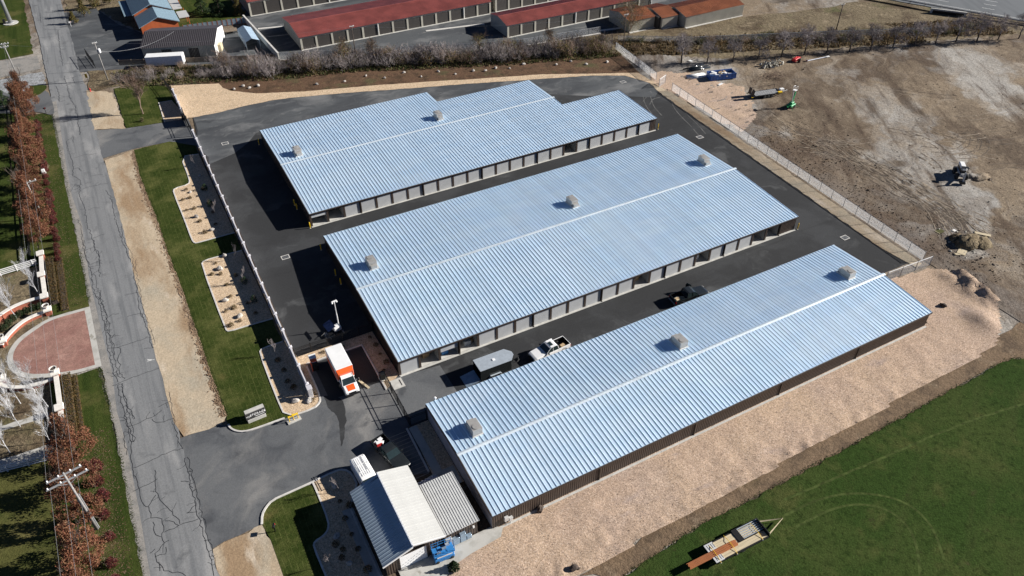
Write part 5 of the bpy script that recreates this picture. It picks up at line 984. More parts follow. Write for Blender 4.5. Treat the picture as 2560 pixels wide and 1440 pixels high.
for _ in range(260): x, y = q.gauss(0,2.2), q.gauss(0,1.2); a = q.uniform(0,6.28); z = abs(q.gauss(.1,.25)); b.tube([(x,y,z),(x+math.cos(a)*.9,y+math.sin(a)*.9,z+q.uniform(-.1,.5))],.03,.01,3,cap=False)
b.build('twigs', D['twigb'], bp)

# ------------------------------------------------------------------ plants
def limb(mb, p, d, L, r, lv, q, segs=4, spread=.6, kids=3, up_=.15, minr=.012, n=5, gnarl=.18, ratio=.66, ends=None, start=.35):
    pts = [Vector(p)]; d = Vector(d).normalized()
    for i in range(segs):
        d = (d+Vector((q.gauss(0,gnarl),q.gauss(0,gnarl),q.gauss(0,gnarl)+up_*.3))).normalized(); pts.append(pts[-1]+d*(L/segs))
    r1 = max(minr*.6, r*(.45 if lv else .3)); mb.tube(pts, r, r1, n if lv > 1 else 3, cap=False)
    if lv == 0:
        if ends is not None: ends.append(pts[-1]); ends.append(pts[len(pts)//2])
        return
    for k in range(kids):
        t_ = start+(1-start)*(k+q.random()*.8)/kids; i = min(segs-1, int(t_*segs)); b = pts[i].lerp(pts[i+1], t_*segs-i)
        a = q.uniform(0,6.28); o = d.orthogonal().normalized(); o = Matrix.Rotation(a,3,d) @ o
        limb(mb, b, d*(1-spread*.5)+o*spread+Vector((0,0,up_)), L*ratio*q.uniform(.75,1.15), max(minr, r*.55), lv-1, q, max(2,segs-1), spread, kids, up_, minr, n, gnarl, ratio, ends, .25)
def bare_tree(name, seed, h, tm, spread=.75, kids=4, lv=4, trunk=.22, r=.13, up_=.12, minr=.013, ratio=.68, label='', cat='tree', crown_from=.25, gn=.12, cm=None):
    q = random.Random(seed); t = thing(name, label, cat); tb = MB(); th = h*crown_from; tb.tube([(0,0,-.1),(q.gauss(0,.05),q.gauss(0,.05),th*.6),(q.gauss(0,.08),q.gauss(0,.08),th)], r*1.25, r, 7); tb.build('trunk', D[tm], t)
    c = MB(); limb(c, (0,0,th*.95), (q.gauss(0,.05),q.gauss(0,.05),1), h*.55, r, lv, q, 5, spread, kids+1, up_, minr, 5, gn, ratio, None, .05); c.build('crown', D[cm or tm], t); return t
def leaves(b, q, n, f, size):
    for _ in range(n):
        p = Vector(f(q)); a = Vector((q.gauss(0,1),q.gauss(0,1),q.gauss(0,1)+.3)).normalized(); u_ = a.orthogonal().normalized(); u_ = Matrix.Rotation(q.uniform(0,6.28),3,a) @ u_; v_ = a.cross(u_); s_ = size*q.uniform(.6,1.3)
        b.add([p-u_*s_*.5, p+v_*s_*.28, p+u_*s_*.5, p-v_*s_*.28], [(0,1,2,3)])
def leafy_tree(name, seed, h, rad, lm, nleaf, size=.3, label='', trunk='bark', low=.18):
    q = random.Random(seed); t = thing(name, label, 'tree'); tb = MB(); tb.tube([(0,0,-.1),(0,0,h*.3)],.16,.12,7); tb.build('trunk', D[trunk], t); ends = []; c = MB(); limb(c, (0,0,h*.2), (0,0,1), h*.62, .12, 3, q, 5, .45, 5, .35, .015, 5, .1, .55, ends, .05); c.build('branches', D[trunk], t)
    cl = []
    for i in range(46):
        z = low+(1-low)*q.random()**.9; w_ = math.sin(min(1,(z-low)/(1-low)*1.25+.28)*math.pi)**.6*rad if z < .95 else rad*.25; a = q.uniform(0,6.28); rr = w_*math.sqrt(q.random())
        cl.append((rr*math.cos(a), rr*math.sin(a), z*h, q.uniform(.35,.75)*rad*.55))
    b = MB()
    def f(q):
        x, y, z, s_ = q.choice(cl); v = Vector((q.gauss(0,1),q.gauss(0,1),q.gauss(0,1))).normalized()*s_*q.random()**.35; return (x+v.x, y+v.y, z+v.z*1.1)
    leaves(b, q, nleaf, f, size); b.build('crown', D[lm], t); return t
# russet trees along the street
lt = [leafy_tree('russet_tree', 20+i, (7.4,6.6,7.9)[i], (2.6,2.75,2.3)[i], 'leaf', 9500, .215) for i in range(3)]
ty = [133,126.5,119.8,112.5,104.8,98,91,84.2,77.6,71.5]; used = set()
for i, y in enumerate(ty):
    s_ = .9+.12*((i*7)%3); p = (-8.3+.3*rnd.uniform(-1,1), y, 0); lb = 'russet leaved street tree, %s from the white rail fence northward' % ORD[len(ty)-1-i]
    dup(lt[i%3], p, rnd.uniform(0,6), lb, 'russet trees north of the brick apron', s_)
for i, y in enumerate([18.6,13.2,7.8,2.2,-3.4,-9]):
    lb = 'russet leaved street tree south of the brick apron, %s from it' % ORD[i]; p = (-7.0+.3*rnd.uniform(-1,1), y, 0)
    if i < 3: lt[i].location = p; tag(lt[i], lb, group='russet trees south of the brick apron')
    else: dup(lt[i%3], p, rnd.uniform(0,6), lb, 'russet trees south of the brick apron', .95)
# burgundy shrubs
def shrub(name, seed, w_, h, lm, n, size, label='', cat='shrub', stems=9, tm='twigb'):
    q = random.Random(seed); t = thing(name, label, cat); b = MB(); [limb(b, (q.gauss(0,.1),q.gauss(0,.1),-.05), (q.gauss(0,.5),q.gauss(0,.5),1), h*.8, .025, 1, q, 3, .5, 3, .2, .01, 3) for _ in range(stems)]; b.build('stems', D[tm], t)
    l = MB()
    def f(q):
        while True:
            v = Vector((q.uniform(-1,1),q.uniform(-1,1),q.uniform(0,1)))
            if .25 < v.x**2+v.y**2+v.z**2 < 1: return (v.x*w_*(1+.15*math.sin(5*v.y)), v.y*w_, v.z*h)
    leaves(l, q, n, f, size); l.build('foliage', D[lm], t); return t
bs = [shrub('burgundy_shrub', 40+i, .75, 1.5, 'burg', 900, .17) for i in range(2)]
by = [118,115.5,112.5,110,105,102.5,99,96.5,94,91,87,84.5,82,79,76.5,73,70.5,68,66,63.8,15.5,13,10.4,7.6,4.2,.6,-1.8]
for i, y in enumerate(by):
    p = (-5.75+(.55 if y < 20 else 0)-(y-60)*.012+rnd.uniform(-.15,.15), y, .03); lb = 'burgundy shrub by the street trees, %s %s of the brick apron' % (ORD[19-i] if i < 20 else ORD[i-20], 'north' if i < 20 else 'south')
    if i < 2: bs[i].location = p; tag(bs[i], lb, group='burgundy shrubs under the street trees')
    else: dup(bs[i%2], p, rnd.uniform(0,6), lb, 'burgundy shrubs under the street trees', rnd.uniform(.75,1.15))
# white barked bare trees
wt = [bare_tree('white_barked_tree', 60+i, 9.2, 'birch', .58, 7, 3, r=.055, up_=.36, minr=.007, ratio=.52, crown_from=.08, gn=.03) for i in range(3)]
wl = [(-9.3,55.8,'right of the pair behind the curved brick wall'),(-13.4,55.3,'left of the pair behind the curved brick wall'),(-12.6,51.3,'beside the curved brick wall, farthest left'),(-12.7,31.8,'behind the straight wall, farthest from the street'),(-9.4,29.0,'behind the straight wall, nearest the brick apron'),(-12.9,27.4,'behind the straight wall in the second row'),(-9.2,25.4,'behind the straight wall, nearest the street'),(-9.6,22.8,'at the garden path, nearest the russet trees'),(-14.2,23.3,'at the garden path, farthest from the street'),(-14.6,35,'at the left edge behind the brick apron'),(-10.9,33.2,'at the south corner of the brick apron')]
for i, (x, y, lb) in enumerate(wl):
    L = 'bare white barked tree '+lb
    if i < 3: wt[i].location = (x,y,0); tag(wt[i], L, group='white barked trees')
    else: dup(wt[i%3], (x,y,0), rnd.uniform(0,6), L, 'white barked trees', rnd.uniform(.82,1.02))
# hedgerow of bare shrubs
def bare_shrub(name, seed, w_, h, tm, stems=24, leaf=None, nl=0, cat='shrub'):
    q = random.Random(seed); t = thing(name, '', cat); b = MB()
    for _ in range(stems):
        a = q.uniform(0,6.28); r_ = w_*.45*math.sqrt(q.random()); limb(b, (r_*math.cos(a),r_*math.sin(a),-.05), (math.cos(a)*q.uniform(.1,.7),math.sin(a)*q.uniform(.1,.7),1), h*q.uniform(.5,.75), .028, 2, q, 3, .55, 3, .2, .014, 3, .2, .6)
    b.build('branches', D[tm], t)
    if leaf:
        l = MB(); leaves(l, q, nl, lambda q: (q.gauss(0,w_*.42), q.gauss(0,w_*.42), abs(q.gauss(h*.35,h*.25))), .24); l.build('foliage', D[leaf], t)
    return t
hs = [bare_shrub('bare_shrub', 80, 2.1, 2.6, 'twig', 30, 'weed', 90), bare_shrub('bare_shrub', 81, 2.3, 2.9, 'twig', 34, 'dry', 60), bare_shrub('bare_shrub', 82, 1.9, 2.3, 'twigb', 28, 'weed', 240), bare_shrub('bare_shrub', 83, 2.0, 2.4, 'twigb', 24, 'olive', 420)]
hp = [(12,133.5),(20,131.5),(27,128.5),(36,124.8),(46,121),(54,118.8),(61,117.2),(67,115),(73.4,112),(82,108.4),(91.4,104.5),(100,101.3),(110.3,98),(118,95.5),(124,94)]
cnt = 0
for a, b_ in zip(hp, hp[1:]):
    a, b_ = Vector(a), Vector(b_); L = (b_-a).length; d = (b_-a).normalized(); nn = Vector((-d.y,d.x)); n = int(L/1.55)
    for k in range(n):
        for row in (-1.4,1.3,3.6):
            if row > 3 and rnd.random() < .35: continue
            p = a+d*(L*(k+rnd.random())/n)+nn*(row+rnd.uniform(-.9,.9)); v = rnd.choice([0,0,1,1,2,3] if row < 3 else [0,1,2,2,3]); lb = ['bare grey twiggy shrub in the hedgerow behind the brown bank','tall bare grey shrub in the hedgerow with dry leaves','bare brown shrub with green undergrowth in the hedgerow','olive leaved shrub among the bare hedgerow shrubs'][v]; gp = ['grey hedgerow shrubs','tall hedgerow shrubs','brown hedgerow shrubs','olive hedgerow shrubs'][v]
            lm_ = next(t_ for lim, t_ in ((20,'beside the street'),(34,'before the white box trailer'),(48,'before workshop and carport'),(60,'at the left end of the red row'),(74,'around the hedgerow pole'),(90,'below the middle of the red row'),(105,'before the second red row'),(117,'left of the willow'),(999,'next to the chain link fence')) if p.x < lim)
            lb = ['bare grey twiggy shrub','tall bare grey shrub','bare brown shrub','olive leaved shrub'][v]+(', front of the hedgerow ' if row < 0 else ', middle of the hedgerow ' if row < 3 else ', back of the hedgerow ')+lm_
            sc = rnd.uniform(.85,1.45)*(.5 if p.x < 34 else 1)
            if not hs[v].get('label'): hs[v].location = (p.x,p.y,0); tag(hs[v], lb, group=gp)
            else: dup(hs[v], (p.x,p.y,0), rnd.uniform(0,6), lb, gp, (sc,sc,sc*rnd.uniform(.85,1.2)))
            cnt += 1
for v in range(4):
    if not hs[v].get('label'): tag(hs[v], 'bare shrub', group='x')
# larger individual trees of the hedgerow
for i, (x, y, h, lm, lb) in enumerate(((62.5,119.2,5.2,'olive','thin yellowish tree in the hedgerow beside the utility pole'),(69,117.3,4.6,'dry','rusty leaved small tree right of the hedgerow pole'),(94,107.5,4.6,'olive','yellowish small tree before the second red roofed building'),(132.3,97.2,9.8,'olive','large yellowish willow before the tan building'),(35,128.5,4.0,'dry','rusty small tree before the white container'),(112,103,4.2,'dry','reddish small tree before the tan building yard'))):
    q = random.Random(110+i); t = bare_tree('hedgerow_tree', 110+i, h, 'twigb', .7, 4, 4, r=.12, up_=.25, minr=.014, label=lb, crown_from=.12); t.location = (x,y,0); l = MB(); leaves(l, q, int(300*h*h/8), lambda q: (q.gauss(0,h*.2),q.gauss(0,h*.2),h*q.uniform(.3,1.0)), .2); l.build('foliage', D[lm], t)
# bare orchard row
ot = [bare_tree('bare_orchard_tree', 130+i, 4.9, 'bark', .95, 5, 4, r=.13, up_=.12, minr=.014, ratio=.66, crown_from=.34, cm='twig') for i in range(3)]
op = [(140.6,75.2),(146.7,72.7),(152.8,70.6),(159,68.9),(165,67.3),(170.8,65.4),(176.4,63.2),(182,61.5),(188.1,59.8),(193.9,58),(199.7,56.2),(205.7,54.7),(210.8,52.4),(216.3,50.3),(221.7,48.2),(134.8,78)]
for i, (x, y) in enumerate(op):
    lb = 'bare dark tree in the row along the dirt lot, %s from the dumpster' % ORD[i] if i < 15 else 'bare dark tree at the left end of the dirt lot row'
    if i < 3: ot[i].location = (x,y,0); tag(ot[i], lb, group='bare trees along the dirt lot')
    else: dup(ot[i%3], (x,y,0), rnd.uniform(0,6), lb, 'bare trees along the dirt lot', rnd.uniform(1.05,1.35))
# undergrowth on the rough bank: one mass of dry stalks and weeds
ug = MB(); q = random.Random(77)
for _ in range(9000):
    u_ = q.random(); x = 127+u_*98; yb = 87.5-(x-127)*.41+(4 if x > 200 else 0); y = yb+q.uniform(-.5,11)**1; h = q.uniform(.2,.6)*(1.2 if mn.noise(Vector((x*.15,y*.15,0))) > 0 else .6)
    a = q.uniform(0,6.28); dx, dy = math.cos(a)*.22, math.sin(a)*.22; lx, ly = q.gauss(0,.2), q.gauss(0,.2); ug.add([(x-dx,y-dy,-.03),(x+dx,y+dy,-.03),(x+lx+dx*.3,y+ly+dy*.3,h),(x+lx-dx*.3,y+ly-dy*.3,h)], [(0,1,2,3)])
ug.build('dry_undergrowth', D['dry'], kind='stuff')
ug = MB()
for _ in range(9000):
    k = q.randrange(len(hp)-1); p = Vector(hp[k]).lerp(Vector(hp[k+1]), q.random()); y = p.y+q.uniform(-5.2,6); x = p.x-q.uniform(-1,1); h = q.uniform(.15,.6)
    a = q.uniform(0,6.28); dx, dy = math.cos(a)*.18, math.sin(a)*.18; lx, ly = q.gauss(0,.2), q.gauss(0,.2); ug.add([(x-dx,y-dy,.02),(x+dx,y+dy,.02),(x+lx+dx*.3,y+ly+dy*.3,h),(x+lx-dx*.3,y+ly-dy*.3,h)], [(0,1,2,3)])
ug.build('hedgerow_weeds', D['weed'], kind='stuff')
us = [bare_shrub('bank_shrub', 150, 1.8, 1.7, 'twigb', 16, 'dry', 260), bare_shrub('bank_shrub', 151, 1.6, 1.5, 'twig', 16, 'weed', 420)]
for i in range(46):
    x = 129+i*2.05+rnd.uniform(-1,1); y = 94-(x-127)*.41+rnd.uniform(-3.5,4.5); v = i%2; lb = ['dry tawny shrub','greenish low shrub'][v]+' on the rough bank behind the %s bare tree from the dumpster' % ORD[max(0,min(14,int((x-141)/5.8)))]; gp = ['tawny bank shrubs','green bank shrubs'][v]
    if i < 2: us[i].location = (x,y,0); tag(us[i], lb, group=gp)
    else: dup(us[v], (x,y,0), rnd.uniform(0,6), lb, gp, rnd.uniform(.7,1.3))
# fallen leaves on the roadside lawns
fl = MB(); q = random.Random(31)
for _ in range(5200):
    y = q.choice([q.uniform(-6,22), q.uniform(50,124)]); x = -5.0+q.gauss(0,1.25)-(y-60)*.01; 
    if not -9 < x < -2.6: continue
    a = q.uniform(0,6.28); s_ = q.uniform(.05,.12); c_, e_ = math.cos(a)*s_, math.sin(a)*s_; fl.add([(x-c_,y-e_,.06),(x+e_*.6,y-c_*.6,.07),(x+c_,y+e_,.06),(x-e_*.6,y+c_*.6,.075)], [(0,1,2,3)])
fl.build('fallen_leaves', D['dry'], kind='stuff')
# lawn tree, conifers, clipped hedges
t = bare_tree('lawn_tree', 170, 6.8, 'twigb', .6, 5, 4, r=.12, up_=.3, minr=.015, label='bare twiggy tree on the north lawn beside the driveway', crown_from=.25); t.location = (14.2,113,0)
t = shrub('young_shrub', 171, .5, 1.1, 'weed', 200, .16, 'small green shrub on the north lawn at the driveway edge'); t.location = (13.6,109.3,0)
def conifer(name, seed, h, w_, label, loc, lm='yew'):
    q = random.Random(seed); t = thing(name, label, 'tree', loc); MB().tube([(0,0,-.1),(0,0,h*.95)],.14,.02,6).build('trunk', D['bark'], t); b = MB()
    def f(q): z = q.random()**1.4; r_ = (1-z)*w_*(.75+.25*math.sin(z*26))*math.sqrt(q.uniform(.3,1)); a = q.uniform(0,6.28); return (r_*math.cos(a), r_*math.sin(a), .2+z*(h-.2))
    leaves(b, q, int(1500*h/3), f, .26); b.build('crown', D[lm], t); return t
conifer('spruce', 180, 6.5, 2.2, 'dark spruce at the left edge below the side drive', (-12.5,131,0)); conifer('cypress', 181, 8, 2.0, 'yellow green cypress beside the far storage row', (46.8,163.5,0), 'olive'); conifer('round_evergreen', 182, 1.5, .8, 'small round evergreen on the gravel beside the scissor lift', (28.5,-17.9,.1))
for i, (x, y, h, lb) in enumerate(((8.5,183,4.5,'bushy yellow brown garden tree left of the house'),(12,188,5.0,'olive garden tree behind the paved forecourt'),(16,190,4.2,'bare brownish garden tree nearest the house'),(5.6,178.5,3.0,'brown shrub by the mailbox at the forecourt'),(20,196,6,'tall garden tree behind the house'),(42,166,8,'dark evergreen tree at the corner of the far storage row'),(38,170,7.5,'dark evergreen tree left of the yellow green cypress'))):
    if i < 5: t = leafy_tree('garden_tree', 190+i, h, h*.42, 'olive', 1700, .3, lb); t.location = (x,y,0)
    else: conifer('dark_evergreen', 190+i, h, 2.6, lb, (x,y,0))
def hedge(name, label, x0, x1, y0, y1, h, lm, n, loc=(0,0,0)):
    q = random.Random(int(y0*10)+5); t = thing(name, label, 'hedge', ((x0+x1)/2,(y0+y1)/2,0)); w_, l_ = (x1-x0)/2, (y1-y0)/2; MB().cbox(-w_*.85,w_*.85,-l_*.97,l_*.97,0,h*.88,.12).build('core', D['bark'], t); b = MB()
    leaves(b, q, n, lambda q: (w_*q.uniform(-1,1), l_*q.uniform(-1,1), h*(.85+.15*q.random())) if q.random() < .6 else (w_*q.choice((-1,1))*q.uniform(.85,1.02), l_*q.uniform(-1,1), h*q.random()), .16); b.build('foliage', D[lm], t); return t
hedge('clipped_hedge', 'brownish clipped hedge in front of the north brick wall', -7.65,-6.5,51.8,64.6,1.0,'hedge',5200); hedge('low_hedge', 'low rusty hedge strip beside the roadside lawn, north of apron', -6.4,-5.3,49.5,64.5,.4,'hedge',3600)
hedge('clipped_hedge', 'brownish clipped hedge in front of the south brick wall', -7.4,-6.2,21.2,34.2,.9,'hedge',5200); hedge('low_hedge', 'low rusty hedge strip beside the roadside lawn, south of apron', -6.1,-5.5,21.2,34.0,.35,'hedge',2600)
hb = shrub('round_boxwood', 200, .62, .95, 'yew', 700, .15, stems=4)
for i, p in enumerate([(-9.2,52.1),(-10.2,52.2),(-11.1,52.0),(-12.0,51.7),(-12.9,51.1),(-13.6,50.2),(-14.2,49.2)]):
    lb = 'dark round boxwood between the two curved walls, %s from the urn pillar' % ORD[i]; o = hb if i == 0 else dup(hb,(0,0,0)); o.location = (*p,.1); tag(o, lb, group='boxwoods between the curved walls')
# planting in the gravel beds
def at(ox, oy, x, y): return G(ox+x/4, oy+y/4)
bt_ = [shrub('grass_clump', 210+i, .42, .5, 'hedge', 170, .13, stems=5) for i in range(2)]; gi = 0
spots = [('upper',0,300,p) for p in [(1865,705),(1900,785),(1945,890),(2000,1020),(2050,1130),(1830,805),(1870,910),(2030,700),(2080,840),(2130,930),(2160,1050)]]+[('lower',0,600,p) for p in [(2160,240),(2210,345),(2270,455),(2310,570),(2340,685),(2400,815),(2120,350),(2260,720),(2310,860),(2360,360),(2480,640),(2560,740)]]+[('end',560,840,p) for p in [(885,595),(600,350),(640,460),(700,520),(540,250),(890,650)]]+[('office',560,1080,p) for p in [(1215,870),(1280,1030),(1190,1180),(1345,1175),(1180,1260),(1115,1130),(1440,1380),(1160,700),(1260,740)]]+[('gate',720,720,p) for p in []]
gx = [(33.2,21.5),(33.4,19.6),(33.3,17.5),(33.5,15.6),(32.6,14.2),(26.2,21.8),(29,21.6)]
pts_ = [(w_, at(ox,oy,*p)) for w_, ox, oy, p in spots]+[('gate', Vector((x,y,0))) for x, y in gx]
for w_, p in pts_:
    lb = {'upper':'small brown grass clump in the upper gravel bed along the wall','lower':'small brown grass clump in the lower gravel bed along the wall','end':'small brown clump in the gravel bed at the wall end','office':'small dark clump in the gravel bed beside the office','gate':'small dark clump in the shaded gravel beside the middle building'}[w_]; gp = 'clumps in the %s gravel bed' % w_
    if gi < 2: bt_[gi].location = (p.x,p.y,.07); tag(bt_[gi], lb, group=gp)
    else: dup(bt_[gi%2], (p.x,p.y,.07), rnd.uniform(0,6), lb, gp, rnd.uniform(.7,1.3))
    gi += 1
sap = bare_tree('bare_sapling', 220, 2.4, 'twig', .45, 3, 3, r=.03, up_=.4, minr=.012, crown_from=.3)
for i, (ox, oy, x, y, lb) in enumerate(((0,300,1955,470,'bare sapling in the upper gravel bed nearest the gate'),(0,300,2155,950,'bare sapling at the lower end of the upper gravel bed'),(0,600,2355,200,'bare sapling at the upper end of the lower gravel bed'),(560,840,520,200,'bare sapling in the gravel bed opposite the box truck'),(560,1080,1150,600,'bare sapling beside the white van'),(560,1080,1060,1340,'bare sapling in the shaded office bed'),(0,600,2440,430,'bare sapling in the middle of the lower gravel bed'))):
    p = at(ox,oy,x,y); o = sap if i == 0 else dup(sap,(0,0,0),i*1.3); o.location = (p.x,p.y,.07); tag(o, lb, group='saplings in the gravel beds')
ev = shrub('young_evergreen', 225, .6, 1.3, 'yew', 360, .16, stems=4)
for i, (ox, oy, x, y, lb) in enumerate(((0,300,2050,700,'dark young evergreen at the top of the upper gravel bed'),(0,300,2110,860,'dark young evergreen in the middle of the upper gravel bed'),(0,600,2450,430,'dark young evergreen in the upper part of the lower gravel bed'),(0,600,2545,620,'dark young evergreen in the lower part of the lower gravel bed'))):
    p = at(ox,oy,x,y); o = ev if i == 0 else dup(ev,(0,0,0),i); o.location = (p.x,p.y,.07); tag(o, lb, group='young evergreens along the wall')
# boulders
def boulder(p, s_, seed, lb, gp):
    t = thing('boulder', lb, 'boulder', (p.x,p.y,.05), seed, gp); MB().blob((0,0,s_*.35),(s_,s_*.75,s_*.6),seed,9,6,.18).build('stone', D['rock'], t); MB().blob((s_*.8,s_*.4,s_*.1),(s_*.22,s_*.2,s_*.18),seed+1,6,4,.2).build('chip', D['rock'], t)
k = 0
for ox, oy, s_, pts__, lb, gp in ((0,300,.42,[(1905,728),(1965,975),(2125,1105),(2000,565)],'pale boulder in the upper gravel bed along the wall','boulders of the upper gravel bed'),(0,600,.5,[(2200,297),(2255,612),(2400,770),(2250,165)],'pale boulder in the lower gravel bed along the wall','boulders of the lower gravel bed'),(560,840,.48,[(720,655),(855,655)],'pale boulder in the sunny gravel bed at the wall end','boulders at the wall end'),(560,1080,.45,[(1105,540),(1255,1320),(1130,1050)],'pale boulder in the gravel bed beside the office','boulders in the office bed'),
    (560,0,.42,[(103,897),(192,865),(257,883),(343,862),(928,847),(1207,820),(1420,762),(1607,783),(1800,730),(1972,770),(2143,720),(2313,745),(2493,713)],'pale boulder lying on the brown bank behind the yard','boulders on the brown bank'),(1180,0,.42,[(13,712),(133,712),(235,685),(375,688),(515,648),(842,652),(987,617),(1140,648),(1350,625)],'pale boulder lying on the brown bank behind the yard','boulders on the brown bank')):
    for x, y in pts__: k += 1; boulder(at(ox,oy,x,y), s_*rnd.uniform(.75,1.2), k, lb, gp)
for i, (x, y, lb) in enumerate(((1435,1425,'dark rock on the gravel slope near the bottom edge'),(1350,1275,'dark rock at the foot of the ribbed brown wall'),(2357,767,'dark rock on the gravel right of the nearest building'))):
    p = G(x,y); t = thing('dark_rock', lb, 'rock', (p.x,p.y,grav_h(p.x,p.y)), i); MB().blob((0,0,.2),(.5,.35,.35),i+50,9,6,.2).build('stone', D['bark'], t); MB().blob((.4,-.3,.1),(.2,.15,.12),i+60,6,4,.2).build('chip', D['bark'], t)
# loose stones on the gravel slope
gs = MB(); q = random.Random(14); k = 0
while k < 5000:
    x, y = q.uniform(22,125), q.uniform(-42,0)
    if not inside((x,y), GRAV): continue
    k += 1; s_ = q.uniform(.03,.075); z = grav_h(x,y); a = q.uniform(0,6.28); gs.add([(x+s_*math.cos(a+i*2.09),y+s_*math.sin(a+i*2.09),z-.03) for i in range(3)]+[(x+q.gauss(0,.03),y+q.gauss(0,.03),z+s_*.9)], [(0,1,3),(1,2,3),(2,0,3)])
gs.build('loose_stones', D['pinkgravel'], kind='stuff')

# ------------------------------------------------------------------ neighbours: red roofed storage rows
def ribroof(b, pts, wd=.3, h=.05, m=0):
    """ribbed sheet over the quad p0 p1 p2 p3 (p0-p1 along the eave)"""
    p0, p1, p2, p3 = [Vector(p) for p in pts]; nn = (p1-p0).cross(p3-p0).normalized(); n = int((p1-p0).length/wd); prof = []
    for i in range(n): prof += [(i/n,0),((i+.6)/n,0),((i+.7)/n,h),((i+.9)/n,h)]
    prof.append((1,0)); vs = []
    for f_, e in prof: vs += [p0.lerp(p1,f_)+nn*e, p3.lerp(p2,f_)+nn*e]
    return b.add(vs, [(2*i,2*i+2,2*i+3,2*i+1) for i in range(len(prof)-1)], m)
def row(label, X0, X1, Y0, Y1, H, r, bay, roofm='redroof', doors=True, dmat='darkdoor'):
    t = thing('storage_row', label, 'building', (X0,Y0,0)); W_, Dp = X1-X0, Y1-Y0; c = Dp/2; rf = MB()
    ribroof(rf, [(-.2,-.3,H-.02),(W_+.2,-.3,H-.02),(W_+.2,c,H+r),(-.2,c,H+r)]); ribroof(rf, [(W_+.2,Dp+.3,H-.02),(-.2,Dp+.3,H-.02),(-.2,c,H+r),(W_+.2,c,H+r)]); o = rf.build('roof', D[roofm], t); MB().box(-.2,W_+.2,c-.15,c+.15,H+r+.0,H+r+.07).build('ridge_cap', D[roofm], o)
    for x, s_ in ((.05,-1),(W_-.05,1)):
        b = MB(); n = int(Dp/.35)
        for i in range(n):
            ya, yb = Dp*i/n, Dp*(i+1)/n; zt = lambda y: H+r*(1-abs(y-c)/c)-.06
            b.add([(x+(.03*s_ if i%2 else 0),ya,0),(x+(.03*s_ if i%2 else 0),yb,0),(x+(.03*s_ if i%2 else 0),yb,zt(yb)),(x+(.03*s_ if i%2 else 0),ya,zt(ya))], [(0,1,2,3) if s_ > 0 else (3,2,1,0)])
        b.build('end_wall', D['tan'], t)
    MB().box(0,W_,Dp-.1,Dp,0,H-.1).build('back_wall', D['tan'], t); MB().box(0,W_,-.6,0,-.01,.05).build('apron_sill', D['concrete'], t)
    if not doors:
        corr(MB(), (0,0),(W_,0), 0, H-.05, .3, .05).build('front_wall', D['tan'], t); return t
    n = int(W_/bay); bw = W_/n; dh = H-.45; corr(MB(), (0,0),(W_,0), dh, H-.05, .35, .04).build('header', D['tan'], t); dm = slat_door(bw-.5, dh, 'door', dmat); pm_ = MB().box(-.25,.25,-.08,.1,0,dh).mesh('pillar', D['tan']); dsp = MB().box(-.07,.07,-.2,-.08,.1,H-.1).mesh('downspout', D['white'])
    for k in range(n+1):
        obj('pillar', pm_, t, (min(W_-.25,max(.25,bw*k)),0,0))
        if k < n: obj('door', dm, t, (bw*k+.25,.06,.02))
        if k % 6 == 5: obj('downspout', dsp, t, (bw*k,0,0))
    return t
row('red roofed storage row with dark doors, directly behind the hedgerow', 55, 109.2, 130.8, 146.5, 3.3, 1.0, 3.9)
row('shorter red roofed storage row with dark doors near the willow', 105, 151.3, 113.1, 122.6, 3.2, .9, 3.9)
row('tan storage row with dark doors, farthest behind the house lawn', 49.3, 104, 161, 174, 3.9, 1.0, 4.4)
row('storage row with tall dark doors behind the shorter red row', 110.8, 158, 131.2, 146, 3.9, 1.0, 4.2)
tb = thing('tan_storage_building', 'tan ribbed building in three steps with rusty orange roof', 'building', (135,96,0))
for k, (a, e, y0) in enumerate(((0,8.2,4.6),(9.2,14.4,2.6),(15.2,35.0,.2))):
    Hh, dpth = 3.0, 9.5
    b = MB(); corr(b, (a,y0),(e,y0-.4*(k==2)), 0, Hh, .35, .06); b.add([(a,y0,0),(a,y0+dpth,0),(a,y0+dpth,Hh),(a,y0+dpth/2,Hh+1.0),(a,y0,Hh)], [(4,3,2,1,0)]); b.add([(e,y0,0),(e,y0+dpth,0),(e,y0+dpth,Hh),(e,y0+dpth/2,Hh+1.0),(e,y0,Hh)], [(0,1,2,3,4)]); b.build('wall', D['tan'], tb)
    r_ = MB(); ribroof(r_, [(a-.2,y0-.3,Hh-.03),(e+.2,y0-.3,Hh-.03),(e+.2,y0+dpth/2,Hh+1),(a-.2,y0+dpth/2,Hh+1)]); ribroof(r_, [(e+.2,y0+dpth+.3,Hh-.03),(a-.2,y0+dpth+.3,Hh-.03),(a-.2,y0+dpth/2,Hh+1),(e+.2,y0+dpth/2,Hh+1)]); r_.build('roof', D['rustroof'], tb); MB().box(a,e,y0-.7,y0,-.02,.06).build('sill', D['concrete'], tb)
for x in (8.2,14.4): MB().box(x,x+.9,3.2,4.6,0,3.1).build('dark_link', D['darkdoor'], tb)
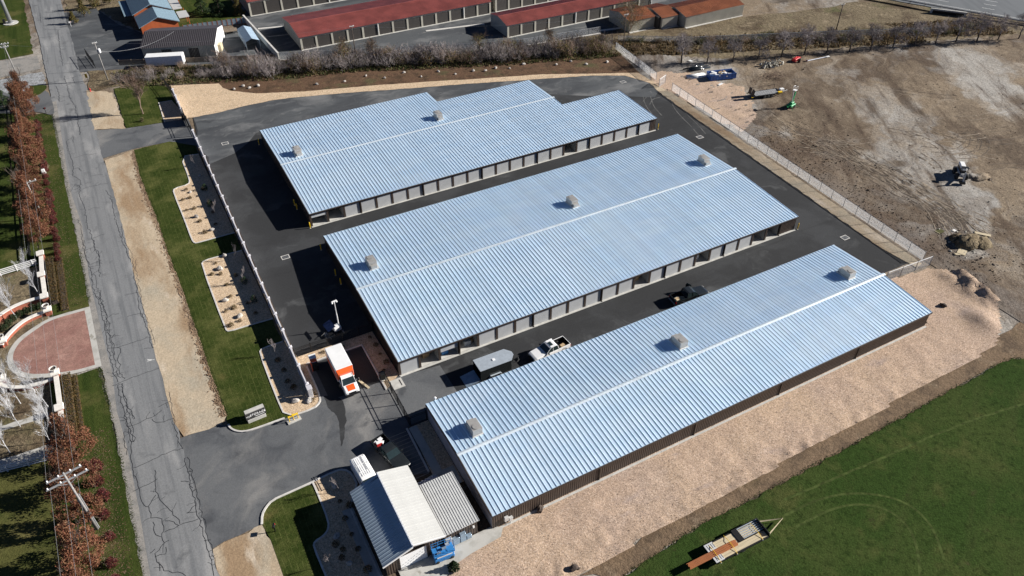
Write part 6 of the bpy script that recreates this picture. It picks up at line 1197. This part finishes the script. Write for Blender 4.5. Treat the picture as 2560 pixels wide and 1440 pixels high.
# house
ho = thing('house', 'orange sided house with blue grey shingle roofs and flat porches', 'house', (20.2,157.3,0))
def gable(x0, x1, y0, y1, H, r, wm, rm, nm=''):
    c = (x0+x1)/2; b = MB().add([(x0,y0,0),(x1,y0,0),(x1,y0,H),(c,y0,H+r),(x0,y0,H)], [(0,1,2,3,4)]).add([(x0,y1,0),(x1,y1,0),(x1,y1,H),(c,y1,H+r),(x0,y1,H)], [(4,3,2,1,0)]).add([(x0,y0,0),(x0,y1,0),(x0,y1,H),(x0,y0,H)], [(3,2,1,0)]).add([(x1,y0,0),(x1,y1,0),(x1,y1,H),(x1,y0,H)], [(0,1,2,3)]); b.build('wall', D[wm], ho)
    k = r/(c-x0); r_ = MB(); o = .5
    for s in (-1,1):
        xe = c+s*(c-x0+o); q4 = [(xe,y0-o,H-o*k),(xe,y1+.1,H-o*k),(c,y1+.1,H+r+.02),(c,y0-o,H+r+.02)]; r_.add([(x,y,z+.1) for x,y,z in q4]+[(x,y,z-.08) for x,y,z in q4], [(0,1,2,3) if s>0 else (3,2,1,0),(4,5,6,7) if s<0 else (7,6,5,4),(0,3,7,4) if s>0 else (4,7,3,0),(0,4,5,1),(1,5,6,2)])
    return r_.build('roof', D[rm], ho)
gable(.6,9.8,.6,9,3.2,1.8,'orange_wall','shingle'); gable(.2,9.4,9.05,26,3.9,1.9,'orange_wall','shingle'); MB().box(-2.2,-.2,11,24,2.9,3.05).build('side_roof', D['shingle'], ho)
MB().box(10.6,13.2,2.8,8.0,2.9,3.05).build('porch_roof', D['whiteroof'], ho); MB().box(10.2,12.6,10.2,18.6,2.9,3.05).build('porch_roof', D['whiteroof'], ho); b = MB(); [b.box(x-.08,x+.08,y-.08,y+.08,0,2.9) for x in (12.9,) for y in (3,7.8,10.6,18)]; b.build('porch_post', D['orange_wall'], ho)
sb = MB()
[MB().box(-.07,.0,y,y+1.2,1.1,2.2).build('window', D['glass'], ho, loc=(.6,0,0)) for y in (2.5,5.5)]
# charcoal shed
sh = thing('workshop', 'charcoal roofed workshop with white gable before the orange house', 'building', (18.9,143.4,0), R(-20.5)); Ls, Ws, Hs, rs = 17.4, 13.0, 3.0, 1.7
b = MB(); [ribroof(b, P_, .45, .05) for P_ in ([(-.3,-.3,Hs),(Ls+.2,-.3,Hs),(Ls+.2,Ws/2,Hs+rs),(-.3,Ws/2,Hs+rs)],[(Ls+.2,Ws+.3,Hs),(-.3,Ws+.3,Hs),(-.3,Ws/2,Hs+rs),(Ls+.2,Ws/2,Hs+rs)])]; b.build('roof', D['darkroof'], sh)
MB().add([(Ls,0,0),(Ls,Ws,0),(Ls,Ws,Hs),(Ls,Ws/2,Hs+rs-.1),(Ls,0,Hs-.1)], [(0,1,2,3,4)]).build('gable_wall', D['white'], sh); MB().add([(0,0,0),(0,Ws,0),(0,Ws,Hs),(0,Ws/2,Hs+rs-.1),(0,0,Hs-.1)], [(4,3,2,1,0)]).build('gable_wall', D['tan'], sh); corr(MB(), (0,.05),(Ls,.05), 0, Hs, .35, .05).build('front_wall', D['tan'], sh); MB().box(0,Ls,Ws-.1,Ws,0,Hs).build('back_wall', D['tan'], sh); [MB().box(x,x+2.4,.0,.06,0,2.4).build('door', D['darkdoor'], sh) for x in (4.5,11)]
hc = thing('white_crate_stack', 'white cabinet with wooden front at the workshop gable', 'cabinet', (36.6,141.0,0), R(-20)); MB().cbox(-.8,.8,-1.2,1.2,0,1.8,.04).build('body', D['lumber'], hc); MB().cbox(-.85,.85,.2,1.3,1.8,1.95,.03).build('lid', D['white'], hc)
cp = thing('carport', 'blue grey metal carport beside the pale concrete wall', 'carport', (42.6,136.4,0), R(-1)); b = MB(); [ribroof(b, P_, .55, .06) for P_ in ([(0,0,2.4),(0,10,2.4),(1.75,10,3.1),(1.75,0,3.1)][::-1],[(3.5,10,2.4),(3.5,0,2.4),(1.75,0,3.1),(1.75,10,3.1)][::-1])]; b.build('roof', D['bluemetal'], cp)
b = MB(); [b.box(x-.05,x+.05,y-.05,y+.05,0,2.4) for x in (.05,3.45) for y in (.1,3.3,6.6,9.9)]; b.build('post', D['galvpost'], cp); MB().box(0,.06,0,10,.9,2.4).box(3.44,3.5,0,10,.9,2.4).build('side_panel', D['bluemetal'], cp)
cw = thing('concrete_wall', 'pale concrete wall between carport and red roofed storage yard', 'wall', (46.9,158,0), math.atan2(-30.1,1.5)); MB().box(0,30.2,-.15,.15,0,1.6).build('panel', D['concrete'], cw); MB().box(-.05,30.25,-.22,.22,1.6,1.72).build('coping', D['kerb'], cw)
cn = thing('white_container', 'white box trailer parked along the neighbour fence', 'container', (23.2,137.4,0), R(-20)); MB().cbox(-4.3,4.3,-1.2,1.2,.5,2.7,.05).build('shell', D['bluefence'], cn); MB().box(-4.3,4.3,-1.22,1.22,2.7,2.76).build('roof', D['white'], cn); MB().box(4.3,4.36,-1.15,1.15,.55,2.65).build('rear_door', D['white'], cn); [wheel(cn, x, s*1.0, .45, .3) for x in (2.2,3.2) for s in (-1,1)]; MB().box(-3.9,-3.6,-.5,.5,0,.6).build('landing_gear', D['black'], cn)
fn = thing('slatted_fence', 'red brown framed fence with pale panels behind the workshop', 'fence', (31,158.2,0), math.atan2(-2,16))
for k in range(13): MB().box(k*1.25+.1,k*1.25+1.15,-.03,.03,.1,1.6).build('panel', D['bluemetal'], fn); MB().box(k*1.25-.08,k*1.25+.08,-.08,.08,0,1.75).build('post', D['brick'], fn)
tq = thing('flat_trailer', 'black tri-axle flat trailer behind the workshop', 'trailer', (40,151.5,0), R(-4)); MB().box(-4.5,3.5,-1.1,1.1,.6,.75).build('deck', D['wood'], tq); MB().tube([(3.4,-.8,.6),(5,0,.55),(3.4,.8,.6)],.08,n=4).build('tongue', D['black'], tq); [wheel(tq, x, s*1.0, .38) for x in (-1.6,-.7,.2) for s in (-1,1)]
ng = thing('driveway_barrier', 'black steel swing gate standing open at the neighbour forecourt', 'gate', (6.4,153.0,0), math.atan2(-9.2,1.2)); b = MB(); [b.box(0,9,-.03,.03,z,z+.07) for z in (.2,1.0,1.9)]; b.build('rail', D['black'], ng); [MB().box(x-.05,x+.05,-.05,.05,0,2.05).build('post', D['black'], ng) for x in (0,2.3,4.5,6.8,9)]; b = MB(); [b.box(.3*i,.3*i+.03,-.02,.02,.2,1.9) for i in range(30)]; b.build('picket', D['black'], ng)
bf = thing('board_fence', 'weathered dark board fence along the neighbour yard behind shrubs', 'fence', (13,143.2,0), math.atan2(-15.2,35.2))
bm2 = MB().box(.0,.28,-.02,.02,.05,1.25).mesh('board', D['wood'])
for i in range(120): obj('board', bm2, bf, (.315*i,0,0))
[MB().box(3*i-.07,3*i+.07,-.1,.05,0,1.35).build('post', D['wood'], bf) for i in range(13)]; MB().box(0,38,.02,.07,.5,.6).build('rail', D['wood'], bf)
# guard rail and culvert
gr = thing('guard_rail', 'steel guard rail along the highway edge', 'guard rail', (215.4,84.9,.2), math.atan2(-.87,.49)); b = MB(); [b.box(-70,60,-.05-.05*(k%2),.0-.05*(k%2),.4+.09*k,.49+.09*k) for k in range(4)]; b.build('rail', D['galvpost'], gr); pm_ = MB().box(-.08,.08,0,.15,-.4,.75).mesh('post', D['wood']); [obj('post', pm_, gr, (-70+4*i,.03,0)) for i in range(33)]
cu = thing('culvert', 'grey concrete culvert headwall below the highway', 'culvert', (220.6,68.8,0), math.atan2(-7.5,6.2)); MB().box(-4.6,4.6,-.25,.25,.9,1.3).box(-4.6,-4.0,-.25,.4,0,.9).box(4.0,4.6,-.25,.4,0,.9).build('headwall', D['concrete'], cu); MB().box(-4.0,4.0,.1,.3,0,.9).build('opening', D['black'], cu)
# ------------------------------------------------------------------ poles and wires
def pole(label, x, y, h, arms, rz=0, r=.15, m='greywood', extra=None):
    t = thing('utility_pole', label, 'pole', (x,y,0), rz); MB().tube([(0,0,0),(0,0,h)], r, r*.65, 10).build('shaft', D[m], t, True)
    for z, w_ in arms:
        a = MB().box(-w_/2,w_/2,-.07,.07,z-.08,z+.08).build('crossarm', D[m if len(arms) < 2 else 'galvpost'], t); [MB().lathe([(.05,.08),(.09,.14),(.05,.2),(.09,.26),(.03,.32)],(f_*w_/2*.92,0,z),8).build('insulator', D['white'], a) for f_ in (-1,-.33,.4,1)]
        MB().tube([(-w_*.25,0,z-.05),(0,.0,z-.7)],.03,n=4).tube([(w_*.25,0,z-.05),(0,0,z-.7)],.03,n=4).build('brace', D['galvpost'], t)
    if extra == 'transformer': MB().lathe([(.28,h-2.6),(.3,h-2.5),(.3,h-1.7),(.2,h-1.6)],(.4,0,0),12).build('transformer', D['white'], t, True)
    if extra == 'conduit': MB().tube([(.22,.05,0),(.2,.05,h*.62)],.07,n=6).tube([(-.2,.05,0),(-.18,.05,h*.55)],.06,n=6).build('conduit', D['galvpost'], t)
    return t
pole('tall utility pole with two crossarms among the southern russet trees', -5.6, 6.2, 10.6, ((10.3,3.6),(9.3,4.3)), R(12), .16, extra='conduit'); pole('utility pole with single crossarm among the northern russet trees', -7.4, 79, 7.6, ((7.4,3.0),), R(6)); pole('utility pole at the left edge beyond the side drive', -9.3, 146.8, 8.6, ((8.3,2.2),(7.6,1.6))); pole('utility pole with white transformer at the neighbour forecourt', 9.4, 135.4, 9.2, ((8.9,1.0),), extra='transformer'); pole('thin dark utility pole standing in the hedgerow', 65.5, 119.4, 8.2, ((7.9,1.0),), m='bark', r=.12); pole('dark utility pole beside the chain link fence and willow', 127.1, 91.9, 9.2, ((8.8,1.2),), m='bark', r=.13); pole('dark leaning utility pole behind the bare tree row', 184.8, 75.5, 7.0, ((6.7,1.2),), m='bark', r=.15)
tw = thing('steel_mast', 'thick steel mast on a pale round pad at the top left', 'mast', (-9.8,187.1,0)); MB().tube([(0,0,0),(0,0,17)],.55,.4,12).build('shaft', D['galvpost'], tw, True); MB().lathe([(1.9,0),(1.9,.15)],n=14).build('pad', D['concrete'], tw); MB().lathe([(.8,.15),(.8,.3)],n=12).build('base_flange', D['galvpost'], tw); MB().cbox(-1.7,-1.1,-.4,.4,0.1,1.2,.03).build('cabinet', D['black'], tw)
def wire(label, a, b_, sag=.8, r=.014):
    t = thing('power_line', label, 'wire', (0,0,0), 0, 'overhead wires'); a, b_ = Vector(a), Vector(b_); MB().tube([a.lerp(b_,i/16)-Vector((0,0,sag*4*(i/16)*(1-i/16))) for i in range(17)], r, n=4, m=0).build('cable', D['galvpost'], t)
for i, dx in enumerate((-1.7,-.4,1.0)):
    wire('overhead wire between the two poles among the russet trees, %s of three' % ['left','middle','right'][i], (-5.6+dx,6.2+dx*.2,10.4), (-7.4+dx*.8,79,7.5), .7); wire('overhead wire running south from the tall pole, %s of three' % ['left','middle','right'][i], (-5.6+dx,6.2+dx*.2,9.4), (-5.0+dx,-45,10), .7)
wire('overhead wire from the northern tree row pole to the side drive pole', (-7.4,79,7.4), (-9.3,146.8,8.3), 1.0); wire('drooping cable from transformer pole across the neighbour yard', (9.4,135.4,7.0), (27.5,144.8,5.2), 1.6, .03); wire('wire crossing the street to the transformer pole', (-9.3,146.8,8.2), (9.4,135.4,8.8), .6); wire('wire from transformer pole to the hedgerow pole', (9.4,135.4,8.9), (65.5,119.4,8.0), 1.2, .012); wire('wire from the hedgerow pole to the willow pole', (65.5,119.4,8.0), (127.1,91.9,8.9), 1.3, .012); wire('wire from the willow pole to the leaning pole', (127.1,91.9,8.9), (184.8,75.5,6.8), 1.3, .012)
# ------------------------------------------------------------------ estate walls, urns, fences
def bwall(label, path, h, th=.4, pill=(), urns=()):
    t = thing('brick_wall', label, 'wall'); b = MB(); ribbon(b, path, th, 0, h); b.build('brickwork', D['brick'], t); c = MB(); ribbon(c, path, th+.22, h, h+.13); c.build('coping', D['cap'], t)
    for (x, y) in pill: p = MB().cbox(x-.42,x+.42,y-.42,y+.42,0,h+.35,.02).build('pillar', D['brick'], t); MB().cbox(x-.58,x+.58,y-.58,y+.58,h+.35,h+.6,.04).build('pillar_cap', D['cap'], p)
    for (x, y) in urns: u_ = MB().lathe([(.2,h+.6),(.14,h+.75),(.42,h+1.05),(.52,h+1.25),(.42,h+1.25),(.36,h+1.1)],(x,y,0),14).build('urn', D['cap'], t); MB().lathe([(.38,h+1.12),(.38,h+1.14)],(x,y,0),12).build('urn_soil', D['bark'], u_)
    return t
bwall('straight brick wall with pale coping north of the apron', [(-8.15,67),(-8.3,60),(-8.2,53.4)], .9, .4, [(-8.2,65.6),(-8.35,59.4),(-8.25,53.2)])
bwall('tall curved brick wall with pale coping behind the boxwoods', smooth([(-8.8,53.5),(-10.8,53.6),(-13,53),(-15,51.6),(-17,49)],2), .95)
bwall('low curved wall with urn pillars between boxwoods and apron', smooth([(-8.4,50.1),(-10.4,49.8),(-12.1,48.9),(-13.8,46.8),(-14.6,45)],2), .55, .4, [(-8.1,50.0),(-14.3,45.6)], [(-8.1,50.0),(-14.3,45.6)])
bwall('straight brick wall with pale coping south of the apron', [(-7.9,34.6),(-7.8,27),(-7.8,21)], .9, .4, [(-7.9,34.4),(-7.85,27.2)], [(-7.9,34.4)]); bwall('low curved wall south of the apron among the white trees', smooth([(-8.4,34.2),(-10.5,34),(-13,34.6),(-15,36.5),(-15.8,38.5)],2), .5, .4, [(-14.6,37.2)], [(-14.6,37.2)])
def rail(label, a, b_, m='white', n=4, h=1.15):
    a, b_ = Vector(a), Vector(b_); L = (b_-a).length; t = thing('rail_fence', label, 'fence', (a.x,a.y,0), math.atan2(b_.y-a.y,b_.x-a.x)); 
    for k in range(n): MB().box(0,L,-.03,.03,.2+k*(h-.25)/(n-1),.33+k*(h-.25)/(n-1)).build('rail', D[m], t)
    [MB().box(2.4*i-.07,2.4*i+.07,-.08,.08,0,h+.12).build('post', D[m], t) for i in range(int(L/2.4)+1)]
rail('white four rail fence behind the white trees, north', (-24,63.2), (-9.0,64.4)); rail('pale four rail fence shaded by the southern russet trees', (-24,21.6), (-9.0,19.4), 'bluefence'); rail('white rail fence along the estate lawn behind russet trees', (-9.9,66.5), (-10.2,131), 'black', 3, 1.0)
# small street furniture
def mailbox(label, x, y, m, rz=0, h=1.05):
    t = thing('mailbox', label, 'mailbox', (x,y,0), rz); MB().box(-.05,.05,-.05,.05,0,h).build('post', D[m], t); b = MB().loft([[(-.28,-.14,h),(-.28,-.14,h+.18),(-.28,-.08,h+.27),(-.28,.08,h+.27),(-.28,.14,h+.18),(-.28,.14,h)],[(.28,-.14,h),(.28,-.14,h+.18),(.28,-.08,h+.27),(.28,.08,h+.27),(.28,.14,h+.18),(.28,.14,h)]]); b.build('box', D[m], t); MB().box(.1,.2,-.16,-.14,h+.1,h+.3).build('flag', D['red'], t)
mailbox('black mailbox at the corner of the side drive', -4.5, 123.6, 'black'); mailbox('black mailbox on the south lawn near the kerb', 12.4, -3.9, 'black', 1.2); mailbox('white mailbox beside the neighbour forecourt', 4.6, 176.5, 'white')
ub = thing('utility_box', 'small white utility cabinet on the roadside lawn', 'cabinet', (-6.4,96,0)); MB().cbox(-.3,.3,-.4,.4,0,.9,.04).build('cabinet', D['white'], ub); MB().box(-.4,.4,-.5,.5,0,.08).build('plinth', D['concrete'], ub)
cs = thing('chevron_sign', 'yellow and black hazard marker at the street culvert', 'sign', (5.2,136.8,0), R(90)); MB().box(-.04,.04,-.04,.04,0,1.2).build('post', D['galvpost'], cs); pn = MB().box(-.05,-.03,-.25,.25,.9,1.9).build('panel', D['yellow'], cs); b = MB(); [b.obox((-.056,0,1.1+.28*i),(.006,.62,.1),0,0,R(40)) for i in range(3)]; b.build('stripe', D['black'], pn)
hy = thing('fire_hydrant', 'red hydrant marker post at the street edge by the shrubs', 'hydrant', (5.2,130.6,0)); MB().lathe([(.16,0),(.16,.08),(.11,.1),(.11,.6),(.14,.62),(.12,.75),(.04,.82)],n=10).build('barrel', D['red'], hy, True); MB().tube([(-.2,0,.45),(.2,0,.45)],.07,n=8).build('outlet', D['red'], hy); MB().tube([(0,.12,0),(0,.12,1.5)],.02,n=4).build('marker_flag', D['red'], hy)
kx = thing('security_camera', 'white camera pole at the corner of the nearest long roof', 'camera', (35.9,3.35,0)); MB().tube([(0,0,0),(0,0,3.3)],.05,n=6).build('pole', D['white'], kx); MB().lathe([(.14,3.2),(.18,3.3),(.1,3.45)],n=8).build('dome', D['white'], kx)
gb = thing('gate_pad', 'pale concrete slab beside the sliding gate and middle building', 'slab', (33.3,11.0,.0)); MB().box(-.9,.9,-.9,.9,0,.1).build('slab', D['concrete'], gb); MB().box(.45,.6,-.6,.6,.1,.105).build('strip', D['black'], gb)
eq = thing('gate_operator', 'dark gate operator cabinet at the end of the sliding gate', 'cabinet', (31.9,12.9,0)); MB().cbox(-.35,.35,-.4,.4,0,1.2,.04).build('cabinet', D['black'], eq); MB().box(-.45,.45,-.5,.5,0,.1).build('pad', D['concrete'], eq)
# clutter in the open units
q = random.Random(19)
for i, (x, y, m_, lb) in enumerate(((38.9,14.2,'cardboard','brown carton stack in the second unit of the middle building'),(41.6,13.5,'blue','blue and white goods in the third unit of the middle building'),(42.8,13.9,'white','white appliance in the third unit of the middle building'),(45.3,13.6,'silver','grey wrapped furniture in the fourth unit of the middle building'),(75.6,14.2,'cardboard','dark furniture in the open unit midway along the middle building'),(87.6,14,'white','white cabinet in the open unit right of centre'))):
    t = thing('stored_goods', lb, 'furniture', (x,y,.06), q.uniform(-.2,.2)); MB().cbox(-.5,.5,-.4,.4,0,q.uniform(.7,1.2),.03).build('crate', D[m_], t); MB().obox((.75,.2,.3),(.5,.5,.6),.4).build('carton', D['cardboard'], t)
